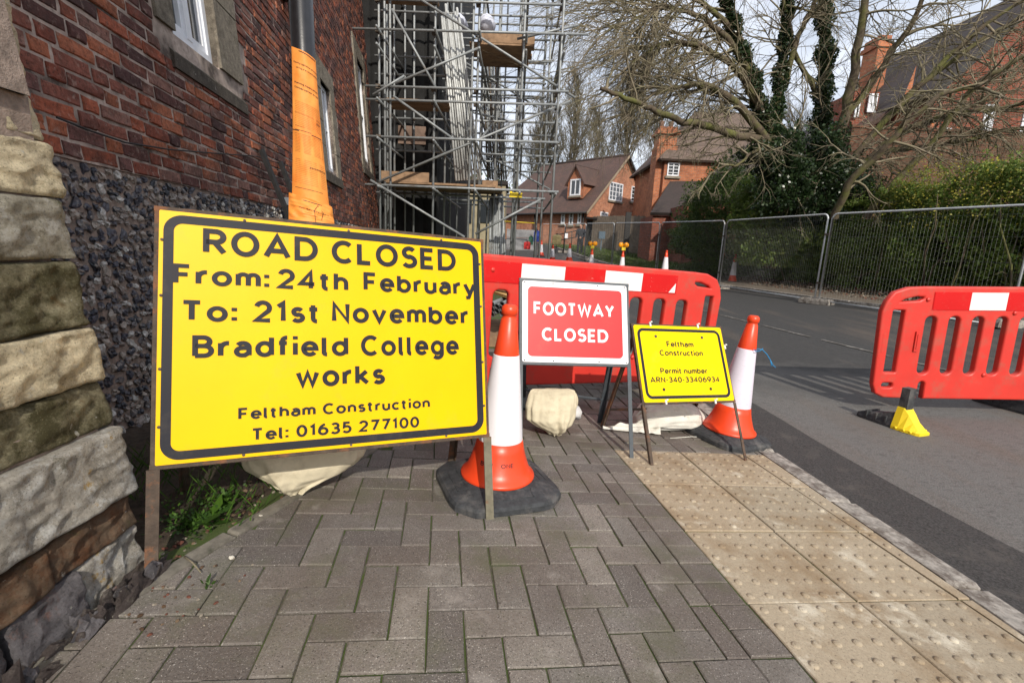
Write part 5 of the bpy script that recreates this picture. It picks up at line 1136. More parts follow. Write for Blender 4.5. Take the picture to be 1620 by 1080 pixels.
# platforms: single boards
for z, x0, x1, nb_ in ((zl[0] + .09, XF[0], XF[5] + .50, 6), (zl[2] + .06, XF[0] + .1, XF[3] + .3, 3), (zl[4] - .10, XF[5] - .1, XF[7] - .6, 5), (zl[5] + .2, XF[0], XF[3], 2)):
    for k in range(nb_):
        mb = MB(); x0_, x1_ = x0 + rng.uniform(-.1, .1), x1 + rng.uniform(-.1, .1); mb.box(((x0_ + x1_) / 2, SY + .2 + k * .235, z + rng.uniform(0, .008)), (x1_ - x0_, .225, .038)); part('board', mb, M_board, sc)
for x0, x1, dy, z in ((XF[0], XF[3] - .1, .1, zl[0] + .20), (XF[5], XF[7] - .5, .1, zl[4] + .02), (XF[3], XF[5] + .1, 1.6, zl[0] + .2), (XF[5] + .1, XF[5] + .45, 1.0, zl[0] + .22)):
    mb = MB(); mb.box(((x0 + x1) / 2, SY + dy, z), (x1 - x0, .038, .2)); part('toe_board', mb, M_board, sc)
# loose tubes leaning inside the tower
for k in range(10):
    tp = at(699 + k * 3.0, 12 + rng.uniform(-8, 14), SY + .75 + .03 * (k % 3)); bt = at(722 + k * 4.3, 286 - k * .2, SY + .45 + .05 * (k % 3)); mb = MB(); mb.tube([bt, tp], .0242, 10)
    single('scaffold_tube', mb, M_galvb, ['leftmost', 'second', 'third', 'fourth', 'fifth', 'sixth', 'seventh', 'eighth', 'ninth', 'rightmost'][k] + ' bright loose tube from the left in the slanting bundle', 'scaffold tube', 'loose tubes leaning in a slanting bundle')
for k in range(9):
    tp = at(762 + k * 3.2, 62 + rng.uniform(-10, 20), SY + 2.9); bt = at(772 + k * 3.6, 284, SY + 2.7 + .04 * (k % 3)); mb = MB(); mb.tube([bt, tp], .0242, 8)
    single('scaffold_tube', mb, M_coupler if k % 3 == 0 else M_galv, ['leftmost', 'second', 'third', 'fourth', 'fifth', 'sixth', 'seventh', 'eighth', 'ninth', 'rightmost'][k] + ' dull tube from the left in the darker back bundle', 'scaffold tube', 'darker loose tubes at the back of the scaffolding')
for k in range(8):
    bt = gp(783 + k * 3, 405); bt = at(776 + k * 4.0, 402, SY + 1.2); bt[2] = T(bt[0], bt[1]); tp = at(776 + k * 2.6, 304 + rng.uniform(0, 10), SY + 1.3); mb = MB(); mb.tube([bt, tp], .026 if k != 5 else .04, 8)
    single('scaffold_tube', mb, M_galv, ['leftmost', 'second', 'third', 'fourth', 'fifth', 'sixth', 'seventh', 'eighth', 'ninth', 'rightmost'][k] + ' upright spare tube from the left under the lowest platform', 'scaffold tube', 'spare tubes standing under the lowest platform')
# pipes and timber lying on the ground behind the long barrier
for k in range(5):
    for j in range(3 - k % 2):
        c = at(778 + k * 8, 497 - j * 8 - (k % 2) * 4, 4.9); mb = MB(); n = 12; r = .026; L_ = 1.6
        d = np.array([.2, 1, .0]) / 1.02; mb.tube([c, c + d * L_], r, n, False); mb.tube([c, c + d * L_], r * .82, n, False); single('steel_pipe', mb, M_galv, ['bottom', 'middle', 'top'][j] + ' open steel pipe in the ' + ['first', 'second', 'third', 'fourth', 'fifth'][k] + ' column of the stack behind the barrier', 'pipe', 'steel pipes stacked behind the barrier')
for k in range(4):
    c = at(790 + k * 3, 466 - k * 6, 5.2); mb = MB(); mb.box(c + (0, .5, -.02), (.2, 1.3, .03), np.array(Matrix.Rotation(.35 + .25 * k, 3, 'Z'))); single('timber_offcut', mb, M_board if k else simple('fresh_timber', (.55, .33, .12), .8), ['bright yellowish offcut of timber on the pipe stack', 'lowest weathered board on the pipe stack', 'weathered board lying across the pipe stack', 'topmost short board on the pipe stack'][k], 'board')
c = at(790, 505, 5.0); mb = MB(); mb.box((c[0], c[1] + .6, T(c[0], c[1]) + .06), (.9, 1.2, .12)); single('pallet', mb, M_board, 'dark timber bearer under the stack of pipes', 'bearer')
# bulk bags on the upper lift
for k, (u, v, w) in enumerate(((727, 38, .32), (770, 40, .36))):
    c = at(u, v, SY + 1.0); mb = MB(); rock(mb, lambda a, b, cc, c=c: (c[0] + a, c[1] + cc, c[2] + b), (w * .55, w * .5, .25), ico2, ico2f, .25, True); single('rubble_sack', mb, simple('white_sack', (.55, .57, .66), .7), ['white rubble sack on the upper scaffold platform, left one', 'white rubble sack on the upper scaffold platform, right one'][k], 'sack')
mb = MB(); c = at(816, 309, SY - .05); mb.box(c, (.26, .10, .09)); mb.box(c + (-.10, 0, .05), (.05, .06, .05)); single('tube_caps', mb, M_yplastic, 'yellow plastic padding clamped to the lowest scaffold ledger', 'padding')
# building behind: shade of its recess painted near-black on wall and added strips
hb = thing('shade_coloured_facade', 'facade behind the scaffolding, its shaded recess painted near black', 'building', (-2.6, 11.9, T(-2.6, 11.9)))
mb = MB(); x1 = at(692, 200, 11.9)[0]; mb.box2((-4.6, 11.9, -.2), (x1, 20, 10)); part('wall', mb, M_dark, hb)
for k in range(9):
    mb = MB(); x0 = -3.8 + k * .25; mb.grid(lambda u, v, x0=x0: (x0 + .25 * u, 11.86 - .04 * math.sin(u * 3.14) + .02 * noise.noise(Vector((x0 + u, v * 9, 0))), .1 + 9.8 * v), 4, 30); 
    if x0 + .25 < x1: part('shade_strip', mb, M_dark, hb)  # rippled strips, added to carry the recess shade in their colour
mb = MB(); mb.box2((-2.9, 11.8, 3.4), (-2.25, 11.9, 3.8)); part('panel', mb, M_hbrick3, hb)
# pale outbuilding seen under the scaffold
ob = thing('outbuilding', 'low buff rendered outbuilding glimpsed under the scaffolding', 'building', (-1, 27, T(-1, 27)))
M_buff = simple('buff_render', (.30, .26, .17), .9, var=.2, scale=3)
a0, a1 = at(695, 300, 27), at(800, 300, 27); zb = T(-1, 27) - .3; mb = MB(); mb.box2((a0[0], 27, zb), (a1[0], 31, a0[2] + .4)); part('wall', mb, M_buff, ob)
mb = MB(); mb.box2((a0[0] - .1, 26.9, a0[2] + .4), (a1[0] + .1, 31.1, a0[2] + .6)); part('roof', mb, M_tiledark, ob)
for u in (712, 735, 772): p = at(u, 335, 27); mb = MB(); mb.box2((p[0] - .4, 26.93, p[2] - .6), (p[0] + .4, 26.99, p[2] + .6)); part('window', mb, M_glass, ob)
# grey hoarding, tape, clutter in the far street
hz = at(820, 372, 22)
hd = thing('hoarding', 'low grey concrete wall blocks behind the scaffold feet', 'wall', (hz[0], 22, T(hz[0], 22)))
a, b = at(802, 362, 22), at(846, 362, 22); zt_ = a[2]; zm_ = at(820, 376, 22)[2]
for z0, z1 in ((zm_ - .55, zm_ - .01), (zm_ + .01, zt_)): mb = MB(); mb.box2((a[0], 22, z0), (b[0], 22.3, z1)); part('block', mb, simple('grey_block', (.28, .28, .29), .9), hd)
mb = MB(); mb.tube([at(795, 350, 21), at(846, 353, 21)], .02, 6); single('warning_tape', mb, M_yplastic, 'yellow warning tape stretched behind the scaffold posts', 'tape')
def smallbox(name, u, v, Y, size, mat, label, cat, res=None):
    p = at(u, v, Y); mb = MB(); rock(mb, lambda a, b, c: (p[0] + a, p[1] + c, p[2] + b), size, ico2, ico2f, .25); return single(name, mb, mat, label, cat)
M_redp = simple('red_plastic', (.5, .02, .02), .5); M_bluep = simple('blue_plastic', (.03, .07, .4), .5); M_greenp = simple('green_plastic', (.05, .16, .11), .6)
def jerry(name, u, v, Y, w, h, mat, label, cat):
    p = at(u, v, Y); t = thing(name, label, cat, (p[0], p[1], p[2] - h / 2)); mb = MB(); vs = []
    for k, z in ((.9, -.5), (1, -.45), (1, .3), (.7, .42), (.3, .45)): vs += [(p[0] + sx * w / 2 * k, p[1] + sy * w / 3 * k, p[2] + z * h) for sx, sy in ((-1, -1), (1, -1), (1, 1), (-1, 1))]
    mb.add(vs, [(l * 4 + j, l * 4 + (j + 1) % 4, (l + 1) * 4 + (j + 1) % 4, (l + 1) * 4 + j) for l in range(4) for j in range(4)] + [(3, 2, 1, 0), (16, 17, 18, 19)]); part('body', mb, mat, t); mb = MB(); mb.tube([(p[0], p[1], p[2] + h * .44), (p[0], p[1], p[2] + h * .55)], w * .13, 8); part('cap', mb, M_blackmetal, t)
jerry('jerry_can', 834, 388, 16, .22, .26, M_redp, 'small red fuel can on the ground beyond the scaffold', 'fuel can')
jerry('jerry_can', 840, 380, 16.4, .16, .3, M_greenp, 'dull green can beside the red fuel can', 'can')
jerry('water_container', 849, 373, 17, .20, .42, M_bluep, 'blue container behind the scaffold posts', 'container')
jerry('yellow_bin', 881, 379, 19, .34, .42, simple('cream_yellow', (.60, .48, .22), .6), 'pale yellow box by the right hand scaffold post', 'box')
# ================================================================ FAR CONES, LAMPS, MAN
def small_cone(u, v, Y, H, label, lamp=False, group=None):
    p = at(u, v, Y); z = T(p[0], p[1]); M = Matrix.Translation((p[0], p[1], p[2] - H)); t = make_cone(label, M, .4, H, detail=False, group=group)
    if lamp:
        q = p + np.array([0, 0, .02]); l = thing('warning_lamp', 'amber warning lamp on top of the ' + lamp, 'warning lamp', tuple(q)); mb = MB(); mb.box(q + (0, 0, .05), (.12, .08, .10)); part('battery_box', mb, M_yplastic, l)
        for s in (-1, 1):
            M_ = Matrix.Translation(tuple(q + (s * .085, 0, .17))) @ Matrix.Rotation(math.pi / 2, 4, 'X'); mb = MB(); mb.lathe([(.02, -.04), (.075, -.035), (.085, 0), (.075, .035), (.02, .04)], 14, np.array(M_)); part('lens', mb, M_amber, l)
    return t
M_amber = simple('amber_lens', (.80, .30, .01), .2, bumpk=0)
small_cone(1164, 402, 15.6, .95, 'lone orange and white cone standing behind the mesh fence on the far footpath')
small_cone(937, 394, 17.0, .75, 'far cone carrying an amber lamp just right of the man', 'cone just right of the man')
small_cone(986, 397, 15.5, .75, 'far cone carrying an amber lamp in front of the lawn', 'cone in front of the lawn')
small_cone(1055, 396, 14.0, .75, 'small cone showing only its tip above the barrier before the shrub')
small_cone(902, 385, 19, .75, 'distant cone just left of the standing man')
small_cone(875, 386, 20, .75, 'distant cone beside the right hand scaffold post')
small_cone(857, 380, 22, .75, 'farthest cone, seen between the scaffold posts')
def person(px_head, px_feet, Y, label):
    hd_ = at(*px_head, Y); z0 = hd_[2] - 1.78; x, y = hd_[0], hd_[1]; base = Vector((x, y, z0)); t = thing('person', label, 'person', tuple(base))
    J = {'pelvis': (0, 0, .95), 'waist': (0, 0, 1.1), 'chest': (0, 0, 1.33), 'neck': (0, -.01, 1.52), 'hipL': (-.09, 0, .90), 'kneeL': (-.10, -.03, .50), 'ankL': (-.11, .0, .09), 'toeL': (-.14, -.14, .04), 'hipR': (.09, 0, .90), 'kneeR': (.10, -.02, .50), 'ankR': (.12, .02, .09), 'toeR': (.14, -.11, .04),
         'shL': (-.19, 0, 1.44), 'elL': (-.25, -.02, 1.15), 'wrL': (-.15, -.18, 1.02), 'shR': (.19, 0, 1.44), 'elR': (.25, -.02, 1.15), 'wrR': (.13, -.18, 1.03)}
    E_ = [('pelvis', 'waist'), ('waist', 'chest'), ('chest', 'neck'), ('pelvis', 'hipL'), ('hipL', 'kneeL'), ('kneeL', 'ankL'), ('ankL', 'toeL'), ('pelvis', 'hipR'), ('hipR', 'kneeR'), ('kneeR', 'ankR'), ('ankR', 'toeR'), ('chest', 'shL'), ('shL', 'elL'), ('elL', 'wrL'), ('chest', 'shR'), ('shR', 'elR'), ('elR', 'wrR')]
    rad = dict(pelvis=.17, waist=.16, chest=.19, neck=.07, hipL=.11, kneeL=.075, ankL=.05, toeL=.04, hipR=.11, kneeR=.075, ankR=.05, toeR=.04, shL=.09, elL=.065, wrL=.045, shR=.09, elR=.065, wrR=.045)
    def skin(J, E_, rad, root, name, mat, sub=1):
        me = bpy.data.meshes.new('s'); k = list(J); me.from_pydata([J[a] for a in k], [(k.index(a), k.index(b)) for a, b in E_], []); o = bpy.data.objects.new('s', me); COL.objects.link(o); o.modifiers.new('k', 'SKIN'); o.modifiers.new('s', 'SUBSURF').levels = sub
        for i, a in enumerate(k): me.skin_vertices[0].data[i].radius = (rad[a], rad[a] * (.75 if a in ('pelvis', 'waist', 'chest') else 1)); me.skin_vertices[0].data[i].use_root = (a == root)
        dg = bpy.context.evaluated_depsgraph_get(); dg.update(); m2 = bpy.data.meshes.new_from_object(o.evaluated_get(dg)); bpy.data.objects.remove(o); m2.polygons.foreach_set('use_smooth', [True] * len(m2.polygons)); m2.materials.clear(); m2.transform(Matrix.Rotation(-.5, 4, 'Z')); return link(name, m2, mat, t)
    skin(J, E_, rad, 'pelvis', 'body', simple('dark_coat_cloth', (.018, .02, .028), .8))
    M_skin = simple('skin', (.45, .26, .19), .6, bumpk=0); hm = MB()
    def hf(u, v):
        a = u * 6.2832; b = (v - .5) * math.pi; x_, y_, z_ = math.cos(b) * math.cos(a), math.cos(b) * math.sin(a), math.sin(b); y2 = -y_ * .5
        nose = .02 * math.exp(-((x_) ** 2) * 40 - (z_ + .05) ** 2 * 20) * (1 if y_ < 0 else 0); return (x_ * .075, y_ * .095 - nose - .02, 1.66 + z_ * .12)
    hm.grid(hf, 24, 18); hm.tube([(0, -.01, 1.50), (0, -.01, 1.6)], .055, 10)
    for s in (-1, 1): rock(hm, lambda a, b, c, s=s: (s * .078 + a, -.01 + b, 1.655 + c), (.012, .02, .03), smooth=True)
    me = hm.mesh('head'); me.transform(Matrix.Rotation(-.9, 4, 'Z')); link('head', me, M_skin, t)
    ha = MB(); ha.grid(lambda u, v: (math.cos(u * 6.2832) * math.cos(v * 1.57) * .082, math.sin(u * 6.2832) * math.cos(v * 1.57) * .10 + .0, 1.69 + .102 * math.sin(v * 1.57)), 20, 8); me = ha.mesh('hair'); me.transform(Matrix.Rotation(-.9, 4, 'Z')); link('hair', me, simple('brown_hair', (.06, .035, .02), .7), t)
    for s, e in ((-1, 'wrL'), (1, 'wrR')):
        hn = MB(); w = Vector(J[e]); 
        hn.box(tuple(w + Vector((-s * .03, -.05, -.005))), (.03, .085, .075))
        for q in range(4): hn.tube([w + Vector((-s * .035, -.085, .03 - q * .02)), w + Vector((-s * .05, -.125, .028 - q * .02)), w + Vector((-s * .07, -.14 + .004 * q, .02 - q * .018))], [.0095, .009, .008], 6)
        hn.tube([w + Vector((-s * .02, -.04, .035)), w + Vector((-s * .05, -.075, .055))], [.011, .009], 6); me = hn.mesh('hand'); me.transform(Matrix.Rotation(-.5, 4, 'Z')); link('hand', me, M_skin, t)
person((920, 354), (921, 405), 26.5, 'man in a dark suit standing with hands joined beyond the mesh fence by the railings')
# ================================================================ HOUSES
def uvquad(me, origin, scale=1.):
    """metric box mapping so that the courses of bricks and tiles have their true size"""
    uv = me.uv_layers.new(name='UVMap')
    for p in me.polygons:
        n = p.normal; up = Vector((0, 0, 1)) - n * n.z; up = up.normalized() if up.length > .05 else Vector((0, 1, 0)); side = up.cross(n)
        for li in p.loop_indices: co = me.vertices[me.loops[li].vertex_index].co; uv.data[li].uv = (co.dot(side), co.dot(up))
def upart(name, mb, mat, root):
    me = mb.mesh(name); uvquad(me, None); return part(name, me, mat, root)
def poly3(mb, pts, th=None, n=None):
    pts = [np.array(p, float) for p in pts]; m = len(pts)
    if th is None: return mb.add(pts, [tuple(range(m))])
    nn = np.cross(pts[1] - pts[0], pts[2] - pts[0]); nn /= np.linalg.norm(nn)
    if nn[2] < 0: pts = pts[::-1]; nn = -nn
    lo = [p - nn * th for p in pts]; return mb.add(pts + lo, [tuple(range(m)), tuple(range(2 * m - 1, m - 1, -1))] + [(i, m + i, m + (i + 1) % m, (i + 1) % m) for i in range(m)])
def win_on(root, P0_, s_dir, nrm, s0, s1, z0, z1, nx=2, nz_=3, arch=False, sill=True, frame=.06, mat=None):
    """window set into a wall: frame > pane, bars"""
    P0_, s_dir, nrm = [np.array(v, float) for v in (P0_, s_dir, nrm)]; up = np.array([0, 0, 1.])
    def bb(mb, a0, a1, b0, b1, o0, o1):
        vs = [P0_ + s_dir * s + nrm * o + up * (z - P0_[2]) for s in (a0, a1) for z in (b0, b1) for o in (o0, o1)]; mb.add(vs, [(0, 1, 3, 2), (4, 6, 7, 5), (0, 4, 5, 1), (2, 3, 7, 6), (0, 2, 6, 4), (1, 5, 7, 3)])
    rv = MB(); bb(rv, s0 - .05, s1 + .05, z0 - .05, z1 + .06, -.08, -.0) ; 
    fr = MB(); f = frame; bb(fr, s0, s0 + f, z0, z1, .004, .05); bb(fr, s1 - f, s1, z0, z1, .004, .05); bb(fr, s0 + f, s1 - f, z0, z0 + f, .004, .05); bb(fr, s0 + f, s1 - f, z1 - f, z1, .004, .05)
    for i in range(1, nx): x = s0 + (s1 - s0) * i / nx; bb(fr, x - f * .35, x + f * .35, z0 + f, z1 - f, .006, .045)
    for j in range(1, nz_): z = z0 + (z1 - z0) * j / nz_; bb(fr, s0 + f, s1 - f, z - f * .25, z + f * .25, .008, .04)
    w = upart('window', fr, mat or M_white, root); g = MB(); bb(g, s0 + f, s1 - f, z0 + f, z1 - f, .002, .012); part('pane', g, M_glass, w)
    if sill: g = MB(); bb(g, s0 - .08, s1 + .08, z0 - .12, z0 - .005, .0, .10); part('sill', g, M_dress, w)
    return w
# ---- cottage with the gable end
YH = 33.0
ap = at(993, 246, YH); l_dir = np.array([-.7071, .7071, 0]); g_dir = np.array([.7071, .7071, 0]); gn = np.array([.7071, -.7071, 0]); sn = np.array([-.7071, -.7071, 0])
# left eave corner on the gable plane
def ong(u, v): return onplane(u, v, ap, gn)
el = ong(930, 329); er_ = 2 * ap - el; er_ = np.array([er_[0], er_[1], el[2]]); zb = T(el[0], el[1]) - .5; half = np.linalg.norm((ap - el)[:2]); LEN = 9.0
ct = thing('cottage', 'red brick cottage with a steep tiled roof, one dormer and white barred windows', 'house', (el[0], el[1], zb))
def cpt(g, l, z): return np.array([el[0], el[1], 0]) + g_dir * g + l_dir * l + np.array([0, 0, z])
ez, az = el[2], ap[2]; ins = .12
mb = MB(); Wd = 2 * half
A_, B_, C_, D_ = cpt(ins, ins, zb), cpt(Wd - ins, ins, zb), cpt(Wd - ins, LEN, zb), cpt(ins, LEN, zb); up = lambda p, z: np.array([p[0], p[1], z])
mb.add([A_, B_, up(B_, ez), up(cpt(half, ins, 0), az - .1), up(A_, ez), D_, up(D_, ez), C_, up(C_, ez)], [(0, 1, 2, 3, 4), (5, 0, 4, 6), (1, 7, 8, 2), (7, 5, 6, 8)]); upart('wall', mb, M_hbrick, ct)
ov = .25; slope = (az - ez) / half
mb = MB(); e0 = lambda l: cpt(-ov, l, ez - ov * slope); rl = LEN - 1.5
poly3(mb, [e0(-.12), cpt(half, -.12, az), cpt(half, rl, az), cpt(-ov, LEN + .3, ez - ov * slope)], .10); upart('roof', mb, M_tile, ct)
mb = MB(); poly3(mb, [cpt(Wd + ov, -.12, ez - ov * slope), cpt(half + .001, -.12, az), cpt(half + .001, rl, az), cpt(Wd + ov, LEN + .3, ez - ov * slope)], .10); upart('roof', mb, M_tile, ct)
mb = MB(); poly3(mb, [cpt(-ov, LEN + .3, ez - ov * slope), cpt(half, rl, az), cpt(Wd + ov, LEN + .3, ez - ov * slope)], .10); upart('roof_hip', mb, M_tile2, ct)
for sgn_, a in ((1, -ov), (-1, Wd + ov)):
    mb = MB(); p, q = cpt(a, -.14, ez - ov * slope - .02), cpt(half, -.14, az + .02); poly3(mb, [p, q, q - (0, 0, .16), p - (0, 0, .16)]); mb.add([p + gn * .05, q + gn * .05, q - (0, 0, .16) + gn * .05, p - (0, 0, .16) + gn * .05], [(0, 1, 2, 3)]); upart('bargeboard', mb, simple('cream_barge', (.32, .25, .18), .7) if sgn_ > 0 else M_blackmetal, ct)
mb = MB(); mb.tube([e0(-.1) + (0, 0, -.06), cpt(-ov, LEN, ez - ov * slope - .06)], .06, 8); part('gutter', mb, M_blackmetal, ct)
for l in (.25, 4.4): mb = MB(); mb.tube([cpt(-.06, l, ez - .2), cpt(-.06, l, zb)], .045, 8); part('downpipe', mb, M_blackmetal, ct)
mb = MB(); mb.tube([cpt(half, -.12, az + .03), cpt(half, rl, az + .03)], .08, 8); part('ridge', mb, M_tile2, ct)
def gs(u, v): p = ong(u, v); return (p - cpt(0, 0, 0)) @ g_dir, p[2]
def ssd(u, v): p = onplane(u, v, cpt(ins, 0, 0), sn); return (p - cpt(ins, 0, 0)) @ l_dir, p[2]
for (u0, v0, u1, v1, nx, nz2) in ((967, 289, 985.5, 318, 4, 4), (1001.5, 295, 1010, 319.5, 2, 4), (952, 335.5, 963.5, 342, 2, 1)):
    s0, z1 = gs(u0, v0); s1, z0 = gs(u1, v1); z1 = gs((u0 + u1) / 2, v0)[1]; z0 = gs((u0 + u1) / 2, v1)[1]; win_on(ct, cpt(0, ins, 0), g_dir, gn, s0, s1, z0, z1, nx, nz2, frame=.07)
for (u0, v0, u1, v1) in ((889, 333, 895, 354), (901.5, 334, 908, 356), (915, 335, 921, 355)):
    s0 = ssd(u1, v0)[0]; s1 = ssd(u0, v0)[0]; z1 = ssd((u0 + u1) / 2, v0)[1]; z0 = ssd((u0 + u1) / 2, v1)[1]; win_on(ct, cpt(ins, 0, 0), l_dir, sn, min(s0, s1), max(s0, s1), z0, z1, 1, 2, frame=.1)
# door and porch
s0, s1 = gs(931, 345)[0], gs(944, 345)[0]; z1, z0 = gs(938, 350)[1], zb; mb = MB(); p = lambda s, z, o: cpt(s, ins - o, z)
vs = [p(s, z, o) for s in (s0, s1) for z in (z0, z1) for o in (0.01, .06)]; mb.add(vs, [(0, 1, 3, 2), (4, 6, 7, 5), (0, 4, 5, 1), (2, 3, 7, 6), (0, 2, 6, 4), (1, 5, 7, 3)]); part('door', mb, M_blackmetal, ct)
mb = MB(); vs = [p(s, z, o) for s in (s0 - .2, s1 + .3) for z, o in ((z1 + .25, .01), (z1 + .15, .9), (z1 + .05, .9), (z1 + .12, .01))]; mb.add(vs, [(0, 1, 2, 3), (7, 6, 5, 4), (0, 4, 5, 1), (1, 5, 6, 2), (2, 6, 7, 3), (3, 7, 4, 0)]); part('porch_roof', mb, M_tiledark, ct)
# dormer
dm = MB(); du0, du1 = 907, 917; 
pc = onplane(912, 315, cpt(ins + .6, 0, 0), sn); lc = (pc - cpt(0, 0, 0)) @ l_dir; gd = .55; zd0 = pc[2]; zd1 = onplane(911, 288, cpt(ins + .6, 0, 0), sn)[2]; hw = .65
F = lambda l, z, g=gd: cpt(g, l, z)
gr = lambda z: (z - ez) / slope
dm.add([F(lc - hw, zd0), F(lc + hw, zd0), F(lc + hw, zd1), F(lc, zd1 + .95), F(lc - hw, zd1), cpt(gr(zd1), lc - hw, zd1), cpt(gr(zd1), lc + hw, zd1)], [(0, 1, 2, 3, 4), (0, 4, 5), (1, 6, 2)]); dor = upart('dormer', dm, M_hbrick2, ct)
for s in (-1, 1): mb = MB(); poly3(mb, [cpt(gd - .15, lc + s * (hw + .18), zd1 - .22), cpt(gd - .15, lc, zd1 + 1.05), cpt(gr(zd1 + 1.0), lc, zd1 + 1.05), cpt(gr(zd1 - .2), lc + s * (hw + .18), zd1 - .22)], .07); upart('dormer_roof', mb, M_tile, dor)
win_on(ct, cpt(gd, 0, 0), l_dir, sn, lc - .42, lc + .42, zd0 + .2, zd1 + .15, 2, 1, frame=.09)
# ---- link and chimney house
ch = thing('chimney_house', 'brick house with a tall chimney stack and dark tiled roofs behind the bare tree', 'house', (8.5, 25, T(8.5, 25)))
def wallbox(root, lo, hi, mat, name='wall'): mb = MB(); mb.box2(lo, hi); return upart(name, mb, mat, root)
zc = T(8, 25) - .6
a, b = at(1030, 335, 25.3), at(1060, 200, 25.3)
wallbox(ch, (a[0], 25.3, zc), (a[0] + 1.02, 26.3, b[2] - .9), M_hbrick2, 'chimney'); wallbox(ch, (a[0] + .06, 25.36, b[2] - .9), (a[0] + .96, 26.24, b[2]), M_hbrick2, 'chimney'); wallbox(ch, (a[0] - .06, 25.24, b[2] - .35), (a[0] + 1.08, 26.36, b[2] - .2), M_hbrick2, 'chimney_band')
for dx in (.25, .72): mb = MB(); mb.lathe([(.11, b[2]), (.12, b[2] + .3), (.14, b[2] + .34)], 12, np.array(Matrix.Translation((a[0] + dx, 25.8, 0)))); part('chimney_pot', mb, M_hbrick2, ch)
le, re = at(1048, 252, 25.0), at(1190, 247, 25.0); wallbox(ch, (le[0] + .15, 25.05, zc), (le[0] + 7.0, 31, le[2] + .05), M_hbrick2)
zr = at(1130, 178, 28)[2]; x0 = le[0] - .2; x1 = le[0] + 7.3; zE = le[2]
mb = MB(); poly3(mb, [(x0, 24.75, zE), (x1, 24.75, zE), (x1 - 1, 28, zr), (x0 + 2.6, 28, zr)], .12); upart('roof', mb, M_tilegrey, ch); mb = MB(); poly3(mb, [(x0, 24.75, zE), (x0 + 2.6, 28, zr), (x0, 31.2, zE)], .12); upart('roof_hip', mb, M_tile, ch); mb = MB(); poly3(mb, [(x0, 31.2, zE), (x1, 31.2, zE), (x1 - 1, 28.01, zr), (x0 + 2.6, 28.01, zr)], .12); upart('roof', mb, M_tile, ch)
w0, w1 = at(1050, 281, 25.0), at(1060, 252, 25.0); win_on(ch, (0, 25.05, 0), (1, 0, 0), (0, -1, 0), w0[0] + .15, w0[0] + .75, w0[2] + .1, w1[2] - .15, 2, 4)
# lean-to roofs
l0, l1 = at(1029, 336, 22.6), at(1082, 336, 22.6); l2, l3 = at(1060, 287, 25.03), at(1125, 285, 25.03)
mb = MB(); poly3(mb, [l0, l1 + (1.2, 0, 0), l3 + (.5, 0, 0), l2], .14); upart('lean_to_roof', mb, M_tiledark, ch); wallbox(ch, (l0[0] + .2, 22.85, zc - .5), (l1[0] + 1.1, 25.04, l0[2] - .12), M_hbrick3)
d0, d1, d2, d3 = at(1083, 318, 20.5), at(1290, 312, 20.5), at(1290, 215, 24.6), at(1172, 232, 24.6)
mb = MB(); poly3(mb, [d0, d1, d2, d3], .15); upart('catslide_roof', mb, M_tiledark, ch); wallbox(ch, (d0[0] + .2, 20.75, zc - .5), (d1[0], 24.5, d0[2] - .1), M_hbrick3)
mb = MB(); poly3(mb, [d3, d2, (d2[0], 28.8, d0[2]), (d3[0], 28.8, d0[2])], .15); upart('catslide_roof', mb, M_tiledark, ch)
k0, k1 = at(1002, 259, 33.5), at(1034, 259, 33.5); lk = thing('link_block', 'flat topped tile hung link between the cottage and the chimney house', 'building', (k0[0], 33.5, T(k0[0], 33.5))); wallbox(lk, (k0[0] + 1.4, 33.9, T(k0[0], 33.5) - .5), (k1[0] + 1, 37, k0[2]), M_hbrick2); wallbox(lk, (k0[0] + 1.2, 33.7, k0[2]), (k1[0] + 1.1, 37.2, k0[2] + .15), M_blackmetal, 'flat_roof')
# ---- big red house on the right
bh = thing('large_house', 'large dark red brick house with a chimney, on the right behind the tree', 'house', (16, 20, T(16, 20)))
zc2 = T(16, 18) - .8; YB = 19.0
g0 = at(1470, 205, YB); lft = g0[0]; apx = at(1690, -60, YB); rgt = 2 * apx[0] - lft; zev = at(1500, 132, YB)[2]; zap = zev + (apx[0] - lft) * 1.05
mb = MB(); mb.add([(lft, YB, zc2), (rgt, YB, zc2), (rgt, YB, zev), (apx[0], YB, zap), (lft, YB, zev), (lft, YB + 9, zc2), (lft, YB + 9, zev), (rgt, YB + 9, zc2), (rgt, YB + 9, zev)], [(0, 1, 2, 3, 4), (5, 0, 4, 6), (1, 7, 8, 2)]); upart('wall', mb, M_hbrick3, bh)
for s, xe in ((1, lft - .4), (-1, rgt + .4)):
    zz = zev - .42; mb = MB(); poly3(mb, [(xe, YB - .35, zz), (apx[0], YB - .35, zap), (apx[0], YB + 9, zap), (xe, YB + 9, zz)], .16); upart('roof', mb, M_tiledark, bh); mb = MB(); p, q = np.array((xe, YB - .36, zz)), np.array((apx[0], YB - .36, zap)); poly3(mb, [p, q, q - (0, 0, .32), p - (0, 0, .32)]); poly3(mb, [p + (0, .05, 0), q + (0, .05, 0), q + (0, .05, -.32), p + (0, .05, -.32)]); upart('bargeboard', mb, M_blackmetal, bh)
for (u0, v0, u1, v1) in ((1548, 166, 1576, 216), (1484, 203, 1504, 217), (1610, 160, 1640, 215)):
    p, q = at(u0, v1, YB), at(u1, v0, YB); win_on(bh, (0, YB, 0), (1, 0, 0), (0, -1, 0), p[0], q[0], p[2], q[2], 3, 2, frame=.09)
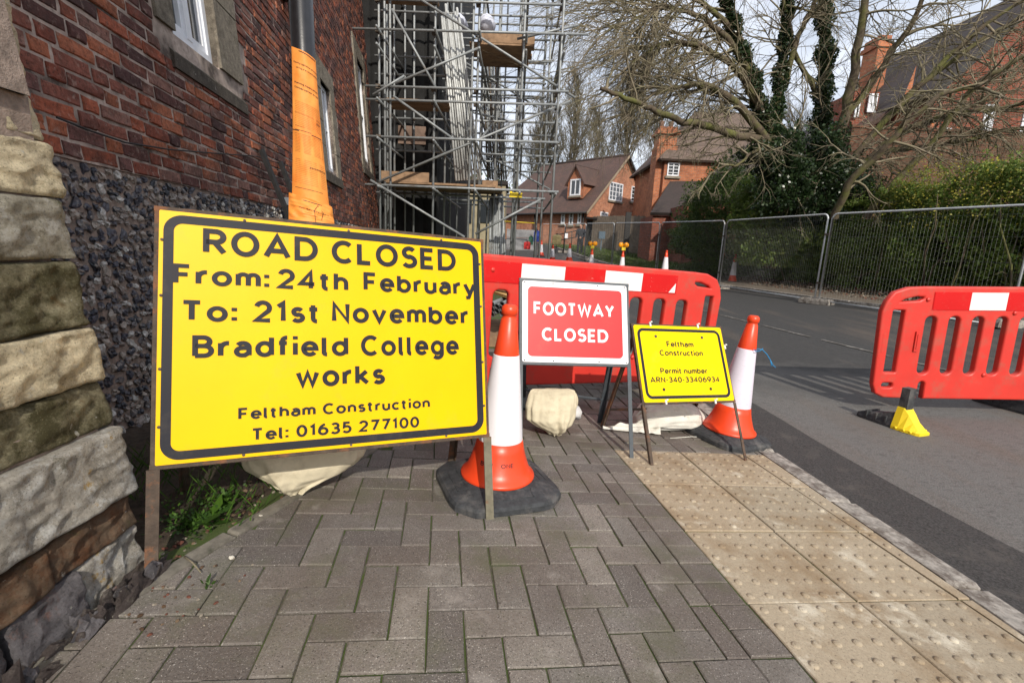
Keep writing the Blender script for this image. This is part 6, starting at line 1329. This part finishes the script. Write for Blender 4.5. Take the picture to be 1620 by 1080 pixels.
p = at(1494, 203, YB); mb = MB(); n = 12; r = .55; mb.add([(p[0] + r * math.cos(a), YB - .012, p[2] + r * math.sin(a) * .8) for a in np.linspace(0, math.pi, n)] + [(p[0] + r * .78 * math.cos(a), YB - .012, p[2] + r * .62 * math.sin(a)) for a in np.linspace(0, math.pi, n)], [(i, i + 1, n + i + 1, n + i) for i in range(n - 1)]); upart('arch', mb, M_hbrick2, bh)
# orange tile hung wing and the main roof behind
p, q = at(1405, 215, 20.5), at(1500, 150, 20.5); mb = MB(); mb.add([(p[0], 20.5, p[2] - 2), (lft + .2, 20.5, p[2] - 2), (lft + .2, 20.5, at(1510, 105, 20.5)[2]), (p[0], 20.5, p[2])], [(0, 1, 2, 3)]); mb.add([(p[0], 20.5, p[2] - 2), (p[0], 20.5, p[2]), (p[0], 26, p[2]), (p[0], 26, p[2] - 2)], [(0, 1, 2, 3)]); upart('tile_hung_wall', mb, M_hbrick2, bh)
e0_, e1_, r0_, r1_, r2_ = at(1345, 215, 21), at(1520, 100, 20.4), at(1395, 128, 25), at(1488, 62, 25), at(1535, 48, 25)
mb = MB(); poly3(mb, [e0_, e1_, r1_, r0_], .18); upart('roof', mb, M_tile, bh); mb = MB(); poly3(mb, [e1_, at(1600, 100, 20.4), r2_, r1_], .18); upart('roof', mb, M_tilegrey, bh)
mb = MB(); poly3(mb, [at(1340, 222, 21), at(1450, 222, 21), at(1462, 150, 21.05), at(1345, 218, 21.05)], .1); upart('wall', mb, M_hbrick3, bh)
for (u0, v0, u1, v1) in ((1350, 156, 1362, 186), (1370, 149, 1389, 178)):
    a, b = at(u0, v1, 21.6), at(u1, v0, 21.6); win_on(bh, (0, 21.6, 0), (1, 0, 0), (0, -1, 0), a[0], b[0], a[2], b[2], 2, 1, frame=.12, sill=False)
a, b = at(1345, 190, 21.7), at(1392, 150, 21.7); wallbox(bh, (a[0], 21.7, a[2] - .3), (b[0], 24, b[2] + .1), M_hbrick3, 'dormer'); 
a, b = at(1382, 118, 24), at(1412, 56, 24); wallbox(bh, (a[0], 24, a[2] - 1), (b[0], 25, b[2]), M_hbrick2, 'chimney'); wallbox(bh, (a[0] - .08, 23.92, b[2] - .5), (b[0] + .08, 25.08, b[2] - .3), M_hbrick2, 'chimney_band')
# garden wall
gw = thing('garden_wall', 'long mossy brown brick wall above the hedge, below the red house', 'wall', (14, 16.4, T(14, 16.4)))
a, b = at(1345, 222, 16.4), at(1620, 214, 16.4); wallbox(gw, (a[0], 16.4, T(a[0], 16.4) - 1), (b[0] + 6, 16.75, b[2]), M_gbrick); wallbox(gw, (a[0] - .03, 16.36, b[2]), (b[0] + 6, 16.79, b[2] + .08), M_gbrick, 'coping')
# ---- wooden fence by the cottage
p0, p1 = at(936, 384, 30.0), at(1045, 384, 25.2); wf = thing('wooden_fence', 'tall weathered vertical board fence at the back of the lawn', 'fence', (p0[0], p0[1], T(p0[0], p0[1])))
nb = 58; zt0, zt1 = at(936, 342, 30.0)[2], at(1045, 341, 25.2)[2]
for k in range(nb):
    t = k / nb; a = p0 * (1 - t) + p1 * t; d = (p1 - p0); w = np.linalg.norm(d[:2]) / nb; z0 = T(a[0], a[1]) - .1; z1 = zt0 * (1 - t) + zt1 * t + rng.uniform(-.03, .03); mb = MB(); ang = math.atan2(d[1], d[0]); mb.box((a[0], a[1] + (.02 if k % 2 else 0), (z0 + z1) / 2), (w * 1.04, .02, z1 - z0), np.array(Matrix.Rotation(ang, 3, 'Z'))); part('fence_board', mb, M_fence, wf)
p = at(995, 340, 26.5); mb = MB(); mb.box2((p[0] - .14, 26.5, T(p[0], 26.5)), (p[0] + .14, 26.7, p[2] + .15)); single('timber_pillar', mb, M_blackmetal, 'dark square post standing in front of the wooden fence', 'post')
# railings by the path, blue post box
rl_ = thing('ramp_railing', 'black metal handrail of the ramp behind the standing man', 'railing', tuple(at(900, 375, 27.5)))
for (u0, v0, u1, v1) in ((880, 372, 916, 364), (880, 381, 916, 374)): mb = MB(); mb.tube([at(u0, v0, 27.5), at(u1, v1, 27.5)], .03, 6); part('rail', mb, M_blackmetal, rl_)
for u in (881, 893, 905, 916): p = at(u, 372 - (u - 880) * .2, 27.5); mb = MB(); mb.tube([p + (0, 0, .02), (p[0], p[1], p[2] - 1.1)], .025, 6); part('post', mb, M_blackmetal, rl_)
p = at(952, 372, 28); mb = MB(); mb.box(p, (.35, .25, .42)); mb.box(p - (0, 0, .55), (.06, .06, .75)); single('letter_box', mb, simple('slate_blue', (.07, .11, .15), .5), 'small slate blue box on a post by the cottage door', 'box')
p = at(896, 373, 26.8); mb = MB(); mb.box(p, (.16, .02, .26)); single('paper_notice', mb, M_white, 'small white notice fixed to the ramp handrail', 'notice')
# ================================================================ TREES
class Tree:
    def __init__(s): s.tr = MB(); s.tw = MB(); s.nt = 0
    def limb(s, pts, r0, r1, n=8):
        m = len(pts); s.tr.tube(pts, [r0 + (r1 - r0) * i / (m - 1) for i in range(m)], n, False)
    def grow(s, p, d, L_, r, lev, droop, up, n=None, dens=1., curl=.25):
        """one branch with its side shoots; the tip turns up"""
        seg = 7 if lev < 2 else 5; pts = [p]; d = d / np.linalg.norm(d)
        for i in range(seg):
            t = i / seg; d = d + rng.normal(0, curl, 3) * .5 + np.array([0, 0, -droop * (1 - t) + up * t]) * .3; d /= np.linalg.norm(d); pts.append(pts[-1] + d * L_ / seg)
        (s.tr if lev == 0 else s.tw).tube(pts, [r * (1 - .75 * i / seg) for i in range(seg + 1)], 6 if lev == 0 else (4 if lev == 1 else 3), False); s.nt += 1
        if lev >= s.maxlev: return
        k = max(2, int((6 if lev == 0 else 5) * dens))
        for i in range(k):
            t = rng.uniform(.2, 1.0); j = min(seg - 1, int(t * seg)); q = pts[j] + (pts[j + 1] - pts[j]) * (t * seg - j); dd = pts[j + 1] - pts[j]; dd = dd / np.linalg.norm(dd); e = dd + rng.normal(0, .55, 3); s.grow(q, e, L_ * rng.uniform(.42, .68), max(.0028 if s.big else .004, r * .45), lev + 1, droop, up, dens=dens, curl=curl)
BT = Tree(); BT.maxlev = 3; BT.big = True
TY = 13.5
def limbpx(L_, r0, r1, y0=TY, n=10, nb=0, bl=2.2, br=.03, droop=.5, up=.7, bias=None, dens=1., t0=.15, lev=1):
    pts = [at(u, v, y0 + dy) for u, v, dy in L_]
    # smooth
    P = []; 
    for i in range(len(pts) - 1):
        for k in range(4):
            t = k / 4; a = pts[max(0, i - 1)]; b = pts[i]; c = pts[i + 1]; d = pts[min(len(pts) - 1, i + 2)]; P.append(.5 * ((2 * b) + (-a + c) * t + (2 * a - 5 * b + 4 * c - d) * t * t + (-a + 3 * b - 3 * c + d) * t ** 3))
    P.append(pts[-1]); P = [p + (rng.normal(0, .02, 3) if 0 < i < len(P) - 1 else 0) for i, p in enumerate(P)]; BT.limb(P, r0, r1, n)
    for k in range(nb):
        t = t0 + (1 - t0) * (k + rng.random()) / nb; j = min(len(P) - 2, int(t * (len(P) - 1))); q = P[j] + (P[j + 1] - P[j]) * rng.random(); d = (P[j + 1] - P[j]); d /= np.linalg.norm(d); e = d * .5 + rng.normal(0, .6, 3)
        if bias is not None: e = e + np.array(bias)
        BT.grow(q, e, bl * rng.uniform(.6, 1.25), br * rng.uniform(.8, 1.2), lev, droop, up, dens=dens)
    return P
base = at(1262, 300, TY); lean = T(base[0], TY)
ivy_paths = []
L1 = limbpx([(1262, 345, 0), (1250, 285, 0), (1222, 225, 0), (1200, 150, -.2), (1172, 75, -.4), (1150, 0, -.6), (1135, -70, -.8)], .17, .07, nb=22, bias=(-.7, 0, .2), bl=2.0); ivy_paths.append(L1)
L2 = limbpx([(1262, 340, 0), (1246, 270, .1), (1228, 200, .2), (1236, 110, .4), (1245, 20, .5), (1240, -70, .6)], .15, .06, nb=14, bl=1.8); ivy_paths.append(L2)
L3 = limbpx([(1290, 345, .3), (1300, 280, .3), (1298, 200, .4), (1306, 110, .5), (1302, 10, .6), (1300, -80, .6)], .17, .07, nb=14, bl=1.8); ivy_paths.append(L3)
L4 = limbpx([(1296, 310, 0), (1332, 200, -.3), (1352, 110, -.5), (1370, 0, -.8), (1385, -70, -.9)], .15, .06, nb=14, bias=(.3, 0, .2), bl=1.7)
L5 = limbpx([(1300, 330, 0), (1352, 275, -.4), (1420, 215, -.9), (1490, 185, -1.4), (1560, 172, -1.8), (1660, 158, -2.2)], .10, .035, nb=18, bias=(.4, -.1, -.1), bl=1.5, droop=.8)
L6 = limbpx([(1300, 310, .2), (1380, 215, 0), (1450, 140, -.3), (1530, 80, -.8), (1640, 10, -1.2)], .10, .035, nb=20, bias=(.3, 0, .2), bl=1.9)
L7 = limbpx([(1370, 345, -1.2), (1420, 285, -1.5), (1478, 222, -1.8), (1530, 150, -2.1), (1580, 110, -2.4), (1660, 70, -2.8)], .09, .04, nb=18, bias=(.2, 0, .1), bl=1.6)
L8 = limbpx([(1225, 255, -.1), (1200, 222, -.4), (1160, 214, -.9), (1115, 198, -1.4), (1068, 190, -1.9), (1032, 172, -2.2), (990, 154, -2.6), (950, 140, -2.8)], .115, .04, nb=12, bias=(-.3, 0, .1), bl=1.2, droop=.4); 
L9 = limbpx([(1222, 235, -.1), (1180, 180, -.5), (1130, 140, -1.), (1085, 135, -1.3), (1030, 150, -1.6)], .12, .03, nb=16, bias=(-.5, 0, -.2), bl=1.6, droop=.6)
L10 = limbpx([(1205, 175, -.2), (1165, 110, -.6), (1110, 75, -1.0), (1050, 70, -1.3), (1000, 100, -1.6)], .10, .025, nb=22, bias=(-.6, 0, -.3), bl=1.7, droop=.7)
L11 = limbpx([(1190, 120, -.3), (1150, 60, -.6), (1100, 25, -.9), (1040, 15, -1.2), (985, 40, -1.4)], .09, .02, nb=22, bias=(-.6, 0, -.3), bl=1.7, droop=.7)
L12 = limbpx([(1175, 70, -.4), (1130, 20, -.7), (1075, -20, -.9), (1010, -25, -1.1)], .08, .02, nb=18, bias=(-.6, 0, -.4), bl=1.8, droop=.8)
L13 = limbpx([(1240, 140, .4), (1262, 60, .3), (1290, 0, .2), (1310, -60, .2)], .08, .04, nb=10, bl=1.5); L14 = limbpx([(1300, 160, .4), (1262, 95, .4), (1250, 40, .4), (1225, -30, .4)], .07, .03, nb=12, bl=1.5)
L15 = limbpx([(1336, 190, -.3), (1400, 100, -.6), (1440, 40, -.9), (1480, -40, -1.2)], .09, .04, nb=14, bl=1.7); L16 = limbpx([(1420, 170, -.3), (1490, 100, -.6), (1560, 40, -.9), (1640, -20, -1.2)], .08, .03, nb=16, bl=1.7)
L17 = limbpx([(1400, 240, -.8), (1480, 230, -1.2), (1560, 215, -1.6), (1640, 195, -2.)], .07, .03, nb=14, bl=1.2, droop=.7)
L18 = limbpx([(1225, 225, -.3), (1190, 242, -.9), (1165, 262, -1.3), (1145, 262, -1.6), (1120, 275, -1.8)], .045, .012, nb=4, bl=.8, bias=(-.3, 0, -.2))
L19 = limbpx([(1320, 345, -1.8), (1345, 290, -2.2), (1395, 240, -2.6), (1440, 190, -2.9), (1500, 145, -3.1), (1560, 140, -3.3)], .09, .03, nb=14, bl=1.1, bias=(.2, 0, -.1))
# fan of long arching shoots on the left of the crown
for k in range(75):
    P = [L1, L10, L11, L12, L9][k % 5]; j = rng.integers(len(P) // 3, len(P) - 2); BT.grow(P[j], np.array([-.85, rng.normal(0, .25), rng.uniform(-.1, .55)]), rng.uniform(1.6, 3.2), .022, 1, .45, .35, dens=1.1, curl=.14)
tr = thing('ivy_tree', 'huge spreading bare tree with mossy limbs and an ivy covered trunk above the hedge', 'tree', (base[0], TY, lean))
part('trunk', BT.tr, M_bark, tr); part('crown', BT.tw, M_twig, tr)
def leafcloud(C, size, spread=None, tilt=.9, droop=0):
    n = len(C); d = rng.normal(0, 1, (n, 3)); d[:, 2] = d[:, 2] * tilt - droop; d /= np.linalg.norm(d, axis=1)[:, None]; a = rng.normal(0, 1, (n, 3)); s_ = np.cross(d, a); s_ /= np.linalg.norm(s_, axis=1)[:, None]; L_ = (size * rng.uniform(.6, 1.3, n))[:, None]
    return np.stack([C - d * L_ * .5, C + s_ * L_ * .36, C + d * L_ * .5, C - s_ * L_ * .36], 1)
V = []
for P, rr0, n in ((L1, .40, 15000), (L2, .36, 13000), (L3, .42, 18000)):
    P = np.array(P); t = rng.beta(1.0, 1.15, n) * (len(P) - 2); j = t.astype(int); q = P[j] + (P[j + 1] - P[j]) * (t - j)[:, None]; rad = (rr0 - .010 * t) * (.72 + .28 * np.sin(t * 2.7 + rr0 * 40)); o = rng.normal(0, 1, (n, 3)); o /= np.linalg.norm(o, axis=1)[:, None]; V.append(leafcloud(q + o * (rad * rng.uniform(.55, 1.1, n))[:, None], .085))
c = at(1272, 285, TY - .2)
for (du, dv, rx, rz, n) in ((1255, 300, .95, .7, 6000), (1312, 295, .8, .75, 6000), (1232, 262, .55, .40, 2500), (1198, 242, .45, .22, 1300), (1350, 310, .5, .5, 2200), (1302, 240, .42, .6, 2600), (1240, 235, .4, .5, 2000)):
    c = at(du, dv, TY - .2); o = rng.normal(0, 1, (n, 3)); o /= np.linalg.norm(o, axis=1)[:, None]; k = 1 + .75 * np.array([noise.noise(Vector(x * 2.2) + Vector((du, 0, 0))) for x in o]); V.append(leafcloud(c + o * np.array([rx, .7, rz]) * (k * rng.uniform(.6, 1.12, n))[:, None], .085))
o = part('ivy', quads_mesh('ivy', np.vstack(V)), M_ivy, tr)
# ---- background trees
def bare_tree(seed, H, spread=.5, maxlev=3, nlimb=14, r=.22, tiny=.012):
    t = Tree(); t.maxlev = maxlev; t.big = False; pts = [np.array([0, 0, -1.])]; d = np.array([0, 0, 1.])
    for i in range(8): d = d + rng.normal(0, .06, 3); d[2] = abs(d[2]); d /= np.linalg.norm(d); pts.append(pts[-1] + d * H / 8)
    t.tr.tube(pts, [r * (1 - .85 * i / 8) for i in range(9)], 7, False)
    def g(p, d, L_, r_, lev):
        seg = 5; q = [p]
        for i in range(seg): d = d + rng.normal(0, .13, 3) + np.array([0, 0, .12]); d /= np.linalg.norm(d); q.append(q[-1] + d * L_ / seg)
        (t.tr if lev == 0 else t.tw).tube(q, [max(tiny * .5, r_ * (1 - .75 * i / seg)) for i in range(seg + 1)], 5 if lev == 0 else 3, False)
        if lev >= maxlev: return
        for k in range(6 if lev == 0 else 5): u = rng.uniform(.2, 1) * seg; j = min(seg - 1, int(u)); dd = (q[j + 1] - q[j]); dd /= np.linalg.norm(dd); g(q[j] + (q[j + 1] - q[j]) * (u - j), dd + rng.normal(0, .5, 3) * np.array([1, 1, .7]), L_ * rng.uniform(.45, .7), max(tiny, r_ * .45), lev + 1)
    for k in range(nlimb): u = 1.5 + 6.3 * (k + rng.random()) / nlimb; j = int(min(7, u)); a = rng.uniform(0, 6.28); g(pts[j] + (pts[j + 1] - pts[j]) * (u - j), np.array([math.cos(a) * spread, math.sin(a) * spread, 1.]), H * .34 * (1.15 - u / 11), r * .4, 0)
    return t
protos = []
spots = [(965, 50), (905, 44), (1035, 62), (870, 52), (1110, 55), (945, 70), (1180, 66), (835, 60), (1330, 60), (1440, 70), (790, 66), (1075, 76), (1250, 75), (1010, 90), (1400, 48)]
labs = ['pale many stemmed bare tree rising just above the cottage ridge', 'bare tree beside the scaffolding, left of the cottage roof', 'bare tree right behind the cottage gable', 'bare tree partly hidden by the right edge of the scaffolding', 'bare tree behind the brick chimney stack', 'thin bare tree far behind the cottage roof', 'bare tree seen through the left crown of the ivy tree', 'bare tree seen through the scaffold tubes', 'bare tree behind the dormer windows of the red house', 'bare tree beyond the roof of the red house', 'faint bare tree behind the middle of the scaffolding', 'hazy bare tree between the gable and the chimney', 'bare tree far behind the ivy covered trunk', 'farthest bare tree behind the cottage', 'bare tree just left of the red house chimney']
for i, (u, Y) in enumerate(spots):
    p = at(u, 380, Y); z = T(p[0], min(Y, 60))
    if i < 4:
        t_ = bare_tree(i, [16, 14, 15, 13][i], [.42, .5, .55, .42][i], 3, [22, 18, 18, 18][i]); root = thing('bare_tree', labs[i], 'tree', (p[0], p[1], z), 'bare trees behind the houses'); part('trunk', t_.tr, M_farbark, root, True); part('crown', t_.tw, M_farbark, root, True); protos.append(root)
    else:
        c = copy_tree(protos[i % 4]); c.location = (p[0], p[1], z); c.rotation_euler = (0, 0, 1.3 * i); k = rng.uniform(.85, 1.1) * (1.15 if Y > 62 else 1); c.scale = (k, k, k); c['label'] = labs[i]
# far dark evergreen masses low behind the houses
def shrub(name, label, c, rad, n, size, mat, cat='shrub', stems=True, lump=.35, bark=True):
    c = np.array(c); o = rng.normal(0, 1, (n, 3)); o /= np.linalg.norm(o, axis=1)[:, None]; sh = Vector(rng.uniform(0, 50, 3)); k = np.array([1 + lump * noise.noise(Vector(x) * 2.2 + sh) + lump * .6 * noise.noise(Vector(x) * 5 + sh) for x in o]); P = c + o * np.array(rad) * (k * rng.uniform(.45, 1.05, n) ** .5)[:, None]; P[:, 2] = np.maximum(P[:, 2], c[2] - rad[2] * .95)
    t = thing(name, label, cat, (c[0], c[1], c[2] - rad[2])); part('foliage', quads_mesh('foliage', leafcloud(P, size)), mat, t)
    if stems:
        mb = MB(); b = c - np.array([0, 0, rad[2]])
        for q in range(9): a = rng.uniform(0, 6.28); e = c + np.array([math.cos(a) * rad[0] * .6, math.sin(a) * rad[1] * .6, rad[2] * rng.uniform(.1, .6)]); mb.tube([b + rng.normal(0, .1, 3) * (1, 1, 0), (b + e) / 2 + rng.normal(0, .1, 3), e], [.04, .03, .012], 5)
        part('stems', mb, M_bark, t)
    return t
p = at(1145, 335, 16.6); shrub('evergreen_shrub', 'rounded dark evergreen shrub at the left end of the hedge, below the dark roof', (p[0] + .3, 16.8, p[2] - .35), (1.6, 1.2, 1.85), 34000, .075, M_conif)
p = at(1212, 335, 14.6); shrub('evergreen_shrub', 'mid green bushy shrub between the dark shrub and the ivy trunk', (p[0] + .3, 14.6, p[2] - .15), (1.35, 1.1, 1.5), 30000, .075, M_hedge)
p = at(1100, 385, 18.5); shrub('low_bush', 'low sprawling bush at the foot of the brick wall beside the lawn', (p[0] + .3, 19.2, p[2] + .2), (1.1, .8, .8), 9000, .07, M_conif)
for i, (u, Y, r_) in enumerate(((850, 48, 3.2), (760, 50, 4), (1160, 50, 4))):
    p = at(u, 372, Y); shrub('dark_evergreen', ['dark evergreen behind the left end of the cottage', 'dark evergreen behind the scaffolding', 'dark evergreen behind the chimney house'][i], (p[0], Y, p[2] + r_ * .4), (r_, r_ * .8, r_), 6000, .35, M_conif, 'tree')
# ---- the long hedge
n = 170000; t = rng.random(n); yy = 4.2 + 11.5 * t; xx0 = np.array([xf(y) for y in yy]) + 1.75; htop = np.interp(yy, [4, 8, 11, 13, 16], [3.4, 3.35, 2.95, 2.7, 2.3])
dep = rng.beta(1.1, 2.6, n) * 1.2; zz = rng.beta(1.25, 1.0, n); off = np.array([noise.noise(Vector((y * 1.1, z * 3.0, 3))) * .42 + noise.noise(Vector((y * 3.1, z * 6, 7))) * .2 for y, z in zip(yy, zz)])
topn = np.array([noise.noise(Vector((y * 1.7, 1, 9))) * .28 + noise.noise(Vector((y * 5, 1, 2))) * .14 for y in yy])
X = xx0 + .25 + dep + off * .8 + (1 - zz) * .35; Z_ = .12 + zz * (htop + topn - .1 - .25 * (dep > .9)); keep = (rng.random(n) < np.clip(.45 + zz * 1.3, 0, 1)) & (np.array([noise.noise(Vector((y * 2.1, z * 5, 11))) for y, z in zip(yy, zz)]) > -.33)
C = np.stack([X, yy, Z_], 1)[keep]; hed = thing('hedge', 'long loose green hedge with yellow tips behind the mesh fence', 'hedge', (9.5, 9, .1)); part('foliage', quads_mesh('foliage', leafcloud(C, .06, droop=.1)), M_hedge, hed)
# upright feathery shoots above the top
n = 9000; k = 420; sy = rng.uniform(4.5, 15, k); sx = np.array([xf(y) for y in sy]) + 2.0 + rng.uniform(-.1, .9, k); sh = rng.uniform(.15, .6, k); j = rng.integers(0, k, n); tt = rng.random(n); lean_ = rng.normal(0, .25, (k, 2)); ht = np.interp(sy, [4, 8, 11, 13, 16], [3.35, 3.3, 2.9, 2.65, 2.25])
C = np.stack([sx[j] + lean_[j, 0] * tt * sh[j] + rng.normal(0, .02, n), sy[j] + lean_[j, 1] * tt * sh[j] + rng.normal(0, .02, n), ht[j] - .15 + tt * sh[j]], 1); part('shoots', quads_mesh('shoots', leafcloud(C, .05)), M_hedge, hed)
n = 3200; k = 60; cy = np.concatenate([rng.uniform(7.0, 11.5, 40), rng.uniform(5, 14, 20)]); ch_ = rng.uniform(2.1, 3.2, k); j = rng.integers(0, k, n); yq = cy[j] + rng.normal(0, .22, n); C = np.stack([np.array([xf(y) for y in yq]) + 1.75 + rng.uniform(-.1, .7, n), yq, ch_[j] + rng.normal(0, .14, n)], 1); part('yellow_tips', quads_mesh('yellow_tips', leafcloud(C, .045)), M_yelleaf, hed)
mb = MB()
for k in range(45):
    y = rng.uniform(4.2, 15.5); x = xf(y) + 2.3 + rng.uniform(-.2, .5); b = np.array([x, y, T(x, y) - .1]); e = b + np.array([rng.normal(-.15, .3), rng.normal(0, .35), rng.uniform(1.2, 2.4)]); mb.tube([b, b + (e - b) * .4 + rng.normal(0, .08, 3), b + (e - b) * .75 + rng.normal(0, .1, 3), e], [rng.uniform(.015, .045), .02, .014, .006], 5)
    if k % 2: 
        q = b + (e - b) * .3; BTd = np.array([rng.normal(-.5, .3), rng.normal(0, .6), rng.uniform(-.3, .4)]); mb.tube([q, q + BTd * .4, q + BTd * .8 + (0, 0, -.12)], [.010, .007, .003], 4)
part('stems', mb, M_bark, hed)
# inner shade of the hedge, put into the colour of near-black older growth
n = 45000; yy = rng.uniform(4, 16, n); zz = rng.random(n) * np.interp(yy, [4, 8, 11, 13, 16], [2.6, 2.6, 2.3, 2.2, 1.9]); C = np.stack([np.array([xf(y) for y in yy]) + 3.0 + rng.uniform(0, .7, n), yy, .1 + zz], 1); part('shaded_old_growth', quads_mesh('shaded_old_growth', leafcloud(C, .11)), rand_mat('shaded_dead_leaf', [(.03, .025, .015), (.02, .025, .01), (.045, .03, .02)], .9, 'island', 10, .2, 0), hed)
# litter along the foot of the hedge
n = 2600; yy = rng.uniform(4, 16, n); C = np.stack([np.array([xf(y) for y in yy]) + 1.75 + rng.uniform(-.5, .6, n), yy, np.zeros(n)], 1); C[:, 2] = [T(a, b) + .02 for a, b in C[:, :2]]; single('hedge_litter', quads_mesh('hedge_litter', leafcloud(C, .06, tilt=.25)), M_litter, 'fallen leaves and twigs along the foot of the hedge', None, kind='stuff')
# grass blades on the lawn
n = 26000; yy = rng.uniform(17.4, 30, n); xx = np.array([xf(y) for y in yy]) + rng.uniform(.2, 7.5, n); C = np.stack([xx, yy, np.array([T(a, b) + .05 for a, b in zip(xx, yy)])], 1); d = rng.normal(0, .35, (n, 3)); d[:, 2] = 1; s_ = np.stack([rng.normal(0, 1, n), rng.normal(0, 1, n), np.zeros(n)], 1); s_ /= np.linalg.norm(s_, axis=1)[:, None]; h_ = rng.uniform(.03, .09, n)[:, None]; V = np.stack([C - s_ * .012 - (0, 0, .03), C + s_ * .012 - (0, 0, .03), C + d * h_ + s_ * .004, C + d * h_ - s_ * .004], 1); single('lawn_blades', quads_mesh('lawn_blades', V), M_lawnleaf, 'short grass of the lawn beyond the fence', None, kind='stuff')
